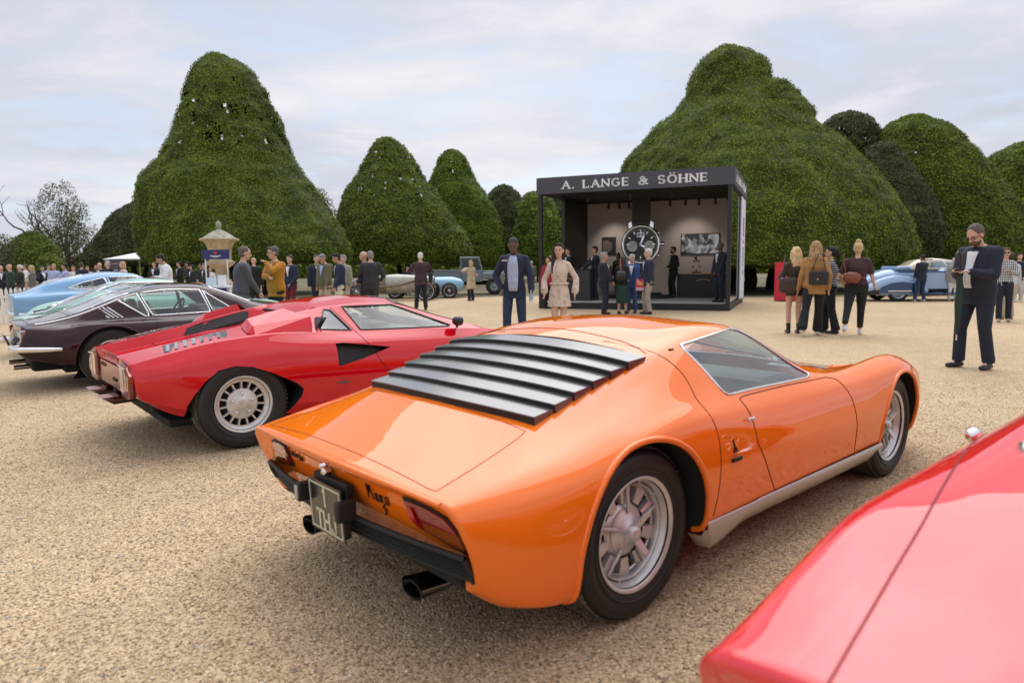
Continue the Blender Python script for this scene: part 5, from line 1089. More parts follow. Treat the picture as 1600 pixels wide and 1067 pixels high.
def lobe(prof, Y, rg, dens, size, seed, holes=None, lump=.10, off=(0, 0)):
    """prof: (z, x centre, radius) from the top down -> base quads and leaf cards"""
    pr = np.array(prof); z = pr[::-1, 0]; xc = pr[::-1, 1]; rr = pr[::-1, 2]
    ztop = z[-1] + rr[-1] * .28; zz = np.concatenate([np.linspace(z[0], z[-1], 46), z[-1] + (ztop - z[-1]) * np.array([.45, .8, 1.0])])
    C = np.interp(zz, z, xc); Rr = smooth1(np.interp(zz[:46], z, rr), 1.2); Rr = np.concatenate([Rr, rr[-1] * np.array([.82, .5, .06])])
    na = max(40, int(2 * math.pi * Rr.max() / .30)); an = np.linspace(0, 2 * math.pi, na, endpoint=False)
    def surf(ti, a):
        c = np.interp(ti, range(len(zz)), C); r = np.interp(ti, range(len(zz)), Rr); h = np.interp(ti, range(len(zz)), zz)
        d = np.stack([np.cos(a), np.sin(a)], -1); base = np.stack([c + r * d[..., 0] + off[0], Y + r * d[..., 1] + off[1], h], -1)
        n = (fbm(base * .55, 2, seed) - .52) * lump * 5 * np.clip(r / 3, .25, 1) + (fbm(base * [1.3, 1.3, 2.2], 2, seed + 9) - .5) * lump * 3.4
        base[..., 0] += n * d[..., 0]; base[..., 1] += n * d[..., 1]; base[..., 2] += n * .4; return base
    TI, AN = np.meshgrid(np.arange(len(zz)), an, indexing='ij'); G = surf(TI, AN); V = G.reshape(-1, 3); F = []
    a, b = G.shape[:2]; I = np.arange(a * b).reshape(a, b); J = np.roll(I, -1, 1)
    F = np.stack([I[:-1], J[:-1], J[1:], I[1:]], -1).reshape(-1, 4)
    # skirt underneath closes the crown
    bot = V[:b].copy(); bot[:, 0] = (bot[:, 0] - C[0] - off[0]) * .55 + C[0] + off[0]; bot[:, 1] = (bot[:, 1] - Y - off[1]) * .55 + Y + off[1]; bot[:, 2] += .35
    k = len(V); V = np.vstack([V, bot]); i = np.arange(b); F = np.vstack([F, np.stack([k + i, k + (i + 1) % b, (i + 1) % b, i], -1)])
    def zonew(Pt):
        z0, z1, amt = holes; w = np.clip(1 - np.abs((Pt[:, 2] - (z0 + z1) / 2) / ((z1 - z0) / 2)), 0, 1) ** .5
        return w * amt * 1.6
    def hole(Pt):
        if not holes: return np.zeros(len(Pt), bool)
        z0, z1, amt = holes; q = np.stack([Pt[:, 0] * 2.6, Pt[:, 2] * 3.4, Pt[:, 0] * 0 + seed], -1); n = fbm(q, 2, seed + 5); w = np.clip(1 - np.abs((Pt[:, 2] - (z0 + z1) / 2) / ((z1 - z0) / 2)), 0, 1) ** .5
        wc = np.clip(1.25 - np.abs(Pt[:, 0] - np.interp(Pt[:, 2], zz[:46], C[:46])) / np.maximum(np.interp(Pt[:, 2], zz[:46], Rr[:46]), .2) * 1.3, 0, 1)
        return n > 1 - amt * w * wc - .0
    cen = V[F].mean(1)
    if holes: F = F[~((fbm(cen * 3.3 + cen[:, [1, 2, 0]] * 1.7, 2, seed + 3) < .34) & (zonew(cen) > .25))]
    # leaf cards spread over the area
    area = 2 * math.pi * Rr[:-1] * np.hypot(np.diff(zz), np.diff(Rr)); n = int(area.sum() * dens); ti = rg.choice(len(area), n, p=area / area.sum()) + rg.random(n); aa = rg.random(n) * 2 * math.pi
    keep = np.sin(aa) < .55      # foliage on the far side is never seen, thinner there
    keep |= rg.random(n) < .3; ti = ti[keep]; aa = aa[keep]; P = surf(ti, aa); N = np.stack([np.cos(aa), np.sin(aa), np.full(len(aa), .35)], -1)
    P = P + N * rg.uniform(-.06, .10, (len(P), 1)); hk = ~((rg.random(len(P)) < .14) & (zonew(P) > .30)) if holes else np.ones(len(P), bool); P = P[hk]; N = N[hk]
    V2, F2 = tri_cards(P, N, size, rg, .55); return V, F, V2, F2
def topiary(prof, Y, mname, label, seed, dens=70, size=.16, holes=None, extra=(), stems=5, lump=.10):
    pr = np.array(prof); cx = pr[-1, 1]; root = empty('yew_tree', (cx, Y, 0)); tag(root, label, 'tree', 'clipped yew trees')
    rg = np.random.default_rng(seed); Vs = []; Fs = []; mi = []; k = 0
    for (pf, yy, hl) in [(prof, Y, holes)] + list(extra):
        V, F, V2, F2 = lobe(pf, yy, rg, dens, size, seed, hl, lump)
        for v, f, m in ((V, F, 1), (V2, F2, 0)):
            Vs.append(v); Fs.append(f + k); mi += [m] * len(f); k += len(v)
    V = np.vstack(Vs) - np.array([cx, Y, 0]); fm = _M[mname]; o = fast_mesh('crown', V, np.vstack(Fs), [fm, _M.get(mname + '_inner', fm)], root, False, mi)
    R0 = pr[-1, 2]
    for i in range(stems):
        a = 2 * math.pi * i / stems + seed; r0 = R0 * .16 * (0 if stems == 1 else 1); x, y = r0 * math.cos(a), r0 * math.sin(a); m = MB(); h = min(pr[0, 0] * .6, 5)
        m.tube([(x * 1.2, y * 1.2, -.05), (x, y, .5), (x * 1.3 + .1, y * 1.3, 1.4), (x * 2.2, y * 2.2, h)], [R0 * .055, R0 * .042, R0 * .038, R0 * .02], 9); m.build('trunk', bark, root)
    return root
foliage_mat('yew_leaf', (.060, .090, .014), (.140, .190, .026), (.24, .30, .045)); foliage_mat('yew_leaf_inner', (.016, .026, .005), (.042, .062, .010), (.08, .11, .018))  # inner copies are darker: shade between the leaves is painted into their colour
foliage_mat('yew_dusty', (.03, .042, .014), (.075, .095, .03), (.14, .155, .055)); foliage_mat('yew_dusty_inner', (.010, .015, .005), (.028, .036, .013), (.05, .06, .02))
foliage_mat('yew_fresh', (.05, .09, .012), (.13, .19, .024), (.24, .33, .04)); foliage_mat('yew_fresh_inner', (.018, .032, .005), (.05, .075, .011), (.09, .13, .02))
TP = {
'T1': (38, [(12.72, -15.68, 0.43), (12.59, -15.5, 0.99), (11.99, -15.33, 1.42), (10.99, -15.24, 1.96), (9.65, -15.21, 2.44), (8.31, -15.24, 3.04), (7.29, -15.29, 3.45), (6.78, -15.34, 3.70), (6.09, -15.41, 4.27), (5.58, -15.30, 4.50), (4.54, -14.95, 4.92), (3.5, -14.65, 5.28), (2.62, -14.45, 5.50), (2.1, -14.36, 5.46), (1.68, -14.31, 5.2)]),
'T2': (50, [(10.44, -8.75, 0.59), (10.17, -8.69, 0.98), (9.5, -8.64, 1.37), (8.61, -8.67, 1.93), (7.71, -8.69, 2.57), (6.81, -8.68, 3.18), (5.9, -8.56, 3.69), (4.76, -8.18, 4.21), (3.61, -7.73, 4.57), (2.45, -7.41, 4.6), (1.67, -7.39, 4.1)]),
'T3': (60, [(11.25, -4.96, 0.63), (10.98, -4.94, 0.93), (10.01, -4.93, 1.46), (8.66, -4.93, 2.04), (7.85, -4.67, 2.49), (6.21, -4.17, 2.91), (4.56, -3.79, 3.06), (2.35, -3.55, 3.07), (1.46, -3.45, 2.4)]),
'T4': (72, [(9.56, -0.72, 0.76), (9.1, -0.73, 1.43), (7.14, -0.35, 2.49), (5.16, -0.14, 3.07), (1.45, 0.09, 3.02)]),
'T5': (62, [(7.88, 2.14, 0.57), (7.43, 2.28, 1.29), (6.02, 2.41, 1.83), (4.03, 2.55, 2.44), (2.32, 2.56, 2.48), (1.4, 2.5, 1.96)]),
'T5b': (84, [(9.42, 5.88, 0.89), (8.04, 5.99, 1.94), (4.97, 6.17, 2.53), (1.25, 6.16, 2.15)]),
'T6': (36, [(12.13, 11.19, 0.58), (11.97, 11.29, 1.14), (11.63, 11.35, 1.58), (11.0, 11.32, 1.86), (10.21, 11.27, 2.06), (9.74, 11.25, 2.29), (9.26, 11.28, 2.8), (8.63, 11.36, 3.53), (8.31, 11.4, 3.89), (7.67, 11.38, 4.53), (6.86, 11.57, 5.36), (6.31, 11.73, 5.88), (5.4, 12.02, 6.36), (4.09, 12.48, 6.89), (3.1, 12.79, 7.13), (2.27, 13.07, 7.16), (1.6, 13.24, 6.99), (1.17, 13.47, 6.38)]),
'T6f': (33, [(8.07, 10.64, 0.6), (7.87, 10.64, 1.2), (7.43, 10.65, 1.96), (6.54, 10.75, 2.95), (5.35, 11.01, 3.95), (3.55, 11.36, 4.89), (1.73, 11.71, 5.22), (1.31, 11.72, 4.92)]),
'T7a': (56, [(13.14, 27.09, 0.79), (12.84, 27.08, 1.58), (12.1, 27.06, 2.15), (10.6, 27.17, 2.72), (7.07, 27.53, 3.56), (1.95, 27.96, 3.91), (1.22, 27.99, 3.39)]),
'T7b': (46, [(9.28, 24.7, 0.34), (8.92, 24.59, 0.8), (8.09, 24.59, 1.35), (6.85, 24.69, 2.07), (5.6, 24.84, 2.67), (4.34, 25.03, 3.07), (3.08, 25.26, 3.25), (1.8, 25.51, 2.98), (1.21, 25.56, 2.36)]),
'T8': (53, [(12.08, 30.37, 0.97), (11.84, 30.52, 1.84), (11.23, 30.68, 2.49), (10.05, 31.1, 3.11), (8.61, 31.76, 3.89), (7.17, 32.38, 4.44), (5.73, 32.9, 4.9), (4.27, 33.47, 5.16), (2.08, 33.9, 5.23), (1.24, 34.02, 4.57)]),
'T9': (66, [(12.14, 48.52, 1.33), (11.61, 48.65, 2.81), (10.43, 48.82, 3.76), (9.12, 48.94, 4.16), (5.52, 49.29, 4.89), (1.88, 49.54, 5.23), (1.15, 49.6, 4.62)]),
'T10': (58, [(6.38, 43.75, 1.34), (5.96, 43.84, 2.36), (4.47, 44.1, 3.28), (2.34, 44.31, 3.78), (1.16, 44.45, 3.19)]),
'T11': (50, [(6.18, -26.56, 0.62), (5.64, -26.55, 1.5), (4.73, -26.73, 2.22), (3.36, -27.05, 3.01), (2.21, -27.25, 3.6), (1.65, -27.29, 3.37)]),
'T12': (72, [(5.43, -50.11, 0.57), (4.91, -50.12, 1.27), (3.72, -50.36, 2.07), (2.52, -50.5, 2.64), (1.59, -50.55, 2.61)]),
'T13': (66, [(4.78, -45.14, 0.61), (4.11, -45.13, 1.28), (2.9, -45.24, 1.9), (1.56, -45.26, 2.06)]),
'T14': (60, [(2.85, -40.22, 0.39), (2.41, -40.18, 0.92), (1.52, -40.11, 1.28)])}
def tp_(k): return TP[k][1], TP[k][0]
for k, mn, lab, dens, size, holes, ex in [
    ('T1', 'yew_leaf', 'tallest bell shaped yew on the left, behind the stone urn', 250, .090, (7, 11.6, .42), ()),
    ('T2', 'yew_leaf', 'bell shaped yew with a thin see-through top, between two taller yews left of the stand', 150, .14, (6.0, 10.6, .47), ()),
    ('T3', 'yew_fresh', 'narrower bell shaped yew with blunt top, above the grey pickup truck', 130, .15, (7.5, 10.8, .38), ()),
    ('T4', 'yew_dusty', 'dull dark yew low behind the man in the navy jacket', 50, .22, None, ()),
    ('T5', 'yew_fresh', 'light green rounded yew seen through the open left side of the stand', 60, .2, None, ()),
    ('T5b', 'yew_dusty', 'dull yew furthest back at the left edge of the stand roof', 40, .25, None, ()),
    ('T6', 'yew_leaf', 'broadest yew with a knob on top, towering behind the black stand', 250, .090, None, ((TP['T6f'][1], 33, None), ([(7.6, 14.0, .5), (7.2, 14.0, 1.3), (6.3, 14.1, 2.1), (4.8, 14.4, 3.0), (3.0, 14.7, 3.7), (1.3, 14.9, 3.5)], 33.6, None), ([(6.7, 8.6, .5), (6.3, 8.6, 1.3), (5.2, 8.5, 2.2), (3.6, 8.5, 2.9), (1.3, 8.5, 2.8)], 32.6, None), ([(10.2, 12.9, .4), (9.7, 12.9, 1.0), (8.6, 13.0, 1.7), (7.0, 13.2, 2.2)], 34.4, None))),
    ('T7a', 'yew_dusty', 'greyish yew with a sparse twiggy dome, right of the broadest yew', 70, .2, (9.5, 13.2, .5), ()),
    ('T7b', 'yew_dusty', 'brownish cone shaped yew in front of the sparse topped one', 140, .14, None, ()),
    ('T8', 'yew_leaf', 'dark flat topped yew behind the man looking at his phone', 130, .15, (8, 11, .2), ()),
    ('T9', 'yew_leaf', 'dark domed yew at the far right edge', 60, .22, None, ()),
    ('T10', 'yew_leaf', 'low rounded yew under the domed one at the right edge', 60, .2, None, ()),
    ('T11', 'yew_dusty', 'sloping yew leaning out from behind the tallest left yew', 130, .15, None, ()),
    ('T12', 'yew_leaf', 'small far yew furthest left on the skyline', 60, .2, None, ()),
    ('T13', 'yew_leaf', 'small far yew just right of the furthest left one', 60, .2, None, ()),
    ('T14', 'yew_leaf', 'smallest far yew at the foot of the leafy bare branched tree', 60, .2, None, ())]:
    pf, Y = tp_(k); topiary(pf, Y, mn, lab, sum(map(ord, k)), dens, size, holes, ex, stems=5 if TP[k][0] < 62 else 2)
# broadleaf trees: trunk, limbs, scattered leaf clumps
def broadleaf(loc, H, W, label, leafm, seed, nleaf=5000, size=.22, open_=.45, name='broadleaf_tree', trunk_r=.3, low=.25):
    root = empty(name, loc); tag(root, label, 'tree'); rg = np.random.default_rng(seed); m = MB(); tips = []
    def grow(p, d, l, r, dep):
        pts = [p]; q = Vector(p); dd = Vector(d)
        for i in range(4):
            dd = (dd + Vector(rg.normal(0, .14, 3)) + Vector((0, 0, .05))).normalized(); q = q + dd * l / 4; pts.append(q.copy())
        m.tube(pts, [r * (1 - .12 * i) for i in range(5)], 6 if dep < 2 else 4, caps=False)
        if dep >= 4 or l < .5: tips.extend(pts[1:]); return
        if dep >= 2: tips.extend(pts[2:])
        for j in range(rg.integers(2, 4) + (dep == 0) * 2):
            nd = (dd * .7 + Vector(rg.normal(0, .42, 3)) * Vector((W / H * 1.3, W / H * 1.3, .7))).normalized(); grow(pts[rg.integers(2, 5)], nd, l * rg.uniform(.55, .8), r * .55, dep + 1)
    grow(Vector((0, 0, 0)), Vector((0, 0, 1)), H * .42, trunk_r, 0); m.build('trunk', mat('grey_bark', (.10, .085, .07), .9, var=.3, vscale=3), root)
    T = np.array([tuple(t) for t in tips]); zmax = T[:, 2].max(); s = 1.0; zc = H * (.5 + low * .5) ; hz = H - zc
    U = rg.normal(0, 1, (nleaf * 3, 3)); U /= np.linalg.norm(U, axis=1)[:, None]; rr_ = rg.random((nleaf * 3, 1)) ** .45; P = U * rr_ * [W / 2, W / 2, hz]; P[:, 0:2] *= (1.12 - .35 * np.clip(P[:, 2:3] / hz, -1, 1)); P[:, 2] += zc
    P = P[fbm(P * [.9, .9, 1.1], 3, seed) > open_]; P = P[:nleaf]; root_fit = H * .92 / max(zmax, .1); m = None
    V, F = tri_cards(P, np.tile([0, 0, .5], (len(P), 1)), size, rg, 1.0); fast_mesh('crown', V, F, leafm, root); root.children[0].scale = (.8, .8, min(1.1, root_fit)); return root
lf1 = foliage_mat('pale_leaf', (.05, .065, .03), (.13, .15, .07), (.26, .26, .14)); lf2 = foliage_mat('brown_leaf', (.05, .05, .02), (.12, .11, .045), (.22, .19, .08)); lf3 = foliage_mat('gold_leaf', (.07, .07, .015), (.18, .15, .03), (.32, .26, .05))
broadleaf((-48.6, 75, 0), 11.2, 7.2, 'open leafy green tree with sky showing through, on the far left skyline', lf1, 3, 7500, .19, .50, trunk_r=.3, low=.1)
broadleaf((-45.3, 71, 0), 7.2, 5.6, 'brownish green bushy tree just right of the open leafy tree', lf2, 5, 6500, .2, .42, low=-.3)
broadleaf((-50.5, 68, 0), 5.4, 7.0, 'low tangled grey green tree under the open leafy tree', lf1, 6, 8000, .2, .38, low=-.4)
broadleaf((-22.5, 82, 0), 9.9, 5.5, 'yellowing tree peeping out between the two left bell shaped yews', lf3, 8, 4500, .24, .42)
broadleaf((-63, 84, 0), 5.2, 6, 'reddish brown tree at the far left edge', lf2, 9, 4500, .24, .40, low=-.3)
# distant belt of trees that reads as one mass
rg = np.random.default_rng(4); n = 26000; X = rg.uniform(-190, 190, n); Z = rg.random(n) ** .75; Hh = 5.2 + 2.4 * (fbm(np.stack([X * .06, X * 0, X * 0], -1), 3, 2) - .4) * 2; Hh = np.where(X < -55, Hh * .8, Hh)
P = np.stack([X, 150 + rg.normal(0, 2, n), Z * Hh], -1); V, F = tri_cards(P, np.tile([0, -.6, .4], (n, 1)), .9, rg, .8)
tb = fast_mesh('treeline', V, F, foliage_mat('far_leaf', (.02, .03, .015), (.05, .065, .03), (.10, .11, .05), .2)); tag(tb, 'distant low belt of trees along the horizon', kind='stuff')
# lawn strip under the yews
lm = bpy.data.materials.new('lawn'); lm.use_nodes = True; g = Nt(lm); b_ = g.n['Principled BSDF']; b_.inputs['Roughness'].default_value = .95
tcn = g.new('ShaderNodeTexCoord'); no = g.new('ShaderNodeTexNoise'); no.inputs['Scale'].default_value = .25; no.inputs['Detail'].default_value = 8; g.l.new(tcn.outputs['Object'], no.inputs['Vector']); rp = g.new('ShaderNodeValToRGB'); e = rp.color_ramp.elements
e[0].position = .35; e[0].color = (.07, .06, .025, 1); e[1].position = .65; e[1].color = (.20, .17, .075, 1); g.l.new(no.outputs['Fac'], rp.inputs[0]); g.l.new(rp.outputs[0], b_.inputs['Base Color'])
rg = np.random.default_rng(12); xs = np.linspace(-220, 220, 420); edge = 27.5 + 1.2 * np.sin(xs * .13) + .5 * rg.normal(0, .35, len(xs)); edge = np.where(xs > 2, edge + 0, edge + 3.5)
V = [(x, e_, .006) for x, e_ in zip(xs, edge)] + [(x, 400, .006) for x in xs]; k = len(xs); lawn = mesh_obj('lawn', V, [(i, i + 1, k + i + 1, k + i) for i in range(k - 1)], lm, smooth=False); tag(lawn, 'dry grass and bare earth under the clipped yews', kind='structure')
# ------------------------------------------------------------------ display stand with the giant watch
BA = R(-22.5); BU = Vector((math.cos(BA), math.sin(BA), 0)); BV = Vector((-math.sin(BA), math.cos(BA), 0)); BO = Vector((.87, 21.78, 0))
BM = Matrix(((BU.x, BV.x, 0, BO.x), (BU.y, BV.y, 0, BO.y), (0, 0, 1, 0), (0, 0, 0, 1)))
def bw(u, d, z=0): return BM @ Vector((u, d, z))
def bobj(name, label, cat, u, d, z=0, group=None): o = empty(name, bw(u, d, z), BA); tag(o, label, cat, group); return o
sblack = mat('stand_black', (.014, .013, .013), .5, var=.2, vscale=2); fasc = mat('fascia_slate', (.062, .060, .082), .6); swall = mat('stand_wall_taupe', (.50, .44, .42), .8, var=.03, vscale=1.2); sfloor = mat('stand_floor', (.50, .47, .42), .6, var=.06, vscale=3); lett = mat('letter_white', (.82, .82, .84), .5)
stand = bobj('display_stand', 'open fronted black display stand with lettered roof beside the broadest yew', 'stand', 0, 0); stand.scale = (.97, 1, 1)
b = MB(); b.box((3, 2.65, .10), (6.0, 5.3, .19)); b.build('platform', sblack, stand)
b = MB(); b.box((3, 2.66, .197), (5.86, 5.1, .006)); b.build('floor', sfloor, stand)
for u, d in ((.06, .06), (5.94, .06), (.06, 5.24), (5.94, 5.24), (5.94, 3.3)): b = MB(); b.box((u, d, 1.88), (.12, .12, 3.38), bev=.008); b.build('post', sblack, stand)
b = MB(); b.box((3, 2.65, 3.86), (5.80, 5.1, .10)); 
b.build('roof', sblack, stand)
for c, s_ in (((3, .02, 3.82), (6.10, .08, .50)), ((3, 5.28, 3.82), (6.10, .08, .50)), ((6.02, 2.65, 3.82), (.08, 5.18, .50)), ((-.02, 2.65, 3.82), (.08, 5.18, .50))): b = MB(); b.box(c, s_); b.build('fascia', fasc, stand)
for k in range(7): b = MB(); b.box((3, .4 + k * .74, 3.70), (5.7, .06, .12)); b.build('ceiling_beam', sblack, stand)
b = MB(); b.box((3, 5.15, 1.99), (5.80, .10, 3.58)); b.build('back_wall', swall, stand)
b = MB(); b.box((.07, 3.70, 1.99), (.12, 2.80, 3.58)); b.build('side_wall', sblack, stand)
b = MB(); b.box((5.965, 1.70, 1.90), (.02, 3.0, 3.30)); b.build('side_glass', glassmat('smoked_glass', (.34, .37, .36), .03), stand)
b = MB(); b.box((6.0, 4.25, 1.86), (.06, 1.85, 3.35)); b.build('banner_panel', mat('banner_white', (.72, .72, .82), .6), stand)
b = MB(); M = Matrix(((0, 0, 1, 6.032), (1, 0, 0, 0), (0, 1, 0, 0), (0, 0, 0, 1)))
def serif_text(mb, t, h, x0, z0, width, M, thick=.29, thin=.12, depth=.012, each=None):
    G = dict(GL); G['&'] = (.85, [[(.85, .62), (.62, .62)], [(.74, .62), (.58, .2)] + arc(.33, .22, .28, .22, -20, -270, 8) + [(.50, .70)] + arc(.36, .82, .16, .17, -10, 200, 8) + [(.62, .12), (.85, .05)]])
    G['Q'] = (.75, GL['O'][1] + [arc(.20, 1.26, .05, .05, 0, 360, 6), arc(.55, 1.26, .05, .05, 0, 360, 6)])
    tot = sum(G[c][0] + .34 for c in t) - .34; sx = width / tot; x = x0
    for c in t:
        w_, pls = G[c]
        if each and pls: mb = MB()
        for pl in pls:
            for a, b_ in zip(pl[:-1], pl[1:]):
                dx = abs(b_[0] - a[0]); dy = abs(b_[1] - a[1]); ww = (thin + (thick - thin) * dy / (dx + dy + 1e-6)) * h
                if c == 'A' and a[0] < .3 and b_[0] < .4: ww = thin * h * 1.3
                if c == 'N' and dx < .01: ww = thin * h * 1.6
                if c in 'Q' and a[1] > 1.1: ww = .12 * h
                strokes(mb, [[(x + a[0] * sx, z0 + a[1] * h), (x + b_[0] * sx, z0 + b_[1] * h)]], ww, M, depth)
            if c in 'ALNEHT':
                for p in (pl[0], pl[-1]):
                    if p[1] in (0, 1) and not (c == 'L' and p[0] > 0) and not (c == 'E' and p[0] > 0) and not (c == 'A' and p[1] == 1): strokes(mb, [[(x + (p[0] - .14) * sx, z0 + p[1] * h * .96 + .02 * h), (x + (p[0] + .14) * sx, z0 + p[1] * h * .96 + .02 * h)]], thin * h, M, depth)
            if c in 'LE':
                for yy in ((0,) if c == 'L' else (0, 1)): strokes(mb, [[(x + .5 * sx, z0 + yy * h), (x + .5 * sx, z0 + (yy * .8 + (.2 if yy == 0 else -.0)) * h)]], thin * h, M, depth)
        if each and pls: mb.build(*each)
        x += (w_ + .34) * sx
FM = Matrix(((1, 0, 0, 0), (0, 0, -1, -.022), (0, 1, 0, 0), (0, 0, 0, 1)))
serif_text(None, 'A. LANGE & SQHNE', .215, .84, 3.70, 4.44, FM, each=('letter', lett, stand))
SMx = Matrix(((0, 0, 1, 6.062), (1, 0, 0, 0), (0, 1, 0, 0), (0, 0, 0, 1)))
serif_text(None, 'A. LANGE & SQHNE', .18, .6, 3.72, 3.8, SMx, each=('letter', lett, stand))
b = MB(); MV = Matrix(((0, 0, 1, 6.031), (0, 1, 0, 0), (1, 0, 0, 0), (0, 0, 0, 1))); serif_text(None, 'A. LANGE & SQHNE', .16, 1.0, 4.2, 1.9, MV, each=('banner_letter', mat('banner_grey', (.10, .10, .16), .6), stand))
# spotlights on the ceiling track
for i, (u, d, lit, tl) in enumerate(((1.15, 4.4, 0, 15), (1.5, 4.5, 0, 0), (1.85, 4.5, 1, 0), (2.15, 4.3, 0, -15), (3.35, 4.4, 0, 0), (3.9, 4.3, 0, 0), (4.35, 4.4, 1, 0), (4.9, 4.4, 0, 0), (5.3, 4.2, 0, -25), (1.2, 1.6, 0, 20), (2.6, 1.4, 0, 0), (3.9, 1.3, 0, -20))):
    o = bobj('spotlight', ('lit ' if lit else 'unlit ') + 'black ceiling spotlight in the %s row of the stand, %s from the left' % ('front' if d < 2 else 'rear', ('first', 'second', 'third', 'fourth', 'fifth', 'sixth', 'seventh', 'eighth', 'ninth')[i if i < 9 else i - 9]), 'spotlight', u, d, 3.62, 'spotlights under the stand roof'); b = MB(); M = Matrix.Rotation(R(tl), 4, 'Y') @ Matrix.Rotation(R(14), 4, 'X'); b.T = M
    b.lathe([(0, 0), (.04, 0), (.045, -.02), (.045, -.22), (.038, -.22), (.036, -.16), (0, -.16)], 12); b.T = None; b.tube([(0, 0, .06), (0, 0, -.03)], .012, 6); b.build('housing', sblack, o)
    b = MB(); b.T = M; b.lathe([(0, -.19), (.036, -.19)], 12); b.build('lens', mat('spot_glow', (.9, .9, .85), .4, emit=(1, .9, .75), es=25 if lit else .6) if lit else mat('spot_dim', (.3, .3, .3), .4, emit=(1, .85, .7), es=.5), o)
for (u, d, ty) in ((1.2, 3.9, 4.9), (4.0, 3.6, 5.0)):
    l = bpy.data.lights.new('stand_spot', 'SPOT'); l.energy = 70; l.color = (1, .86, .74); l.spot_size = R(75); l.spot_blend = .8; l.shadow_soft_size = .1; o = bpy.data.objects.new('stand_spot', l); COL.objects.link(o); o.location = bw(u, d, 3.5); tgt = bw(u, ty, 1.7) - bw(u, d, 3.5); o.rotation_euler = tgt.to_track_quat('-Z', 'Y').to_euler()
# giant watch
chrome = mat('chrome', (.78, .78, .79), .08, 1)
wt = bobj('giant_watch', 'oversized steel wristwatch with black dial hanging inside the stand', 'watch', 2.50, 3.6, .2)
WM = Matrix(((1, 0, 0, 0), (0, 0, -1, 0), (0, 1, 0, 1.86), (0, 0, 0, 1)))   # dial plane faces the visitors
def wl(prof, nm, m, n=64, c=(0, 0)): b = MB(); b.T = WM; b.lathe(prof, n, (c[0], c[1], 0)); b.T = None; return b.build(nm, m, wt)
wl([(.0, -.12), (.62, -.12), (.69, -.06), (.70, .0), (.69, .05), (.66, .075), (.625, .085), (.60, .06)], 'case', chrome)
dialb = mat('dial_black', (.006, .006, .007), .3); dials = mat('dial_silver', (.62, .62, .60), .45)
wl([(0, .055), (.61, .055)], 'dial', dialb); b = MB(); b.T = WM; b.lathe([(.545, .058), (.60, .066)], 64); b.build('flange', mat('flange_grey', (.12, .12, .13), .35), wt)
b = MB(); b.T = WM
for k in range(60):
    a = 2 * math.pi * k / 60; r0 = .575 if k % 5 else .555; s = Matrix.Rotation(a, 4, 'Z'); v = [s @ Vector(p) for p in ((-.003, r0, .070), (.003, r0, .070), (.003, .598, .070), (-.003, .598, .070))]; b.add(v, [(0, 1, 2, 3)])
b.build('minute_track', dials, wt)
for k in (0, 1, 2, 3, 5, 6, 7, 9, 10, 11):
    b = MB(); b.T = WM @ Matrix.Rotation(-2 * math.pi * k / 12, 4, 'Z'); b.box((0, .455, .066), (.022, .10, .014)); b.build('hour_marker', chrome, wt)
for c in ((-.30, -.06), (.30, -.06)):
    wl([(0, .060), (.185, .060)], 'subdial', dials, 40, c); b = MB(); b.T = WM @ Matrix.Translation((c[0], c[1], 0)) @ Matrix.Rotation(R(-38), 4, 'Z'); b.box((0, .03, .068), (.010, .24, .005)); b.build('subdial_hand', dialb, wt)
b = MB(); b.T = WM; b.box((-.002, .33, .062), (.26, .15, .012)); b.build('date_frame', chrome, wt)
b = MB(); b.T = WM; b.box((-.066, .33, .070), (.115, .125, .006)); b.box((.060, .33, .070), (.115, .125, .006)); b.build('date_disc', dials, wt)
b = MB(); strokes(b, [[(-.10, .37), (-.03, .37), (-.03, .33), (-.10, .29), (-.03, .29)], [(.03, .37), (.09, .37), (.06, .33), (.09, .29), (.03, .29)]], .014, WM @ Matrix.Translation((0, 0, .074)), .002); b.build('date_digits', dialb, wt)
for a, ln, w_ in ((20, .36, .030), (125, .20, .030)):
    b = MB(); b.T = WM @ Matrix.Rotation(R(-a), 4, 'Z'); b.prism([(-w_ * .4, -.05), (w_ * .4, -.05), (w_, ln * .65), (0, ln), (-w_, ln * .65)], .078, .086); b.build('hand', chrome, wt)
wl([(0, .10), (.03, .10), (.035, .06)], 'hand_hub', chrome, 20)
b = MB(); txt = 'A. LANGE & SOHNE'; n_ = len(txt)
for i, c in enumerate(txt):
    if c == '&': pls = [[(.6, .6), (.2, 0), (0, .25), (.5, .75), (.3, 1), (.1, .8), (.6, 0)]]
    else: pls = GL[c][1]
    a = R(24 - 48 * i / (n_ - 1)); M = WM @ Matrix.Rotation(a, 4, 'Z') @ Matrix.Translation((0, .47, .060)); strokes(b, [[(px * .036 - .012, py * .04) for px, py in pl] for pl in pls], .007, M, .003)
b.build('dial_lettering', dials, wt)
b = MB()
for i, c in enumerate('TACHYMETRE'.replace('Y', 'Y')):
    a = R(-60 - 60 * i / 9); M = WM @ Matrix.Rotation(a, 4, 'Z') @ Matrix.Translation((0, .552, .068)); strokes(b, [[(px * .03, py * .032) for px, py in pl] for pl in GL[c][1]], .005, M, .003)
b.build('bezel_lettering', dials, wt)
b = MB(); b.T = WM @ Matrix.Translation((.70, .0, 0)); b.lathe([(0, .12), (.08, .12), (.085, .10), (.085, .02), (.05, .0), (.05, -.08)], 20, axis='x'); b.build('crown_knob', chrome, wt)
for s in (-1, 1): b = MB(); b.T = WM @ Matrix.Rotation(R(s * 32), 4, 'Z') @ Matrix.Translation((.70, 0, 0)); b.lathe([(0, .08), (.05, .08), (.055, .06), (.04, 0), (.03, -.05)], 16, axis='x'); b.build('pusher', chrome, wt)
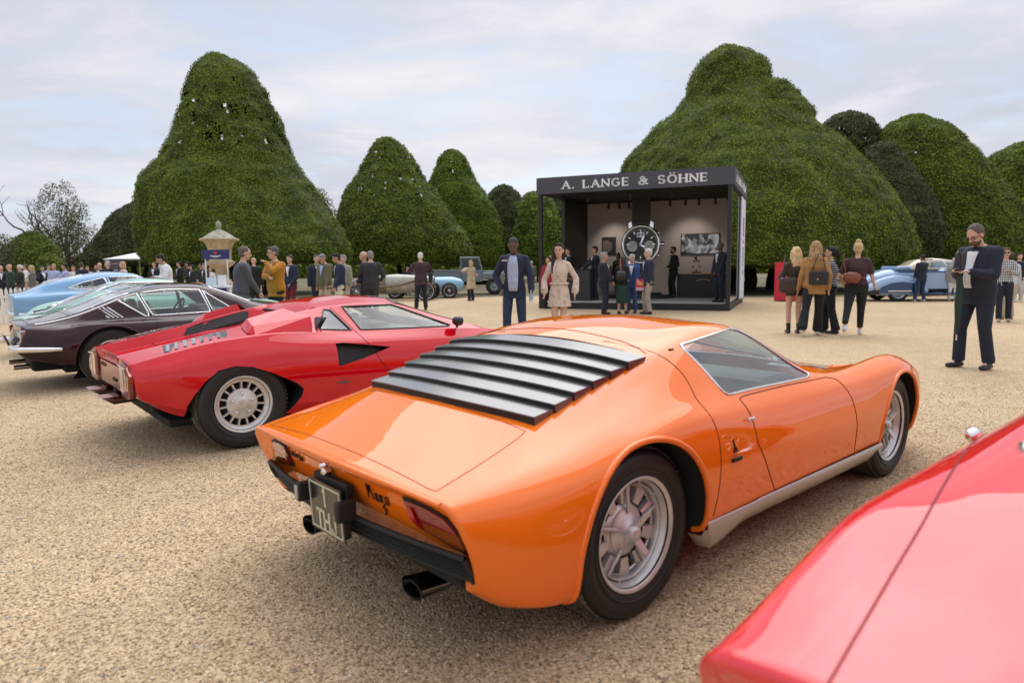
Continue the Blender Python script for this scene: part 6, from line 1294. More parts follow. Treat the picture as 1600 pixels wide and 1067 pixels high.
for sx in (-1, 1):
    for sz in (-1, 1): b = MB(); b.T = WM; b.prism([(sx * .30, sz * .60), (sx * .42, sz * .52), (sx * .44, sz * .74), (sx * .34, sz * .80)], -.10, .05); b.build('lug', chrome, wt)
b = MB(); b.box((0, 0, 3.02), (.62, .10, .90)); b.grid([[(-.33, -.05, 2.60), (.33, -.05, 2.60)], [(-.30, -.07, 3.0), (.30, -.07, 3.0)], [(-.30, -.05, 3.45), (.30, -.05, 3.45)]]); b.build('strap', mat('strap_black', (.012, .011, .010), .55), wt)
b = MB(); b.box((0, 0, .60), (.60, .10, 1.15)); b.build('strap', mat('strap_black', (.012, .011, .010), .55), wt)
b = MB(); b.lathe([(0, .10), (1.05, .10), (1.10, .08), (1.12, .01)], 48); b.lathe([(0, .18), (.70, .18), (.74, .15), (.74, .10)], 40); b.build('plinth', mat('plinth_grey', (.035, .036, .038), .5), wt)
# wall screen and picture: flat generic pictures
scr = bobj('wall_screen', 'wide screen showing a dark grey close-up picture on the stand wall', 'screen', 4.33, 5.06, 2.08)
b = MB(); b.box((0, 0, 0), (1.36, .06, .74), bev=.01); b.build('bezel', sblack, scr)
def picture_mat(name, a, c, sc, es):
    m = bpy.data.materials.new(name); m.use_nodes = True; g = Nt(m); bb = g.n['Principled BSDF']; bb.inputs['Roughness'].default_value = .3; tc = g.new('ShaderNodeTexCoord'); no = g.new('ShaderNodeTexNoise'); no.inputs['Scale'].default_value = sc; no.inputs['Detail'].default_value = 2; no.inputs['Distortion'].default_value = 1.2; g.l.new(tc.outputs['Object'], no.inputs['Vector'])
    r = g.new('ShaderNodeValToRGB'); r.color_ramp.elements[0].position = .45; r.color_ramp.elements[0].color = (*a, 1); r.color_ramp.elements[1].position = .62; r.color_ramp.elements[1].color = (*c, 1); g.l.new(no.outputs['Fac'], r.inputs[0]); g.l.new(r.outputs[0], bb.inputs['Base Color']); g.l.new(r.outputs[0], bb.inputs['Emission Color']); bb.inputs['Emission Strength'].default_value = es; return m
b = MB(); b.box((0, -.034, 0), (1.30, .004, .68)); b.build('display', picture_mat('screen_picture', (.02, .02, .022), (.40, .42, .44), 2.6, .25), scr)
pic = bobj('wall_picture', 'small dark framed photograph of a watch face left of the giant watch', 'picture', .97, 5.07, 2.08)
b = MB(); b.box((0, 0, 0), (.54, .04, .66), bev=.008); b.build('frame', sblack, pic)
b = MB(); b.box((0, -.024, 0), (.48, .004, .60)); b.build('print', mat('print_dark', (.022, .018, .015), .4), pic)
b = MB(); M = Matrix(((1, 0, 0, -.12), (0, 0, -1, -.028), (0, 1, 0, -.03), (0, 0, 0, 1))); b.prism([(max(-.11, x), z) for x, z in circ(.24, 40, c=(.02, 0)) if x < .30], 0, .002, M); b.build('print_dial', mat('print_taupe', (.16, .13, .11), .5), pic)
# desks
def arcmark(parent, x, y, z, m):
    b = MB(); 
    for rr_ in (.26, .22): b.tube([(x + rr_ * math.sin(a), y, z + .11 * math.cos(a)) for a in np.linspace(-1.1, 1.1, 12)], .010, 5)
    b.build('emblem', m, parent)
gold = mat('brass', (.55, .32, .14), .3, .9)
dk = bobj('reception_desk', 'black reception desk at the left of the stand with curved brass emblem', 'desk', .72, 1.35, .2); b = MB(); b.box((0, 0, .5), (1.30, .55, 1.0), bev=.01); b.build('cabinet', mat('desk_black', (.030, .031, .034), .5), dk); b = MB(); b.box((0, 0, 1.02), (1.34, .60, .035)); b.build('desk_top', sblack, dk); arcmark(dk, -.1, -.285, .62, gold)
dk = bobj('watchmaker_desk', 'black desk with wooden top under the wall screen', 'desk', 4.70, 4.30, .2); b = MB(); b.box((0, 0, .40), (2.0, .60, .80), bev=.01); b.build('cabinet', sblack, dk); b = MB(); b.box((0, 0, .825), (2.06, .66, .04), bev=.005); b.build('desk_top', mat('oak_top', (.38, .22, .10), .45, var=.15, vscale=4, stretch=(.2, 1, 1)), dk); arcmark(dk, -.1, -.31, .52, gold)
mi = bobj('microscope', 'white and black stereo microscope standing on the wooden desk top', 'microscope', 4.32, 4.3, 1.045); wm = mat('instrument_white', (.5, .5, .5), .4)
b = MB(); b.box((0, 0, .02), (.30, .26, .04), bev=.01); b.build('base', sblack, mi); b = MB(); b.tube([(-.02, .08, .04), (-.02, .08, .62)], .018, 8); b.tube([(-.02, .08, .48), (-.08, 0, .55)], .03, 8); b.build('column', sblack, mi); b = MB(); b.tube([(0, -.02, .18), (0, -.02, .40)], .055, 12); b.lathe([(.0, .0), (.06, 0), (.06, -.05), (0, -.05)], 14, c=(0, -.02, .16)); b.build('head', wm, mi)
for s in (-1, 1): b = MB(); b.tube([(s * .04, -.04, .38), (s * .09, -.12, .45)], .022, 8); b.tube([(s * .10, 0, .22), (s * .15, 0, .22)], .025, 8); b.build('eyepiece', sblack, mi)
for i, (u, h) in enumerate(((5.12, .22), (5.34, .28))):
    o = bobj('glass_dome', 'clear glass display jar on the wooden desk, %s of two' % ('left' if i == 0 else 'right'), 'display jar', u, 4.3, 1.045); b = MB(); b.lathe([(.07, 0), (.07, h), (.05, h + .03), (0, h + .04)], 18); b.build('glass', glassmat('stand_glass', (.45, .50, .48), .25), o); b = MB(); b.lathe([(0, .01), (.08, .01), (.08, 0)], 18); b.build('foot', chrome, o)
dk = bobj('display_table', 'low dark table with glass cases under the framed picture', 'table', 1.0, 4.6, .2); b = MB(); b.box((0, 0, .8), (1.3, .5, .05)); b.build('table_top', sblack, dk)
for x in (-.6, .6): b = MB(); b.box((x, 0, .39), (.05, .45, .78)); b.build('leg', sblack, dk)
for x in (-.2, .12): o = bobj('glass_case', 'small glass case on the low dark table, %s of two' % ('left' if x < 0 else 'right'), 'display case', 1.0 + x, 4.6, 1.03); b = MB(); b.box((0, 0, .15), (.2, .2, .28)); b.build('glass', glassmat('stand_glass', (.45, .50, .48), .25), o)
# ------------------------------------------------------------------ street furniture and far vehicles
stone = mat('bath_stone', (.42, .34, .23), .85, var=.22, vscale=3.5, bump=.5, bscale=20, detail=8); lich = mat('lichen_stone', (.33, .31, .25), .9, var=.3, vscale=6, bump=.5, bscale=20)
urn = empty('stone_urn', (-10.35, 24.5, 0)); tag(urn, 'tall lidded stone urn on a pedestal in front of the tallest left yew', 'urn')
b = MB(); b.box((0, 0, .35), (1.0, 1.0, .7), bev=.02); b.box((0, 0, .74), (1.12, 1.12, .09), bev=.02); b.build('pedestal', stone, urn)
b = MB(); b.lathe([(.42, .78), (.42, .84), (.36, .88), (.30, .96), (.20, 1.05), (.17, 1.20), (.19, 1.34), (.30, 1.42), (.42, 1.50), (.50, 1.62), (.40, 1.66), (.36, 1.70), (.38, 1.95), (.42, 2.15), (.50, 2.30), (.62, 2.38), (.60, 2.42)], 40); b.build('body', stone, urn)
for k in range(20): a = 2 * math.pi * k / 20; b = MB(); vol = None; b.T = Matrix.Translation((.60 * math.cos(a), .60 * math.sin(a), 2.40)) @ Matrix.Scale(1, 4); b.lathe([(0, .05), (.05, .035), (.075, 0), (.05, -.035), (0, -.05)], 8); b.build('rim_lobe', stone, urn)
b = MB(); b.lathe([(.60, 2.42), (.50, 2.50), (.36, 2.60), (.22, 2.68), (.10, 2.73), (.06, 2.76), (.06, 2.80)], 32); b.build('lid', lich, urn)
b = MB(); b.lathe([(.05, 2.78), (.08, 2.83), (.095, 2.90), (.075, 2.99), (.03, 3.05), (0, 3.06)], 16); b.build('finial', lich, urn)
nvy = mat('sign_navy', (.022, .026, .12), .5); rdd = mat('sign_red', (.62, .015, .03), .5); wht = mat('sign_white', (.78, .78, .78), .5); rsign = mat('poster_red', (.62, .02, .045), .55)
def heart(mb, cx, cz, s, M):
    pts = []
    for t in np.linspace(0, 2 * math.pi, 25)[:-1]: pts.append((cx + s * .058 * 16 * math.sin(t) ** 3 / 1, cz + s * .058 * (13 * math.cos(t) - 5 * math.cos(2 * t) - 2 * math.cos(3 * t) - math.cos(4 * t))))
    mb.prism(pts, 0, .003, M)
sg = empty('info_sign', (-7.85, 18.3, 0)); tag(sg, 'navy banner sign with red emblem on a white pole before the urn', 'sign'); FMs = Matrix(((1, 0, 0, 0), (0, 0, -1, -.022), (0, 1, 0, 0), (0, 0, 0, 1)))
b = MB(); b.box((.0, 0, 1.735), (.72, .03, .25)); b.build('panel', nvy, sg); b = MB(); heart(b, .0, 1.775, .055, FMs); b.build('emblem', rdd, sg)
b = MB(); strokes(b, [[(-.14, 1.695), (.14, 1.695)], [(-.07, 1.668), (.07, 1.668)]], .016, FMs, .002); b.build('caption', wht, sg)
b = MB(); b.tube([(-.29, .02, 0), (-.29, .02, 1.62)], .018, 8); b.tube([(.29, .02, 0), (.29, .02, 1.62)], .018, 8); b.box((0, .02, .015), (.7, .35, .03)); b.build('pole', wht, sg)
tb = empty('info_table', (-7.75, 17.6, 0)); tag(tb, 'white topped table with navy front panel below the navy banner sign', 'table'); b = MB(); b.box((0, 0, .90), (1.1, .5, .05), bev=.005); b.build('table_top', wht, tb); b = MB(); b.box((0, -.23, .45), (1.05, .03, .84)); b.build('front_panel', nvy, tb)
b = MB(); M = Matrix(((1, 0, 0, 0), (0, 0, -1, -.247), (0, 1, 0, 0), (0, 0, 0, 1))); heart(b, .2, .62, .12, M); b.build('emblem', rdd, tb)
for x in (-.5, .5): b = MB(); b.box((x, .1, .44), (.04, .3, .88)); b.build('leg', wht, tb)
bk = tag(None, None) if False else None
for i, (x, w_, h_, m_, lb) in enumerate(((-.35, .25, .08, mat('wicker', (.35, .18, .06), .8), 'wicker tray on the left end of the white topped table'), (.05, .22, .20, mat('leaflets', (.55, .68, .72), .5), 'upright pale blue leaflets on the white topped table'), (.33, .18, .26, wht, 'white display card at the right end of the table'))):
    o = empty('table_item', (-7.75 + x, 17.6, .925)); o.name = ('tray', 'leaflets', 'display_card')[i]; tag(o, lb, ('tray', 'leaflets', 'card')[i]); b = MB(); b.box((0, 0, h_ / 2), (w_, .12 if i else .25, h_), bev=.01); b.build(('basket', 'paper', 'card')[i], m_, o)
ds = empty('totem_sign', (-14.1, 24.6, 0)); tag(ds, 'slate grey upright totem sign standing behind the green and blue cars', 'sign'); b = MB(); b.box((0, 0, .88), (.40, .22, 1.76), bev=.005); b.build('panel', fasc, ds)
b = MB(); b.tube([(.13 * math.sin(a), -.115, 1.55 + .05 * math.cos(a)) for a in np.linspace(-1.2, 1.2, 12)], .006, 5); strokes(b, [[(-.06, 1.36), (.06, 1.36)]], .025, Matrix(((1, 0, 0, 0), (0, 0, -1, -.112), (0, 1, 0, 0), (0, 0, 0, 1))), .002); b.build('emblem', wht, ds)
ps = empty('parasol', (-21.6, 40, 0)); tag(ps, 'white parasol with its slim tip pointing left, behind the slate totem sign', 'parasol'); b = MB(); b.lathe([(0, 2.42), (.6, 2.30), (1.5, 2.10), (1.9, 2.02), (1.88, 1.98), (0, 2.30)], 8, sx=1.0, sy=1.0, smooth=False); b.build('canopy', wht, ps); b = MB(); b.tube([(0, 0, 0), (0, 0, 2.4)], .03, 8); b.build('pole', wht, ps)
rs = empty('poster_stand', (9.82, 24.5, 0), R(-8)); tag(rs, 'bright red upright poster stand behind the woman with the brown bag', 'sign'); b = MB(); b.box((.0, 0, .70), (.78, .05, 1.38), bev=.004); b.build('panel', rsign, rs)
b = MB(); M_ = FMs @ Matrix.Translation((0, 0, .006)); heart(b, -.02, 1.20, .08, M_); b.build('emblem', wht, rs)
for z_, w_ in ((1.03, .30), (.82, .50), (.69, .30), (.56, .24)): b = MB(); strokes(b, [[(-w_ / 2 + .03 * k, z_), (-w_ / 2 + .03 * k + .014, z_ + .012 * (k % 2))] for k in range(int(w_ / .03))], .022, M_, .002); b.build('caption', wht, rs)
b = MB(); b.box((0, .12, .02), (.6, .35, .03)); b.build('foot', sblack, rs)
# white picket fence
pf = empty('picket_fence', (-13.1, 14.6, 0)); tag(pf, 'white picket fence left of the light blue car', 'fence'); wp = mat('picket_white', (.72, .71, .68), .6, var=.08, vscale=5)
p0 = Vector((-2.2, .2, 0)); p1 = Vector((-.15, 1.6, 0)); p2 = Vector((.55, 5.5, 0))
proto = None
for (a, b_) in ((p0, p1), (p1, p2)):
    L_ = (b_ - a).length; n = int(L_ / .135); an = math.atan2((b_ - a).y, (b_ - a).x)
    for z in (.28, .70): q = MB(); q.box(((a + b_) / 2 + Vector((0, 0, z)))[:], (L_, .03, .07), rz=an); q.build('rail', wp, pf)
    for i in range(n):
        c = a.lerp(b_, (i + .5) / n)
        if proto is None: q = MB(); q.prism([(-.038, .03), (.038, .03), (.038, .86), (0, .92), (-.038, .86)], -.012, .012, Matrix(((1, 0, 0, 0), (0, 0, -1, 0), (0, 1, 0, 0), (0, 0, 0, 1)))); proto = q.build('picket', wp, pf); o = proto
        else: o = proto.copy(); COL.objects.link(o); o.parent = pf
        o.location = c; o.rotation_euler = (0, 0, an)
# olive vintage racer
def simple_body(lv, name, m, parent, n=20, p=2.6, smooth=True):
    """loft of superellipse sections: (x, z centre, half height, half width)"""
    b = MB(); G = []
    for x, z, hh, hw in lv:
        r = []
        for j in range(n + 1):
            a = 2 * math.pi * j / n; ca, sa = math.cos(a), math.sin(a); s = (abs(ca) ** p + abs(sa) ** p) ** (-1 / p); r.append((x, hw * ca * s, z + hh * sa * s))
        G.append(r)
    b.grid(G, smooth=smooth); b.add(G[0][:-1], [tuple(range(n))]); b.add(G[-1][:-1], [tuple(range(n - 1, -1, -1))]); return b.build(name, m, parent)
def wheels4(root, xs, y, r, w, rr, style, m=None):
    for x in xs:
        for s in (-1, 1): wheel(root, Vector((0, 0, 0)), r, w, rr, style, s, 0, m).location = (x, s * y, r)
ol = mat('olive_primer', (.15, .14, .10), .5, var=.25, vscale=5, coat=.15, coatr=.4); olt = mat('olive_aluminium', (.40, .39, .33), .4, .4, var=.15, vscale=5)
vr = empty('racing_car', (-6.3, 28.6, 0), R(-3)); tag(vr, 'olive grey vintage racing car with big wire wheels and outside exhaust pipe', 'car', 'racing cars on the far gravel')
simple_body([(-.75, .62, .10, .10), (-.2, .62, .26, .28), (.5, .64, .36, .38), (1.1, .66, .40, .40), (1.15, .68, .40, .40)], 'tail', ol, vr); simple_body([(1.15, .68, .38, .38), (1.6, .70, .38, .38), (2.9, .66, .33, .28), (3.1, .64, .32, .27)], 'bonnet', olt, vr)
b = MB(); b.box((3.12, 0, .64), (.08, .48, .66), bev=.04); b.build('radiator', chrome, vr)
for s in (-1, 1): b = MB(); b.tube([(2.6, s * .36, .85), (2.3, s * .42, .80), (1.7, s * .46, .62), (.6, s * .48, .55), (-.5, s * .46, .45)], .045, 8); b.build('exhaust_pipe', mat('rusty_pipe', (.22, .15, .10), .6, .5), vr)
b = MB(); b.box((1.2, 0, .36), (3.8, .5, .12)); b.build('chassis', ol, vr); b = MB(); b.tube([(1.1 + .0, .19 * math.cos(a), 1.05 + .19 * math.sin(a)) for a in np.linspace(0, 2 * math.pi, 19)[:-1]], .014, 6, True); b.build('steering_wheel', sblack, vr)
b = MB(); b.box((.65, 0, .95), (.12, .6, .34), bev=.05); b.build('seat_back', mat('old_leather', (.10, .06, .04), .6), vr)
for x in (0, 2.85):
    for s in (-1, 1): wheel(vr, Vector((0, 0, 0)), .40, .11, .33, 'wire', s, 0, ol).location = (x, s * .62, .40)
# pale blue open racer
br = empty('racing_car', (-2.75, 30.6, 0), R(183)); tag(br, 'pale blue rounded open racer behind the man in the plum jacket', 'car', 'racing cars on the far gravel'); pb_ = paint('powder_blue', (.24, .45, .60))
simple_body([(-.62, .55, .12, .30), (-.5, .56, .28, .55), (-.1, .58, .36, .68), (.5, .60, .34, .70), (1.2, .60, .30, .70), (2.2, .58, .28, .68), (2.9, .52, .24, .60), (3.2, .48, .14, .40)], 'body', pb_, br)
b = MB(); b.box((1.2, 0, .88), (.9, .9, .06), bev=.02); b.build('cockpit', sblack, br)
for s in (-1, 1):
    b = MB(); b.box((.75, s * .705, .62), (.50, .012, .14), bev=.004); b.build('side_vent', mat('vent_blue', (.10, .25, .36), .4), br)
    for x in (0, 2.35):
        b = MB(); b.tube([(x + .37 * math.cos(a), s * .66, .33 + .37 * math.sin(a)) for a in np.linspace(-.2, math.pi + .2, 16)], .03, 8); b.build('wheel_arch', pb_, br)
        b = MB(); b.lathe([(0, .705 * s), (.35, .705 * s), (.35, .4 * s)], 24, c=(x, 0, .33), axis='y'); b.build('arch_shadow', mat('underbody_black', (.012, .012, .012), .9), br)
        wheel(br, Vector((0, 0, 0)), .33, .17, .23, 'wire', s, 0).location = (x, s * .68, .33)
# grey pickup truck
gp = mat('truck_grey', (.16, .20, .21), .45, coat=.3, coatr=.3, var=.08, vscale=3); tr = empty('pickup_truck', (-3.9, 34.2, 0), R(2)); tag(tr, 'grey flat sided pickup truck with canvas-less load bed behind the blue racer', 'truck'); tr.scale = (.95, .95, .93); tr['label'] = 'grey upright pickup truck with open load bed, standing behind the pale blue racer'
b = MB(); b.box((.15, .82, 1.08), (2.7, .05, .42), bev=.01); b.build('bed_side', gp, tr); b = MB(); b.box((.15, -.82, 1.08), (2.7, .05, .42), bev=.01); b.build('bed_side', gp, tr); b = MB(); b.box((-1.18, 0, 1.08), (.05, 1.6, .42)); b.build('tailgate', gp, tr); b = MB(); b.box((.15, 0, .86), (2.7, 1.6, .06)); b.build('bed_floor', gp, tr)
b = MB(); b.box((.15, -.85, 1.30), (2.76, .07, .05)); b.box((.15, .85, 1.30), (2.76, .07, .05)); b.build('bed_rail', mat('truck_trim', (.30, .32, .31), .5), tr)
cab = MB(); gls = MB()
cab.box((2.05, 0, .98), (1.05, 1.62, .62), bev=.03); cab.box((1.95, 0, 1.93), (1.02, 1.46, .10), bev=.045)
for x0_, x1_ in ((1.50, 1.50), (2.02, 2.02), (2.58, 2.40)):
    for s in (-1, 1): cab.tube([(x0_, s * .76, 1.27), (x1_, s * .70, 1.92)], .032, 6)
for z_ in (): pass
cab.build('cab', gp, tr); gls.add([(1.5, -.755, 1.3), (2.56, -.755, 1.3), (2.40, -.70, 1.9), (1.5, -.70, 1.9)], [(0, 1, 2, 3)]); gls.add([(1.5, .755, 1.3), (2.56, .755, 1.3), (2.40, .70, 1.9), (1.5, .70, 1.9)], [(3, 2, 1, 0)]); gls.add([(2.58, -.74, 1.3), (2.58, .74, 1.3), (2.42, .68, 1.9), (2.42, -.68, 1.9)], [(0, 1, 2, 3)]); gls.build('cab_glass', glassmat('cab_glass', (.6, .66, .64), .04), tr)
b = MB(); b.box((3.15, 0, 1.08), (1.15, 1.1, .34), bev=.04); b.build('bonnet', gp, tr)
for s in (-1, 1): b = MB(); b.box((3.15, s * .68, .98), (1.15, .34, .34), bev=.05); b.build('front_wing', gp, tr)
b = MB(); b.box((1.2, 0, .62), (4.6, .9, .22)); b.build('chassis', mat('underbody_black', (.012, .012, .012), .9), tr)
for s in (-1, 1): b = MB(); b.lathe([(0, .09), (.06, .085), (.07, 0)], 16, c=(3.72, s * .68, 1.0), axis='x'); b.build('headlight', chrome, tr)
b = MB(); b.box((2.62, -.90, 1.45), (.03, .10, .16), bev=.01); b.tube([(2.58, -.76, 1.35), (2.62, -.88, 1.42)], .012, 5); b.build('mirror', sblack, tr)
wheels4(tr, (0, 3.2), .70, .44, .24, .22, 'disc', mat('truck_trim', (.30, .32, .31), .5))
# blue and navy open tourer with enclosed rear wheels
tu = empty('tourer_car', (13.35, 24.3, 0), R(-2)); tag(tu, 'pale and dark blue vintage open tourer with enclosed rear wheel, at the right', 'car'); lb = paint('ice_blue', (.30, .43, .62)); nb_ = paint('deep_blue', (.018, .07, .17))
simple_body([(-1.05, .62, .08, .35), (-.8, .66, .24, .55), (-.3, .72, .36, .64), (.4, .74, .40, .68), (1.4, .72, .40, .70), (2.4, .74, .38, .60), (3.2, .74, .36, .46), (3.9, .72, .34, .36)], 'body', lb, tu)
for s in (-1, 1):
    b = MB(); G = []
    for x, zc, hh in ((-1.10, .40, .05), (-.95, .45, .16), (-.6, .50, .29), (-.1, .53, .38), (.35, .51, .36), (.75, .44, .26), (.95, .36, .12)):
        r = []
        for j in range(13): a = math.pi * j / 12; r.append((x, s * (.66 + .19 * math.sin(a)), zc + hh * math.cos(a)))
        G.append(r)
    b.grid(G, flip=(s < 0)); b.build('rear_wing', lb, tu)
    b = MB(); b.prism([(-.80, .30), (.72, .30), (.70, .45), (.45, .62), (.1, .68), (-.3, .64), (-.62, .50)], 0, .02, Matrix(((1, 0, 0, 0), (0, 0, -s, s * .875), (0, 1, 0, 0), (0, 0, 0, 1)))); b.build('wheel_spat', nb_, tu)
    b = MB(); b.box((0.0, s * .885, .36), (.85, .02, .035), bev=.008); b.build('spat_trim', chrome, tu)
    b = MB(); G = []
    for x, zc, hh in ((2.2, .28, .05), (2.6, .42, .16), (3.0, .56, .24), (3.4, .60, .28), (3.8, .52, .28), (4.1, .40, .18), (4.2, .3, .06)):
        G.append([(x, s * (.60 + .25 * math.sin(math.pi * j / 12)), zc + hh * math.cos(math.pi * j / 12)) for j in range(13)])
    b.grid(G, flip=(s < 0)); b.build('front_wing', lb, tu)
    b = MB(); b.box((1.5, s * .80, .27), (1.6, .26, .05), bev=.01); b.build('running_board', nb_, tu)
    b = MB(); b.box((1.5, s * .705, 1.0), (3.0, .012, .05), bev=.004); b.build('waist_band', nb_, tu)
    b = MB(); b.box((1.2, s * .712, .70), (.95, .010, .55), bev=.003); b.build('door', lb, tu)
b = MB(); b.box((.85, 0, 1.10), (1.3, 1.1, .05), bev=.02); b.build('cockpit', mat('cream_leather', (.50, .44, .34), .55), tu); b = MB(); b.box((.25, 0, 1.14), (.5, 1.15, .14), bev=.06); b.build('hood_cover', lb, tu)
b = MB(); b.tube([(1.75, -.62, 1.10), (1.50, -.58, 1.42), (1.50, .58, 1.42), (1.75, .62, 1.10), (1.75, -.62, 1.10)], .02, 6); b.build('windscreen_frame', chrome, tu); b = MB(); b.add([(1.75, -.60, 1.11), (1.75, .60, 1.11), (1.51, .57, 1.41), (1.51, -.57, 1.41)], [(0, 1, 2, 3)]); b.build('windscreen', glassmat('car_glass_pale', (.80, .88, .86), .08), tu)
b = MB(); b.tube([(1.35 + .05 * math.sin(a), .3 + .19 * math.cos(a), 1.22 + .18 * math.sin(a)) for a in np.linspace(0, 2 * math.pi, 19)[:-1]], .013, 6, True); b.build('steering_wheel', sblack, tu)
b = MB(); b.box((1.4, 0, .26), (4.6, 1.1, .08)); b.build('underbody', mat('underbody_black', (.012, .012, .012), .9), tu)
wheels4(tu, (0, 3.2), .70, .36, .16, .24, 'wire')
# cream saloon behind it
cs = empty('saloon_car', (16.4, 28.0, 0), R(3)); tag(cs, 'cream rounded saloon parked behind the blue open tourer', 'car'); cp = paint('cream_paint', (.50, .43, .31))
simple_body([(-1.0, .62, .15, .45), (-.7, .66, .32, .70), (0, .70, .38, .80), (1.4, .70, .38, .82), (2.6, .70, .34, .78), (3.3, .62, .24, .60)], 'body', cp, cs); simple_body([(-.6, 1.0, .12, .50), (-.1, 1.12, .30, .60), (.6, 1.16, .36, .64), (1.3, 1.12, .34, .62), (1.9, 1.0, .16, .58)], 'roof', cp, cs)
for s in (-1, 1): b = MB(); b.prism([(-.1, 1.12), (.55, 1.12), (.55, 1.36), (.15, 1.33)], 0, .01, Matrix(((1, 0, 0, 0), (0, 0, -s, s * .66), (0, 1, 0, 0), (0, 0, 0, 1)))); b.prism([(.62, 1.12), (1.5, 1.12), (1.2, 1.33), (.62, 1.36)], 0, .01, Matrix(((1, 0, 0, 0), (0, 0, -s, s * .66), (0, 1, 0, 0), (0, 0, 0, 1)))); b.build('side_window', glassmat('stand_glass', (.45, .50, .48), .25), cs)
wheels4(cs, (0, 2.6), .72, .33, .18, .20, 'disc')
# dark foliage band added far behind the trunks, for further rows of yews
hd = empty('far_yews', (0, 105, 0)); tag(hd, 'long dark band of foliage added for further yews between the yew trunks', 'far_yews'); rg = np.random.default_rng(31); n = 30000; P = np.stack([rg.uniform(-110, 110, n), rg.normal(0, .5, n), rg.random(n) * 3.1], -1); V, F = tri_cards(P, np.tile([0, -.8, .3], (n, 1)), .5, rg, .7)
Bx = np.array([[-110, .3, 0], [110, .3, 0], [110, .3, 2.9], [-110, .3, 2.9]]); V2 = np.vstack([V, Bx]); F2 = np.vstack([F, [[len(V), len(V) + 1, len(V) + 2, len(V) + 3]]]); fast_mesh('foliage', V2, F2, _M['yew_leaf'], hd)
# ------------------------------------------------------------------ people
REMESH = []
def vol_cap(mb, a, b, ra, rb, fl=None, n=12):
    """closed tapered capsule; fl = (axis vector, factor) flattens the cross-section along an axis"""
    a = Vector(a); b = Vector(b); d = b - a; L_ = d.length; t = d.normalized() if L_ > 1e-6 else Vector((0, 0, 1))
    u = t.orthogonal().normalized(); w = t.cross(u); v = []; f = []; rings = []
    for k in range(1, 4): an = math.pi / 2 * k / 4; rings.append((a - t * ra * math.cos(an), ra * math.sin(an)))
    rings += [(a, ra), (b, rb)]
    for k in range(3, 0, -1): an = math.pi / 2 * k / 4; rings.append((b + t * rb * math.cos(an), rb * math.sin(an)))
    def fl_(o):
        if fl is None: return o
        ax = Vector(fl[0]).normalized(); return o - ax * o.dot(ax) * (1 - fl[1])
    v.append(a - t * ra)
    for c, r in rings:
        for j in range(n):
            an = 2 * math.pi * j / n; v.append(c + fl_(u * math.cos(an) * r + w * math.sin(an) * r))
    v.append(b + t * rb); m = len(rings)
    for j in range(n): f.append((0, 1 + (j + 1) % n, 1 + j)); f.append((len(v) - 1, 1 + (m - 1) * n + j, 1 + (m - 1) * n + (j + 1) % n))
    for i in range(m - 1):
        for j in range(n): f.append((1 + i * n + j, 1 + i * n + (j + 1) % n, 1 + (i + 1) * n + (j + 1) % n, 1 + (i + 1) * n + j))
    mb.add(v, f, True)
def vol_stack(mb, lv, n=20, p=2.3):
    """closed stack of superellipses: (centre, forward radius, side radius)"""
    v = []; f = []
    for c, rx, ry in lv:
        for j in range(n):
            a = 2 * math.pi * j / n; ca, sa = math.cos(a), math.sin(a); s = (abs(ca) ** p + abs(sa) ** p) ** (-1 / p)
            v.append((c[0] + rx * ca * s, c[1] + ry * sa * s, c[2]))
    m = len(lv)
    for i in range(m - 1):
        for j in range(n): f.append((i * n + j, i * n + (j + 1) % n, (i + 1) * n + (j + 1) % n, (i + 1) * n + j))
    f.append(tuple(range(n - 1, -1, -1))); f.append(tuple((m - 1) * n + j for j in range(n))); mb.add(v, f, True)
def vol_ell(mb, c, r, rot=None, n=14):
    v = []; f = []; m = 9; M = Euler(rot).to_matrix() if rot is not None else None
    for i in range(1, m):
        th = math.pi * i / m
        for j in range(n):
            a = 2 * math.pi * j / n; p = Vector((r[0] * math.sin(th) * math.cos(a), r[1] * math.sin(th) * math.sin(a), r[2] * math.cos(th)))
            if M: p = M @ p
            v.append(p + Vector(c))
    tp = Vector((0, 0, r[2])); bt = -tp
    if M: tp = M @ tp; bt = M @ bt
    v.append(tp + Vector(c)); v.append(bt + Vector(c)); T = len(v) - 2
    for i in range(m - 2):
        for j in range(n): f.append((i * n + j, (i + 1) * n + j, (i + 1) * n + (j + 1) % n, i * n + (j + 1) % n))
    for j in range(n): f.append((T, j, (j + 1) % n)); f.append((T + 1, (m - 2) * n + (j + 1) % n, (m - 2) * n + j))
    mb.add(v, f, True)
def remesh_obj(mb, name, m, parent, vox, sm=3):
    o = mb.build(name, m, parent); md = o.modifiers.new('remesh', 'REMESH'); md.mode = 'VOXEL'; md.voxel_size = vox; md.use_smooth_shade = True
    if sm: s = o.modifiers.new('smooth', 'SMOOTH'); s.factor = .5; s.iterations = sm
    REMESH.append(o); return o
def bake_remesh():
    dg = bpy.context.evaluated_depsgraph_get(); new = []
    for o in REMESH:
        me = bpy.data.meshes.new_from_object(o.evaluated_get(dg)); new.append((o, me))
    for o, me in new:
        o.modifiers.clear(); o.data = me
        me.polygons.foreach_set('use_smooth', [True] * len(me.polygons))
def ik(a, b, l1, l2, hint):
    a = Vector(a); b = Vector(b); d = b - a; L_ = min(d.length, (l1 + l2) * .999); t = d.normalized(); x = (l1 * l1 - l2 * l2 + L_ * L_) / (2 * L_); h = math.sqrt(max(l1 * l1 - x * x, 0))
    hn = Vector(hint); hn = hn - t * hn.dot(t); hn = hn.normalized() if hn.length > 1e-6 else t.orthogonal(); return a + t * x + hn * h, a + t * L_
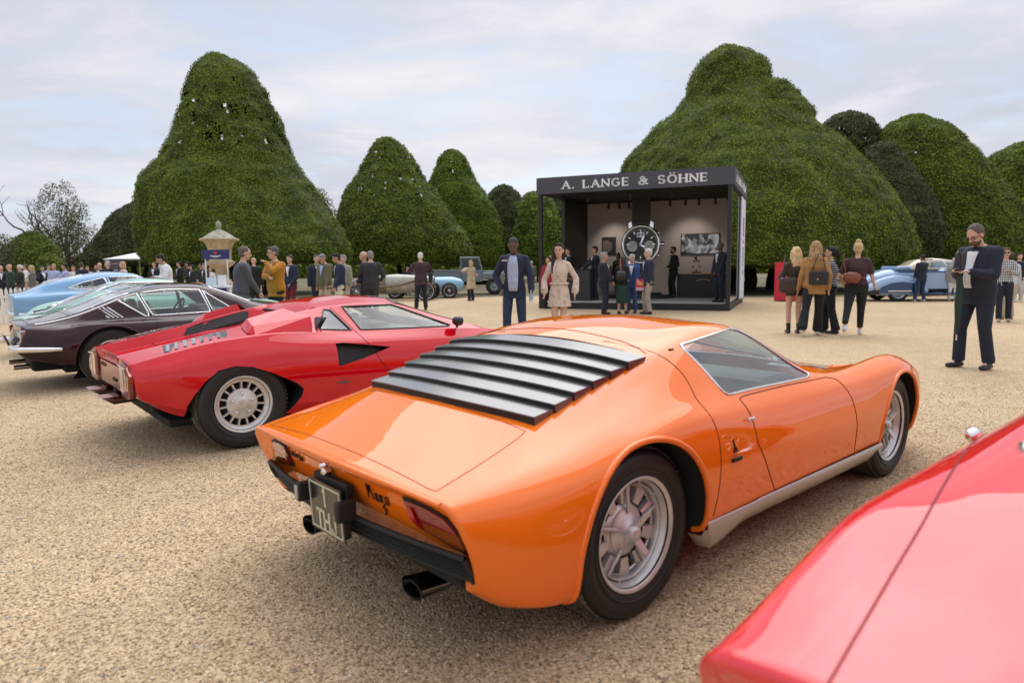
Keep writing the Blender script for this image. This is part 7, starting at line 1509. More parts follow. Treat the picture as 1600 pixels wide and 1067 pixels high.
skins = {'fair': mat('skin_fair', (.58, .34, .25), .5, var=.06, vscale=20), 'tan': mat('skin_tan', (.45, .25, .17), .5, var=.06, vscale=20), 'dark': mat('skin_dark', (.13, .065, .04), .45, var=.08, vscale=20)}
def cloth(name, c, rough=.85, **k):
    k.setdefault('var', .14); k.setdefault('vscale', 7); k.setdefault('bump', .6); k.setdefault('bscale', 11)
    return mat(name, c, rough, sheen=.03, **k)
def person(label, loc, hd, H=1.76, skin='fair', hair=None, hairc=(.03, .02, .015), top=None, topkind='jacket', shirt=None, tie=None, bottom=None, bottomkind='trousers', shoes=(.02, .018, .015), feet=None,
           hands=None, elbows=None, lean=0, side=0, headyaw=0, headpitch=0, w=1.0, belly=0, f=False, vox=.013, sleeve='long', hem=None, glasses=False, beard=None, group=None, belt=None, openw=0, sunglasses=False, socks=None, hemz=None, patt=None):
    k = H / 1.76; root = empty('person', loc, R(hd)); tag(root, label, 'person', group)
    sw = (.166 if f else .190) * k * (1 + (w - 1) * .5); hipw = .092 * k
    def T(z, x=0, y=0): # torso frame with lean
        t = max(0, z - .92 * k); return Vector((x + lean * t, y + side * t, z - abs(lean) * t * .25))
    feet = feet or [(0.03, -.10, 8), (0.0, .11, -8)]; B = MB(); sk = skins[skin]
    TR = MB(); TP_ = MB(); SH = []; HR = MB()
    # torso
    tz = [(.84, .095, .150), (.92, .110, .168), (1.0, .105, .155), (1.08, .098, .138), (1.18, .108, .150), (1.28, .118, .165), (1.36, .104, .160), (1.405, .085, .118), (1.44, .066, .084), (1.47, .054, .060)] if not f else [(.84, .105, .160), (.92, .115, .172), (1.0, .100, .148), (1.08, .085, .122), (1.18, .100, .135), (1.26, .118, .146), (1.34, .094, .138), (1.39, .070, .098), (1.43, .054, .066), (1.46, .044, .048)]
    def tors(inf, zlo, zhi, flare=0, front=0):
        out = []
        for z, rx, ry in tz:
            bl = belly * math.exp(-((z - 1.08) / .13) ** 2)
            if zlo <= z <= zhi: c = T(z * k, bl * .5 * k); out.append((c, (rx * w + inf + bl * .5 + front) * k, (ry * w + inf + bl * .3) * k))
        if zlo < .84:
            c = T(zlo * k); z, rx, ry = tz[0]; out.insert(0, (c, (rx * w + inf + flare) * k, (ry * w + inf + flare) * k))
        return out
    vol_stack(B, tors(-.006, .84, 1.5))
    for s in (-1, 1): vol_cap(B, T(1.42 * k, -.01, s * .03 * k), T(1.368 * k, 0, s * (sw - .02)), .040 * k, .044 * k)

    # head
    hy, hp = R(headyaw), R(headpitch); nb = T(1.44 * k); hc = T(1.60 * k, .015 * k); RM = Euler((0, hp, hy)).to_matrix()
    hc = nb + RM @ Vector((.022 * k, 0, .17 * k))
    def hd_(x, y, z): return hc + RM @ Vector((x * k, y * k, z * k))
    vol_cap(B, nb - Vector((0, 0, .03)), hd_(-.01, 0, -.07), .056 * k * (1 if not f else .85), .052 * k * (1 if not f else .85))
    vol_ell(B, hd_(-.008, 0, .022), (.100 * k, .076 * k, .098 * k), (0, hp, hy)); vol_ell(B, hd_(.022, 0, -.048), (.070 * k, .058 * k, .068 * k), (0, hp, hy)); vol_cap(B, hd_(.062, 0, -.085), hd_(.066, 0, -.088), .024 * k, .022 * k)
    vol_cap(B, hd_(.090, 0, .012), hd_(.108, 0, -.024), .009 * k, .015 * k); vol_cap(B, hd_(.080, -.03, .026), hd_(.080, .03, .026), .014 * k, .014 * k)
    vol_cap(B, hd_(.080, -.018, -.056), hd_(.080, .018, -.056), .012 * k, .012 * k)
    for s in (-1, 1): vol_ell(B, hd_(.0, s * .078, -.004), (.022 * k, .010 * k, .032 * k), (0, hp, hy))
    # arms and hands
    hands = hands or [(.05, -.26, .80), (.05, .26, .80)]; elbows = elbows or [(-.6, -.5, 0), (-.6, .5, 0)]
    for i, s in ((0, -1), (1, 1)):
        shp = T(1.372 * k, 0, s * (sw - .012)); hx, hy_, hz = hands[i]; tgt = Vector((hx * k, hy_ * k, hz * k)); el, wr = ik(shp, tgt, .285 * k, .255 * k, elbows[i])
        vol_cap(B, shp, el, .046 * k * w, .038 * k); vol_cap(B, el, wr, .036 * k, .024 * k)
        dr = (wr - el).normalized(); fd = Vector((1, 0, -.2)) if abs(dr.x) > .5 else Vector((.25, 0, -1)); hdv = (dr * .75 + fd.normalized() * .3).normalized(); up = Vector((0, 0, 1)) if abs(hdv.z) < .7 else Vector((0, s * 1.0, 0)); lat = hdv.cross(up).normalized()
        nrm = lat.cross(hdv).normalized() * (1 if abs(hdv.z) < .7 else -1)
        pc = wr + hdv * .05 * k; vol_cap(B, wr, pc, .024 * k, .030 * k, (nrm, .6)); 
        for q in range(4):
            o_ = lat * (q - 1.5) * .0185 * k; ln = (.034, .040, .037, .028)[q] * k; a = pc + hdv * .018 * k + o_; b_ = a + hdv * ln; c_ = b_ + (hdv * .7 - nrm * .75).normalized() * ln * .8
            vol_cap(B, a, b_, .0095 * k, .0085 * k, n=8); vol_cap(B, b_, c_, .0085 * k, .007 * k, n=8)
        th = lat * (-.03 * k * (1 if s < 0 else -1)); a = wr + hdv * .025 * k + th * .6; b_ = a + hdv * .035 * k + th * .7; vol_cap(B, a, b_, .011 * k, .010 * k, n=8); vol_cap(B, b_, b_ + hdv * .028 * k - nrm * .008 * k, .010 * k, .008 * k, n=8)
        if top is not None and sleeve != 'none':
            inf = {'jacket': .020, 'coat': .022, 'shirt': .013, 'dress': .012, 'tshirt': .014}.get(topkind, .014)
            if sleeve == 'short': e2 = shp.lerp(el, .72); vol_cap(TP_, shp, e2, (.052 * w + inf) * k, (.044 + inf) * k)
            elif sleeve == 'wide': vol_cap(TP_, shp, el, .050 * k, .048 * k); vol_cap(TP_, el, el.lerp(wr, .85), .048 * k, .064 * k); vol_cap(TP_, el.lerp(wr, .9), wr, .045 * k, .026 * k)
            else:
                vol_cap(TP_, shp, el, (.050 * w + inf) * k, (.040 + inf) * k); vol_cap(TP_, el, el.lerp(wr, .97), (.040 + inf) * k, (.027 + inf * .75) * k)
    # legs
    for i, s in ((0, -1), (1, 1)):
        fx, fy, yaw = feet[i][:3]; lift = feet[i][3] if len(feet[i]) > 3 else 0; hip = Vector((0, s * hipw, .90 * k)); ank = Vector((fx * k, fy * k, (.085 + lift) * k)); yw = R(yaw); fdv = Vector((math.cos(yw), math.sin(yw), 0))
        kn, an = ik(hip, ank, .42 * k, .405 * k, fdv + Vector((.3, 0, 0))); 
        vol_cap(B, hip, kn, .080 * k * w, .052 * k); vol_cap(B, kn, kn.lerp(an, .4), .050 * k, .052 * k); vol_cap(B, kn.lerp(an, .35), an, .052 * k, .034 * k); vol_cap(B, an, an + fdv * .10 * k - Vector((0, 0, .045 * k)), .034 * k, .03 * k)
        if bottomkind == 'trousers' and bottom is not None:
            e_ = .022 if not hem else hem; stop = an + Vector((0, 0, (.02 if not hemz else hemz) * k)); vol_cap(TR, hip, kn, (.092 * w + .008) * k, .072 * k); vol_cap(TR, kn, stop.lerp(kn, .08), .070 * k, (.045 + e_) * k)
            vol_stack(TR, [(stop - Vector((0, 0, .03 * k)), (.048 + e_) * k, (.044 + e_) * k), (stop + Vector((0, 0, .05 * k)), (.046 + e_) * k, (.042 + e_) * k)], 14, 2)
        sm_ = MB(); tl = -R(28) if lift > .03 else 0; toe = an + fdv * .155 * k - Vector((0, 0, (.052 + (.05 if lift > .03 else 0)) * k)); heel = an - fdv * .035 * k - Vector((0, 0, .048 * k))
        vol_cap(sm_, heel, toe, .040 * k, .036 * k, ((0, 0, 1), .85)); vol_cap(sm_, an - Vector((0, 0, .01)), an + fdv * .06 * k - Vector((0, 0, .035 * k)), .044 * k, .040 * k)
        shm = mat('shoe_%d_%d_%d' % tuple(int(c * 99) for c in shoes), shoes, .4); SH.append((sm_, shm))
        if socks: q = MB(); vol_cap(q, an, an + (kn - an) * .28, .042 * k, .046 * k); SH.append((q, socks))
    if bottom is not None and bottomkind == 'trousers': vol_stack(TR, [(Vector((0, 0, .80 * k)), .10 * k * w, .150 * k * w)] + tors(.012, .84, 1.03))
    if bottom is not None and bottomkind == 'skirt':
        z1 = hem or .5; vol_stack(TR, [(Vector((0, 0, z1 * k)), .155 * k, .185 * k), (Vector((0, 0, (z1 + .9) / 2 * k)), .145 * k, .185 * k)] + tors(.012, .84, 1.06))
    body = remesh_obj(B, 'body', sk, root, vox * (.95 if vox < .012 else 1.2 if vox < .016 else 1.5), 2)
    vox_h = vox; vox = vox * 1.35
    if bottom is not None: remesh_obj(TR, 'trousers' if bottomkind == 'trousers' else 'skirt', bottom, root, vox, 2)
    for sm_, shm in SH: remesh_obj(sm_, 'shoe' if shm is not socks else 'sock', shm, root, vox, 1)
    if top is not None:
        inf = {'jacket': .022, 'coat': .026, 'shirt': .012, 'dress': .014, 'tshirt': .012}[topkind]; zlo = hemz_top(topkind, hem if bottomkind != 'skirt' else None)
        if topkind == 'dress': lv = [(Vector((0, 0, (hem or .62) * k)), .17 * k, .205 * k), (Vector((0, 0, .82 * k)), .135 * k, .18 * k)] + tors(inf, .92, 1.43)
        else: lv = tors(inf, zlo, 1.445, flare=.02 if topkind != 'coat' else .05)
        vol_stack(TP_, lv)
        for s in (-1, 1): vol_cap(TP_, T(1.425 * k, -.01, s * .045 * k), T(1.368 * k, 0, s * (sw - .012)), .040 * k, (.048 * w + inf) * k)
        nm = {'jacket': 'jacket', 'coat': 'coat', 'shirt': 'shirt', 'dress': 'dress', 'tshirt': 'shirt'}[topkind]
        remesh_obj(TP_, nm, top, root, vox, 2)
        # shirt front between the lapels, lapels, collar and tie
        def fp(y, z, off):
            c = None
            for (z0, rx0, ry0), (z1, rx1, ry1) in zip(tz[:-1], tz[1:]):
                if z0 <= z <= z1: t = (z - z0) / (z1 - z0); rx = rx0 + (rx1 - rx0) * t; ry = ry0 + (ry1 - ry0) * t; break
            else: rx, ry = .07, .12
            bl = belly * math.exp(-((z - 1.08) / .13) ** 2); rx = rx * w + inf + bl * .5; ry = ry * w + inf + bl * .3; c = T(z * k, bl * .5 * k)
            return Vector((c.x + k * (rx * max(0, 1 - abs(y / ry) ** 2.3) ** (1 / 2.3) + off), c.y + y * k, c.z))
        if shirt is not None and topkind in ('jacket', 'coat'):
            zb = 1.10 if not hem == 'open' else .9; Gd = []
            zb = 1.12 if not openw else .96
            for z in np.linspace(zb, 1.425, 9):
                ww = max(.008 + (z - zb) / (1.425 - zb) * .062, openw); Gd.append([fp(y, z, .004 - .012 * (z > 1.40)) for y in np.linspace(-ww, ww, 5)])
            q = MB(); q.grid(Gd); q.build('shirt', shirt, root)
            q = MB()
            for s in (-1, 1):
                a = [fp(s * max(.010 + (z - zb) / (1.425 - zb) * .062, openw), z, .006) for z in np.linspace(zb, 1.42, 7)]; b_ = [fp(s * (.008 + max(.010 + (z - zb) / (1.425 - zb) * .062, openw) + .035 * math.sin(math.pi * min(1, (z - zb) / .30))), z, .006) for z in np.linspace(zb, 1.42, 7)]
                q.grid([[p, p2] for p, p2 in zip(a, b_)])
            o = q.build('lapel', top, root); md = o.modifiers.new('s', 'SOLIDIFY'); md.thickness = .006
            q = MB(); q.tube([nb + Vector((.055 * math.cos(a) * k, .060 * math.sin(a) * k, -.008 * k + .012 * k * (math.cos(a) < 0))) for a in np.linspace(0, 2 * math.pi, 17)[:-1]], .014 * k, 6, True); q.build('collar', shirt, root)
            if tie is not None: q = MB(); q.grid([[fp(-ww, z, .009), fp(0, z, .013), fp(ww, z, .009)] for z, ww in ((1.12, .012), (1.25, .026), (1.38, .018), (1.41, .022))]); q.build('tie', tie, root)
        if belt is not None: q = MB(); c = T(1.03 * k); q.tube([c + Vector((.13 * k * math.cos(a), .155 * k * math.sin(a), 0)) for a in np.linspace(0, 2 * math.pi, 25)[:-1]], .014, 6, True, flat=.5); q.build('belt', belt, root)
    # hair
    hm = mat('hair_%d_%d_%d' % tuple(int(c * 199) for c in hairc), hairc, .75, var=.45, vscale=45, stretch=(1, 1, .18), bump=.9, bscale=70)
    if hair and hair != 'bald':
        if hair == 'buzz': vol_ell(HR, hd_(-.012, 0, .034), (.098 * k, .078 * k, .090 * k), (0, hp, hy)); 
        else:
            vol_ell(HR, hd_(-.024, 0, .040), (.100 * k, .086 * k, .092 * k), (0, hp, hy)); vol_ell(HR, hd_(-.045, 0, -.005), (.066 * k, .080 * k, .080 * k), (0, hp, hy))
            if hair != 'shortback': vol_cap(HR, hd_(.055, -.03, .098), hd_(.055, .035, .100), .026 * k, .026 * k)
        if hair == 'long':
            for s in (-1, 0, 1): vol_cap(HR, hd_(-.055, s * .05, .02), hd_(-.095, s * .062, -.20), .050 * k, .052 * k); vol_cap(HR, hd_(-.095, s * .062, -.20), hd_(-.10, s * .05, -.33), .05 * k, .025 * k)
            for s in (-1, 1): vol_cap(HR, hd_(.02, s * .078, .03), hd_(-.01, s * .09, -.14), .026 * k, .03 * k)
        if hair == 'longfront':
            vol_cap(HR, hd_(-.01, -.08, .03), hd_(.0, -.10, -.15), .03 * k, .036 * k); vol_cap(HR, hd_(.0, -.10, -.15), hd_(.06, -.10, -.36), .038 * k, .024 * k); vol_cap(HR, hd_(-.05, .05, .0), hd_(-.09, .06, -.25), .045 * k, .03 * k)
        if hair == 'bob': vol_cap(HR, hd_(-.03, 0, 0), hd_(-.045, 0, -.10), .088 * k, .080 * k)
        if hair == 'pony': vol_cap(HR, hd_(-.10, 0, .05), hd_(-.15, 0, -.05), .035 * k, .04 * k); vol_cap(HR, hd_(-.15, 0, -.05), hd_(-.12, 0, -.22), .042 * k, .02 * k)
        if hair == 'bun': vol_ell(HR, hd_(-.03, 0, .145), (.045 * k, .05 * k, .04 * k)); 
        hr = remesh_obj(HR, 'hair', hm, root, vox * .8, 1)
    # keep the face clear: eyes, brows, mouth as small child meshes
    vox = vox_h
    if vox < .016:
        dk = mat('eye_dark', (.02, .015, .012), .3); lp = mat('lip', (.35, .13, .10), .5) if skin != 'dark' else mat('lip_dark', (.12, .05, .04), .5)
        q = MB()
        for s in (-1, 1): vol_ell(q, hd_(.087, s * .032, .006), (.007 * k, .012 * k, .006 * k), (0, hp, hy), 8)
        q.build('eyes', dk, root); q = MB()
        for s in (-1, 1): vol_cap(q, hd_(.089, s * .020, .030), hd_(.083, s * .048, .029), .005 * k, .004 * k, n=6)
        q.build('eyebrows', hm if hairc[0] < .4 else mat('brow', (.15, .10, .07), .7), root); q = MB(); vol_cap(q, hd_(.090, -.020, -.056), hd_(.090, .020, -.056), .006 * k, .006 * k, n=6); q.build('mouth', lp, root)
    if beard is not None:
        q = MB(); vol_ell(q, hd_(.030, 0, -.070), (.066 * k, .060 * k, .052 * k), (0, hp, hy)); vol_cap(q, hd_(.085, -.025, -.042), hd_(.085, .025, -.042), .010 * k, .010 * k); remesh_obj(q, 'beard', beard, root, vox * .7, 1)
    if glasses or sunglasses:
        q = MB(); gm_ = mat('spectacle_black', (.01, .01, .01), .3)
        for s in (-1, 1):
            pts = [hd_(.100, s * .032 + .024 * math.cos(a), .008 + .018 * math.sin(a)) for a in np.linspace(0, 2 * math.pi, 13)[:-1]]; q.tube(pts, .0028, 5, True); q.tube([hd_(.098, s * .056, .012), hd_(.0, s * .082, .010)], .003, 4)
            if sunglasses: q.add(pts, [tuple(range(12))])
        q.build('glasses', gm_, root)
    return root, dict(T=T, hd=hd_, nb=nb, k=k)
def hemz_top(kind, hem):
    return {'jacket': .76, 'coat': .52, 'shirt': .84, 'tshirt': .86, 'dress': .6}[kind] if hem is None or isinstance(hem, str) or hem < .2 else hem
C_ = {}
navy = cloth('navy_suit', (.012, .016, .032)); char = cloth('charcoal_suit', (.030, .031, .034)); blk = cloth('black_suit', (.008, .008, .009)); grey = cloth('grey_suit', (.075, .080, .095)); white = cloth('white_shirt', (.72, .72, .74)); pblue = cloth('pale_blue_shirt', (.36, .44, .66))
lilac = cloth('lilac_shirt', (.42, .42, .66)); mustard = cloth('mustard_jacket', (.42, .17, .012)); olive = cloth('olive_jacket', (.115, .115, .065)); beige = cloth('beige_chinos', (.46, .37, .26)); burg = cloth('burgundy_trousers', (.14, .012, .022)); plum = cloth('plum_jacket', (.055, .028, .035)); denim = cloth('denim_blue', (.018, .034, .080)); dnavy = cloth('navy_blue_jacket', (.015, .022, .050))
ivory = cloth('ivory_dress', (.62, .52, .42), col2=(.50, .36, .28), vscale=14, vmin=.55, vmax=.62); sand = cloth('sand_coat', (.50, .40, .26)); tan = cloth('tan_jacket', (.36, .19, .06)); brown = cloth('brown_dress', (.045, .035, .025)); stripe = None; maroonT = cloth('dark_wine_top', (.055, .022, .025)); dgreen = cloth('bottle_green_skirt', (.010, .040, .028)); cobalt = cloth('cobalt_jacket', (.04, .08, .22)); redt = cloth('red_tie', (.30, .02, .03)); kgrey = cloth('warm_grey_trousers', (.33, .29, .25)); dgrn = cloth('dark_green_shirt', (.012, .04, .028)); pink = cloth('pink_shirt', (.62, .38, .42)); gdress = cloth('grey_dress', (.16, .15, .14))
def stripes(name, c1, c2, n=26, check=False):
    m = bpy.data.materials.new(name); m.use_nodes = True; g = Nt(m); b = g.n['Principled BSDF']; b.inputs['Roughness'].default_value = .85; tc = g.new('ShaderNodeTexCoord'); sp = g.new('ShaderNodeSeparateXYZ'); g.l.new(tc.outputs['Object'], sp.inputs[0])
    def saw(out, n): a = g.new('ShaderNodeMath', operation='MULTIPLY'); g.l.new(out, a.inputs[0]); a.inputs[1].default_value = n; f = g.new('ShaderNodeMath', operation='FRACT'); g.l.new(a.outputs[0], f.inputs[0]); h = g.new('ShaderNodeMath', operation='GREATER_THAN'); g.l.new(f.outputs[0], h.inputs[0]); h.inputs[1].default_value = .66; return h.outputs[0]
    o = saw(sp.outputs['Z'], n)
    if check: q = g.new('ShaderNodeMath', operation='MAXIMUM'); g.l.new(o, q.inputs[0]); g.l.new(saw(sp.outputs['Y'], n), q.inputs[1]); o = q.outputs[0]
    mx = g.new('ShaderNodeMix', data_type='RGBA'); mx.inputs[6].default_value = (*c1, 1); mx.inputs[7].default_value = (*c2, 1); g.l.new(o, mx.inputs[0]); g.l.new(mx.outputs[2], b.inputs['Base Color']); return m
stripe = stripes('navy_white_stripe', (.012, .016, .045), (.60, .60, .66), 24); check = stripes('black_white_check', (.72, .72, .72), (.03, .03, .03), 28, True)
leather = mat('bag_leather_black', (.012, .012, .013), .4); leatherb = mat('bag_leather_brown', (.20, .06, .03), .45); leatherd = mat('bag_leather_dark_brown', (.045, .025, .022), .5)
def thing_mb(name, mb_mats, label, cat, loc, rz=0, group=None, parts=None):
    """mb_mats: list of (part name, MB, material)"""
    r = empty(name, loc, rz); tag(r, label, cat, group)
    for nm, mb, m in mb_mats: mb.build(nm, m, r)
    return r
# ------------------------------------------------------------------ the people in the picture
def PX(px, Y): return ((px - 800) / 1067 * Y * .994, Y)
def hand_thing(name, label, cat, parts, loc, rz=0): return thing_mb(name, parts, label, cat, loc, rz)
def wpt(root, p): return Matrix.Translation(root.location) @ Matrix.Rotation(root.rotation_euler.z, 4, 'Z') @ Vector(p)
pr_skin = mat('spec', (.4, .4, .4))
# man with phone, near right
ph, d = person('heavy set man in navy suit and open white shirt looking down at his phone', (5.74, 8.42, 0), 204, 1.83, 'fair', 'shortback', (.10, .075, .06), navy, 'jacket', white, None, navy, 'trousers', (.012, .012, .014),
    feet=[(.06, -.14, -8), (-.02, .16, 8)], hands=[(.34, -.04, 1.16), (.31, .10, 1.15)], elbows=[(-.9, -.6, -.3), (-.9, .6, -.3)], headpitch=32, w=1.12, belly=.085, openw=.045, vox=.011, glasses=True, beard=mat('beard_brown', (.09, .06, .045), .8), hem=.025)
hand_thing('phone', 'slim dark phone held by the man in the navy suit', 'phone', [('case', (lambda q: (q.box((0, 0, 0), (.15, .075, .010), bev=.003), q)[1])(MB()), mat('phone_black', (.01, .01, .012), .2))], wpt(ph, (.47, .03, 1.225)), ph.rotation_euler.z)
q = MB(); q.tube([(0, 0, -.02), (.0, .0, -.35), (0, 0, -.62), (0, 0, -.72)], [.030, .042, .026, .010], 10); u1 = q
q = MB(); q.tube([(0, 0, -.04), (0, 0, .20), (.02, 0, .25), (.06, 0, .27), (.09, 0, .24), (.095, 0, .19)], .014, 8); u2 = q; q = MB(); q.tube([(0, 0, -.72), (0, 0, -.79)], .008, 6); u3 = q
um = thing_mb('umbrella', [('canopy', u1, mat('umbrella_green', (.010, .035, .025), .7)), ('handle', u2, mat('umbrella_handle', (.03, .015, .01), .25)), ('ferrule', u3, chrome)], 'furled dark green umbrella hanging from the hand of the man in the navy suit', 'umbrella', (5.40, 8.25, 1.16), ph.rotation_euler.z)
# man in jeans, centre
jm, d = person('tall man in navy work jacket, pale polo shirt and jeans looking down', (.05, 11.35, 0), 262, 1.85, 'dark', 'buzz', (.03, .03, .03), dnavy, 'jacket', cloth('polo_pale', (.38, .44, .60)), None, denim, 'trousers', (.03, .03, .03), feet=[(.04, -.12, -6), (-.05, .13, 8)], hands=[(.10, -.20, .92), (.10, .27, .86)], elbows=[(-.6, -.8, 0), (-.6, .6, 0)], headpitch=24, w=.93, vox=.011, hem=.022)
q = MB(); fb = []
# open front of the jacket shows the polo shirt down to the belt
sh_ = MB(); G = []
for z, x0_, ww in ((.88, .146, .068), (.95, .152, .076), (1.05, .154, .082), (1.18, .160, .088), (1.30, .162, .084), (1.38, .140, .062), (1.42, .100, .045)): G.append([(x0_ * 1.05 - abs(y) * .15 + .012, y * ww / .09, z * 1.05) for y in np.linspace(-.09, .09, 7)])
sh_.grid(G); o = sh_.build('polo_front', cloth('polo_pale', (.38, .44, .60)), jm); md = o.modifiers.new('s', 'SOLIDIFY'); md.thickness = .012
q = MB(); q.box((0, 0, 0), (.012, .10, .022)); q.build('chest_badge', mat('badge_white', (.5, .5, .5), .6), jm, loc=(.178, -.13, 1.42))
hand_thing('drink_bottle', 'small clear bottle held low by the tall man in jeans', 'bottle', [('bottle', (lambda q: (q.lathe([(0, -.09), (.03, -.09), (.032, .03), (.014, .07), (.014, .10), (0, .10)], 14), q)[1])(MB()), glassmat('bottle_glass', (.8, .85, .9), .2)), ('label', (lambda q: (q.lathe([(.033, -.05), (.033, .02)], 14), q)[1])(MB()), mat('bottle_label', (.25, .40, .62), .5))], wpt(jm, (.22, .30, .84)))
# woman in ivory dress
dw, d = person('woman with long dark hair in loose ivory dress walking past the stand', (.80, 11.43, 0), 258, 1.72, 'fair', 'longfront', (.02, .014, .012), ivory, 'dress', None, None, None, 'none', (.4, .3, .2), feet=[(.22, -.03, 0), (-.16, .06, 0, .06)], hands=[(.12, -.24, .90), (.02, .27, .90)], elbows=[(-.6, -.5, 0), (-.6, .5, 0)], f=True, w=.90, vox=.011, sleeve='wide', hem=.66, headyaw=-4)
q = MB(); q.tube([(.13 * math.cos(a), .155 * math.sin(a), 1.03) for a in np.linspace(0, 2 * math.pi, 25)[:-1]], .018, 6, True, flat=.5); q.build('waist_tie', ivory, dw)
q = MB(); q.tube([wpt(dw, (0, 0, 0)) * 0 + Vector((.13 + .032 * math.cos(a), -.245 + .032 * math.sin(a), .945)) for a in np.linspace(0, 2 * math.pi, 13)[:-1]], .008, 5, True); q.build('bracelet', gold, dw)
# men behind the red wedge
gs, d = person('balding man in grey suit seen from behind, talking left of the mustard jacket', (-4.88, 12.33, 0), 25, 1.78, 'fair', 'shortback', (.13, .10, .08), grey, 'jacket', white, None, grey, feet=[(0, -.12, 0), (0, .12, 0)], hands=[(.30, -.06, .90), (.32, .05, .88)], elbows=[(-.6, -.8, 0), (-.4, .8, 0)], w=1.12, belly=.03, vox=.011, lean=.12, headpitch=8)
ms, d = person('man in mustard jacket and glasses with one hand at his chin', (-4.70, 13.7, 0), 238, 1.80, 'fair', 'short', (.10, .09, .085), mustard, 'jacket', white, mat('tie_blue', (.12, .15, .30), .6), blk, hands=[(.25, .12, 1.16), (.24, .02, 1.43)], elbows=[(.0, -1, -.5), (.35, .9, -.9)], w=1.08, belly=.03, vox=.011, glasses=True, headpitch=6, headyaw=-20)
q = MB(); q.tube([d['nb'] + Vector((.065 * math.cos(a), .075 * math.sin(a), -.015)) for a in np.linspace(.9, 2 * math.pi - .9, 14)], .022, 6); q.build('collar', mat('cord_brown', (.06, .02, .01), .9), ms)
person('man in navy blazer and burgundy trousers behind the mustard jacket', (-6.30, 19.6, 0), 250, 1.76, 'fair', 'short', (.06, .04, .03), dnavy, 'jacket', white, None, burg, hands=[(.18, -.16, .95), (.2, .14, .92)], vox=.016)
person('shaven headed man in black top with a strap over his back', (-8.35, 22.3, 0), 110, 1.75, 'fair', None, (0, 0, 0), blk, 'jacket', None, None, blk, vox=.018)
person('grey haired man in olive field jacket looking down', (-5.10, 18.8, 0), 245, 1.78, 'fair', 'short', (.22, .21, .20), olive, 'jacket', pblue, None, beige, hands=[(.10, -.2, .82), (.22, .18, .80)], headpitch=26, w=1.1, belly=.05, vox=.014, glasses=True)
person('dark suited man half hidden behind the olive jacket', (-5.55, 19.6, 0), 300, 1.76, 'fair', 'short', (.10, .09, .08), navy, 'jacket', white, None, navy, vox=.02)
person('young dark haired man in navy blazer and cream trousers', (-4.38, 17.55, 0), 205, 1.76, 'tan', 'short', (.008, .007, .007), dnavy, 'jacket', white, None, cloth('cream_trousers', (.62, .56, .44)), hands=[(.12, -.22, .82), (.16, .2, .86)], headpitch=20, vox=.014)
person('man in beige jacket hidden behind the young man in navy blazer', (-4.75, 19.5, 0), 250, 1.74, 'fair', 'short', (.3, .28, .25), cloth('stone_jacket', (.30, .28, .24)), 'jacket', white, None, beige, vox=.02)
person('bald man in navy suit and white shirt in profile, left of the charcoal suit', (-3.86, 18.1, 0), 200, 1.80, 'fair', None, (0, 0, 0), navy, 'jacket', white, None, navy, hands=[(.2, -.1, .95), (.2, .12, .92)], headyaw=0, vox=.014, belly=.03)
person('broad man in charcoal suit with his back turned', (-3.66, 17.9, 0), 92, 1.80, 'fair', 'shortback', (.22, .21, .20), char, 'jacket', None, None, char, hands=[(.20, -.22, .98), (.20, .22, .98)], w=1.18, belly=.03, vox=.014)
pj, d = person('white haired man in plum jacket with a dark shoulder bag, back turned', (-2.82, 21.4, 0), 108, 1.83, 'fair', 'shortback', (.62, .60, .58), plum, 'jacket', None, None, navy, hands=[(.25, -.18, 1.18), (.25, .18, 1.18)], w=1.08, feet=[(.02, -.13, 0), (0, .16, -10)], vox=.014)
q = MB(); q.box((0, 0, 0), (.20, .12, .34), bev=.05); q2 = MB(); q2.tube([(0, -.02, .16), (-.03, -.04, .40), (.0, -.02, .56)], .012, 6); hand_thing('shoulder_bag', 'dark shoulder bag on the arm of the white haired man in plum', 'bag', [('bag', q, leather), ('strap', q2, leather)], wpt(pj, (-.02, -.30, 1.02)), pj.rotation_euler.z)
tc_, d = person('blonde woman in sand trench coat photographing the pickup truck', (-1.60, 27.3, 0), 128, 1.62, 'fair', 'bob', (.50, .36, .17), sand, 'coat', None, None, navy, hands=[(.26, -.10, 1.42), (.26, .10, 1.42)], elbows=[(0, -1, -.7), (0, 1, -.7)], f=True, vox=.016, hem=.03)
q = MB(); q.box((0, 0, 0), (.16, .06, .12), bev=.02); hand_thing('handbag', 'small pink handbag on the elbow of the woman in the trench coat', 'bag', [('bag', q, mat('bag_pink', (.60, .40, .40), .5))], wpt(tc_, (.05, -.28, 1.02)), tc_.rotation_euler.z)
person('grey haired person in faded green jacket and jeans left of the stand post', (1.15, 38.5, 0), 90, 1.68, 'fair', 'short', (.5, .48, .44), cloth('sage_jacket', (.16, .17, .11)), 'jacket', None, None, denim, vox=.02)
person('seated looking dark coated man between the trunks behind the navy blazer', (-5.0, 33.0, 0), 300, 1.45, 'fair', 'short', (.05, .05, .05), navy, 'coat', None, None, navy, vox=.022)
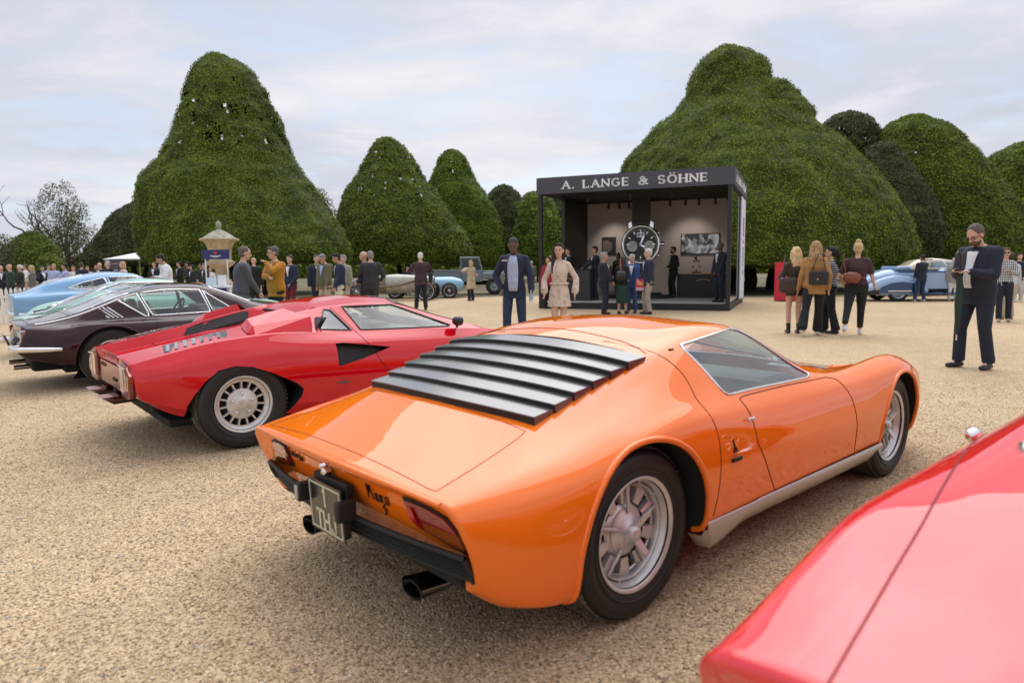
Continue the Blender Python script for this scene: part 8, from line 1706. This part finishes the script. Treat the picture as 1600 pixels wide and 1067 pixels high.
# group before the stand
person('grey haired man in dark navy suit and red tie facing right before the stand', (2.53, 18.8, 0), 335, 1.72, 'tan', 'short', (.25, .25, .25), navy, 'jacket', white, redt, navy, hands=[(.26, -.04, .92), (.26, .04, .90)], w=1.12, belly=.06, vox=.013)
gw, d = person('dark haired woman in black top and bottle green skirt with a round black bag', (3.03, 18.7, 0), 70, 1.60, 'fair', 'long', (.025, .02, .018), blk, 'shirt', None, None, dgreen, 'skirt', (.02, .02, .02), f=True, hands=[(.20, .16, 1.15), (.2, -.12, 1.05)], elbows=[(-.3, .9, -.6), (-.3, -.9, -.6)], hem=.34, vox=.013)
q = MB(); q.T = Matrix.Scale(.6, 4, (1, 0, 0)); q.lathe([(0, -.15), (.10, -.14), (.17, -.06), (.17, .04), (.11, .12), (0, .14)], 18); q.T = None; q2 = MB(); q2.tube([(0, 0, .10), (.04, .03, .32), (.10, .05, .48)], .012, 6); hand_thing('shoulder_bag', 'round black bag slung behind the woman in the green skirt', 'bag', [('bag', q, leather), ('strap', q2, mat('strap_pink', (.45, .12, .13), .6))], wpt(gw, (-.16, .0, 1.05)), gw.rotation_euler.z)
cb, d = person('white haired man in cobalt blue jacket facing the camera, behind the green skirt', (3.36, 19.1, 0), 250, 1.66, 'fair', 'short', (.62, .58, .50), cobalt, 'jacket', white, None, cobalt, hands=[(.22, -.10, 1.0), (.24, .16, .82)], vox=.014)
q = MB(); q.box((0, 0, 0), (.05, .24, .32), bev=.005); q2 = MB(); q2.box((-.03, 0, -.11), (.006, .22, .08)); q3 = MB(); q3.box((-.03, -.0, .03), (.006, .18, .06), bev=.002); q4 = MB(); text_strokes(q4, 'PL', .07, -.06, .06, .016, Matrix(((0, 0, -1, -.027), (-1, 0, 0, 0), (0, 1, 0, 0), (0, 0, 0, 1))))
hand_thing('carrier_bag', 'small bright red and yellow carrier bag hanging beside the green skirt', 'bag', [('bag', q, mat('bag_red', (.55, .03, .08), .5)), ('panel', q2, mat('bag_lilac', (.45, .35, .45), .5)), ('car_print', q3, mat('bag_yellow', (.60, .38, .03), .5)), ('lettering', q4, wht)], (3.50, 18.62, .80), R(75))
person('white haired man in navy blazer and stone trousers facing left before the stand', (3.72, 18.6, 0), 190, 1.80, 'fair', 'short', (.60, .58, .55), dnavy, 'jacket', pblue, None, kgrey, hands=[(.22, -.06, .90), (.08, .24, .84)], w=1.08, vox=.013, hem=.024)
# staff on the stand
def bp(u, d_, z=.2): v = bw(u, d_, z); return (v.x, v.y, v.z)
person('young bearded man in dark suit behind the reception desk', bp(.35, 2.05), 200, 1.78, 'fair', 'short', (.05, .03, .02), blk, 'jacket', white, None, blk, vox=.015)
person('dark haired host in dark suit holding out his hands beside the desk', bp(1.38, 1.7), 195, 1.80, 'tan', 'short', (.01, .01, .01), navy, 'jacket', white, None, navy, hands=[(.42, -.12, 1.02), (.44, .08, 1.04)], elbows=[(-.5, -.6, -.5), (-.5, .6, -.5)], vox=.015)
person('woman in dark dress standing by the framed picture', bp(1.55, 4.2), 250, 1.62, 'dark', 'bob', (.01, .01, .01), blk, 'shirt', None, None, blk, 'skirt', f=True, vox=.018)
person('bearded guard in black suit in profile left of the watchmaker desk', bp(3.58, 3.9), 195, 1.80, 'tan', 'short', (.01, .008, .008), blk, 'jacket', white, None, blk, hands=[(.18, -.08, 1.05), (.16, .12, 1.0)], elbows=[(-.8, -.5, 0), (-.8, .5, 0)], w=1.08, vox=.014, beard=mat('beard_black', (.01, .009, .008), .8))
person('shaven headed guard in dark suit and white shirt at the right stand post', bp(5.45, .95), 200, 1.82, 'dark', 'buzz', (.10, .10, .10), navy, 'jacket', white, None, navy, hands=[(.18, -.14, .86), (.14, .14, .84)], w=1.05, vox=.014)
for px, Y, H_, lb_, hr_, hc_, tp2 in ((861, 24.6, 1.74, 'bald man behind the woman in the ivory dress', None, (0, 0, 0), blk), (858, 21.5, 1.66, 'auburn haired woman hidden behind the woman in the ivory dress', 'long', (.10, .035, .02), redt)): x, y = PX(px, Y); person(lb_, (x, y, 0), 250, H_, 'fair', hr_, hc_, tp2, 'jacket', None, None, blk, vox=.02, f=hr_ == 'long')
# women walking at the right
w1, d = person('long haired blonde woman in short dark brown dress and ankle boots', (5.37, 12.95, 0), 84, 1.66, 'fair', 'long', (.62, .44, .22), brown, 'jacket', None, None, brown, 'skirt', (.04, .02, .015), f=True, hem=.76, feet=[(.0, -.09, 0), (.02, .10, 0)], hands=[(.10, -.20, 1.0), (.22, .14, 1.05)], vox=.011, socks=mat('sock_brown', (.03, .015, .012), .8))
q = MB(); q.box((0, 0, 0), (.15, .34, .30), bev=.06); q2 = MB(); q2.tube([(0, -.12, .12), (.06, -.03, .48), (.08, .05, .52), (.02, .12, .14)], .012, 6); hand_thing('tote_bag', 'slouchy dark brown leather bag of the blonde woman in brown', 'bag', [('bag', q, leatherd), ('strap', q2, leatherd)], wpt(w1, (-.16, .17, .92)), w1.rotation_euler.z)
q = MB(); q.box((0, 0, 0), (.02, .28, .26)); q2 = MB(); text_strokes(q2, 'P', .10, -.02, -.05, .02, Matrix(((0, 0, -1, -.012), (-1, 0, 0, 0), (0, 1, 0, 0), (0, 0, 0, 1)))); hand_thing('paper_bag', 'flat black bag printed with a white letter P', 'bag', [('bag', q, blk), ('letter', q2, wht)], wpt(w1, (-.17, -.10, .92)), w1.rotation_euler.z)
w2, d = person('woman with long wavy fair hair in tan jacket and wide black trousers', (5.56, 12.56, 0), 55, 1.76, 'fair', 'long', (.36, .22, .11), tan, 'jacket', None, None, blk, shoes=(.62, .58, .48), f=True, feet=[(.14, -.05, 10), (-.34, .12, 0, .03)], hands=[(.02, -.24, .86), (.0, .28, .84)], vox=.011, hem=.045, lean=.05)
q = MB(); q.box((0, 0, 0), (.13, .32, .24), bev=.02); q2 = MB(); q2.tube([(0, -.12, .10), (.03, -.05, .42), (.03, .02, .44), (0, .12, .12)], .010, 6); hand_thing('handbag', 'boxy black leather bag on the shoulder of the woman in tan', 'bag', [('bag', q, leather), ('strap', q2, leather), ('clasp', (lambda q: (q.box((-.07, 0, -.02), (.01, .03, .03), bev=.003), q)[1])(MB()), gold)], wpt(w2, (-.18, -.10, 1.06)), w2.rotation_euler.z)
q = MB(); q.box((0, 0, 0), (.05, .10, .07), bev=.01); q.lathe([(0, .08), (.032, .08), (.035, .02)], 14, axis='x'); w3, d = person('dark ponytailed woman in navy and white striped jumper', (6.02, 12.9, 0), 150, 1.66, 'fair', 'pony', (.012, .010, .010), stripe, 'shirt', None, None, blk, shoes=(.02, .02, .02), f=True, feet=[(.10, -.06, 0), (-.12, .10, 0)], hands=[(.14, .30, .80), (.16, -.2, .95)], vox=.011, hem=.04)
w4, d = person('woman with blonde bun in wine red top, black trousers and white trainers mid stride', (6.30, 12.49, 0), 62, 1.72, 'fair', 'bun', (.50, .36, .18), maroonT, 'tshirt', None, None, blk, shoes=(.68, .68, .72), f=True, sleeve='short', feet=[(.18, -.08, 0), (-.48, .16, 8, .06)], hands=[(.04, -.32, .84), (.15, .22, .95)], w=1.14, vox=.011, hem=.012, hemz=.07)
q = MB(); q.T = Matrix.Scale(.55, 4, (1, 0, 0)); q.lathe([(0, -.10), (.10, -.10), (.15, -.02), (.14, .06), (.06, .10), (0, .10)], 16); q.T = None; q2 = MB(); q2.tube([(.0, .10, .06), (.01, .14, .28), (.06, .15, .44)], .011, 6); q2.tube([(.0, -.10, .02), (.03, -.22, -.02)], .010, 6); hand_thing('crossbody_bag', 'rounded tan leather crossbody bag on the back of the woman with the bun', 'bag', [('bag', q, leatherb), ('strap', q2, leatherb)], wpt(w4, (-.17, .08, 1.06)), w4.rotation_euler.z)
q = MB(); q.box((0, 0, 0), (.06, .13, .09), bev=.015); q2 = MB(); q2.tube([(0, .05, 0), (0, .16, -.02)], [.038, .042], 12); hand_thing('camera', 'black camera with a lens carried low by the woman with the bun', 'camera', [('body', q, sblack), ('lens', q2, sblack)], wpt(w4, (.02, -.31, .79)), w4.rotation_euler.z)
# right background
person('dark haired man in navy jumper and ripped jeans looking at the blue tourer', (13.95, 23.3, 0), 100, 1.62, 'fair', 'shortback', (.02, .015, .012), navy, 'jacket', None, None, denim, shoes=(.6, .6, .6), hands=[(.2, -.12, .9), (.2, .12, .9)], feet=[(0, -.14, 0), (.05, .20, -20)], vox=.016)
person('grey haired person in beige top and white trousers beside the blue tourer', (15.1, 23.4, 0), 60, 1.50, 'fair', 'short', (.5, .48, .44), cloth('grey_beige_top', (.30, .28, .25)), 'jacket', None, None, cloth('white_trousers', (.70, .70, .70)), shoes=(.6, .55, .5), vox=.018)
person('woman in black and white checked shirt and sunglasses behind the phone man', (10.78, 14.97, 0), 240, 1.64, 'fair', 'short', (.16, .07, .04), check, 'shirt', None, None, navy, shoes=(.30, .22, .16), f=True, sunglasses=True, vox=.013, hands=[(.10, -.2, .85), (.25, .05, 1.2)], feet=[(.1, -.08, 0), (-.06, .12, 0)])
person('person in pale top and khaki trousers behind the checked shirt', (11.35, 15.6, 0), 80, 1.55, 'fair', 'short', (.05, .03, .02), cloth('pale_top', (.55, .55, .58)), 'shirt', None, None, beige, shoes=(.25, .15, .1), vox=.016)
person('man in navy jumper and light trousers at the right edge', (16.65, 22.5, 0), 250, 1.62, 'fair', 'short', (.04, .03, .02), navy, 'jacket', None, None, cloth('light_trousers', (.5, .48, .46)), shoes=(.6, .6, .6), vox=.018)
# crowd at the left, smaller and further away
CR = [(3, 26.5, 1.62, 'bald', navy, blk, 'person in dark blazer cut by the left edge behind the picket fence', 'fair', None), (17, 25.5, 1.66, None, dgrn, blk, 'bald man in dark green polo with folded arms behind the picket fence', 'fair', None), (33, 27, 1.64, 'short', char, grey, 'white haired person in dark blazer and pink shirt', 'fair', (.6, .58, .55)),
 (41, 31, 1.72, 'short', white, beige, 'person in white shirt behind the pink shirt', 'fair', (.1, .07, .05)), (51, 26.5, 1.62, 'long', gdress, gdress, 'fair haired woman in long grey dress', 'fair', (.45, .33, .18)), (67, 27, 1.6, 'bob', navy, navy, 'woman in teal hat and navy dress', 'fair', (.01, .07, .08)),
 (77, 32, 1.7, 'short', pblue, beige, 'person in pale blue shirt behind the teal hat', 'fair', (.1, .08, .06)), (86, 25, 1.66, None, cloth('sky_shirt', (.34, .40, .66)), beige, 'bearded bald man in blue shirt', 'tan', None), (103, 25.5, 1.66, 'short', lilac, beige, 'dark haired man in lilac shirt', 'tan', (.015, .012, .01)),
 (116, 29, 1.62, 'short', cloth('ivory_jacket', (.62, .58, .48)), beige, 'person in ivory jacket', 'fair', (.12, .08, .05)), (129, 27, 1.72, 'shortback', navy, navy, 'man in black suit seen from behind', 'fair', (.06, .05, .04)), (138, 30, 1.6, 'short', cloth('silver_top', (.45, .45, .46)), grey, 'person in silver grey top', 'fair', (.2, .12, .08)),
 (152, 31, 1.65, 'short', navy, navy, 'red faced person in navy jacket', 'fair', (.25, .12, .06)), (158, 28, 1.72, None, navy, navy, 'bald man in navy suit among the crowd', 'fair', None), (171, 24.5, 1.72, 'short', navy, navy, 'grey haired man in navy suit above the blue car roof', 'fair', (.42, .41, .40)),
 (194, 24, 1.68, 'bob', cloth('blush_top', (.62, .50, .48)), beige, 'blonde woman in blush pink top by the slate totem sign', 'fair', (.50, .34, .18)), (243, 29, 1.75, 'short', navy, navy, 'man in navy suit right of the slate totem sign', 'fair', (.05, .04, .03)), (252, 30, 1.62, 'bob', white, beige, 'person in white hat and pale top', 'fair', (.6, .6, .6)),
 (282, 30, 1.76, 'short', blk, blk, 'man in black suit and white collar', 'fair', (.02, .015, .01)), (295, 31, 1.75, 'short', plum, blk, 'man in very dark brown suit', 'tan', (.01, .01, .01)), (302, 29, 1.6, 'bob', navy, navy, 'person in dark navy coat with hood of dark hair', 'fair', (.01, .015, .02)),
 (316, 30, 1.68, 'short', dnavy, navy, 'man in blue blazer and white shirt left of the urn', 'tan', (.02, .015, .01)), (322, 28, 1.64, 'short', char, char, 'man in charcoal suit just left of the urn', 'fair', (.2, .18, .16)), (330, 29, 1.5, 'short', white, beige, 'person in white shirt low beside the urn', 'fair', (.3, .25, .2))]
for i, (px, Y, H_, hs, tp2, bt2, lb_, sk2, hc_) in enumerate(CR):
    x, y = PX(px, Y); r_ = random.Random(i); back = 'behind' in lb_ and 'seen' in lb_
    sl = [(.22, -.10, 1.05), (.24, .10, 1.05)] if i % 3 == 0 else ([(.10, -.25, .84), (.06, .26, .84)] if i % 3 == 1 else [(.30, -.12, 1.15), (.10, .25, .84)])
    person(lb_, (x, y, 0), 90 if back else r_.choice((200, 230, 265, 300, 335)), H_, sk2, None if hs == 'bald' else hs, hc_ or (0, 0, 0), tp2, 'shirt' if tp2 in (white, pblue, lilac, dgrn) or 'shirt' in lb_ else 'jacket', None if tp2 in (white, pblue, lilac, dgrn) else (pink if 'pink' in lb_ else white), None, bt2, 'skirt' if 'dress' in lb_ else 'trousers', f='woman' in lb_, hands=sl, elbows=[(-.5, -.7, -.4), (-.5, .7, -.4)], vox=.02, hem=.15 if 'dress' in lb_ else None, headyaw=r_.uniform(-25, 25), w=r_.uniform(1, 1.12), group=None)
x, y = PX(263, 18.2); person('tall black haired man in white shirt looking down, behind the dark maroon car', (x, y, 0), 215, 1.82, 'tan', 'short', (.008, .007, .007), white, 'shirt', None, None, beige, hands=[(.30, -.06, 1.12), (.28, .1, 1.12)], elbows=[(-.5, -.7, -.4), (-.5, .7, -.4)], headpitch=28, lean=.1, w=1.1, vox=.014, sleeve='long')
bake_remesh()
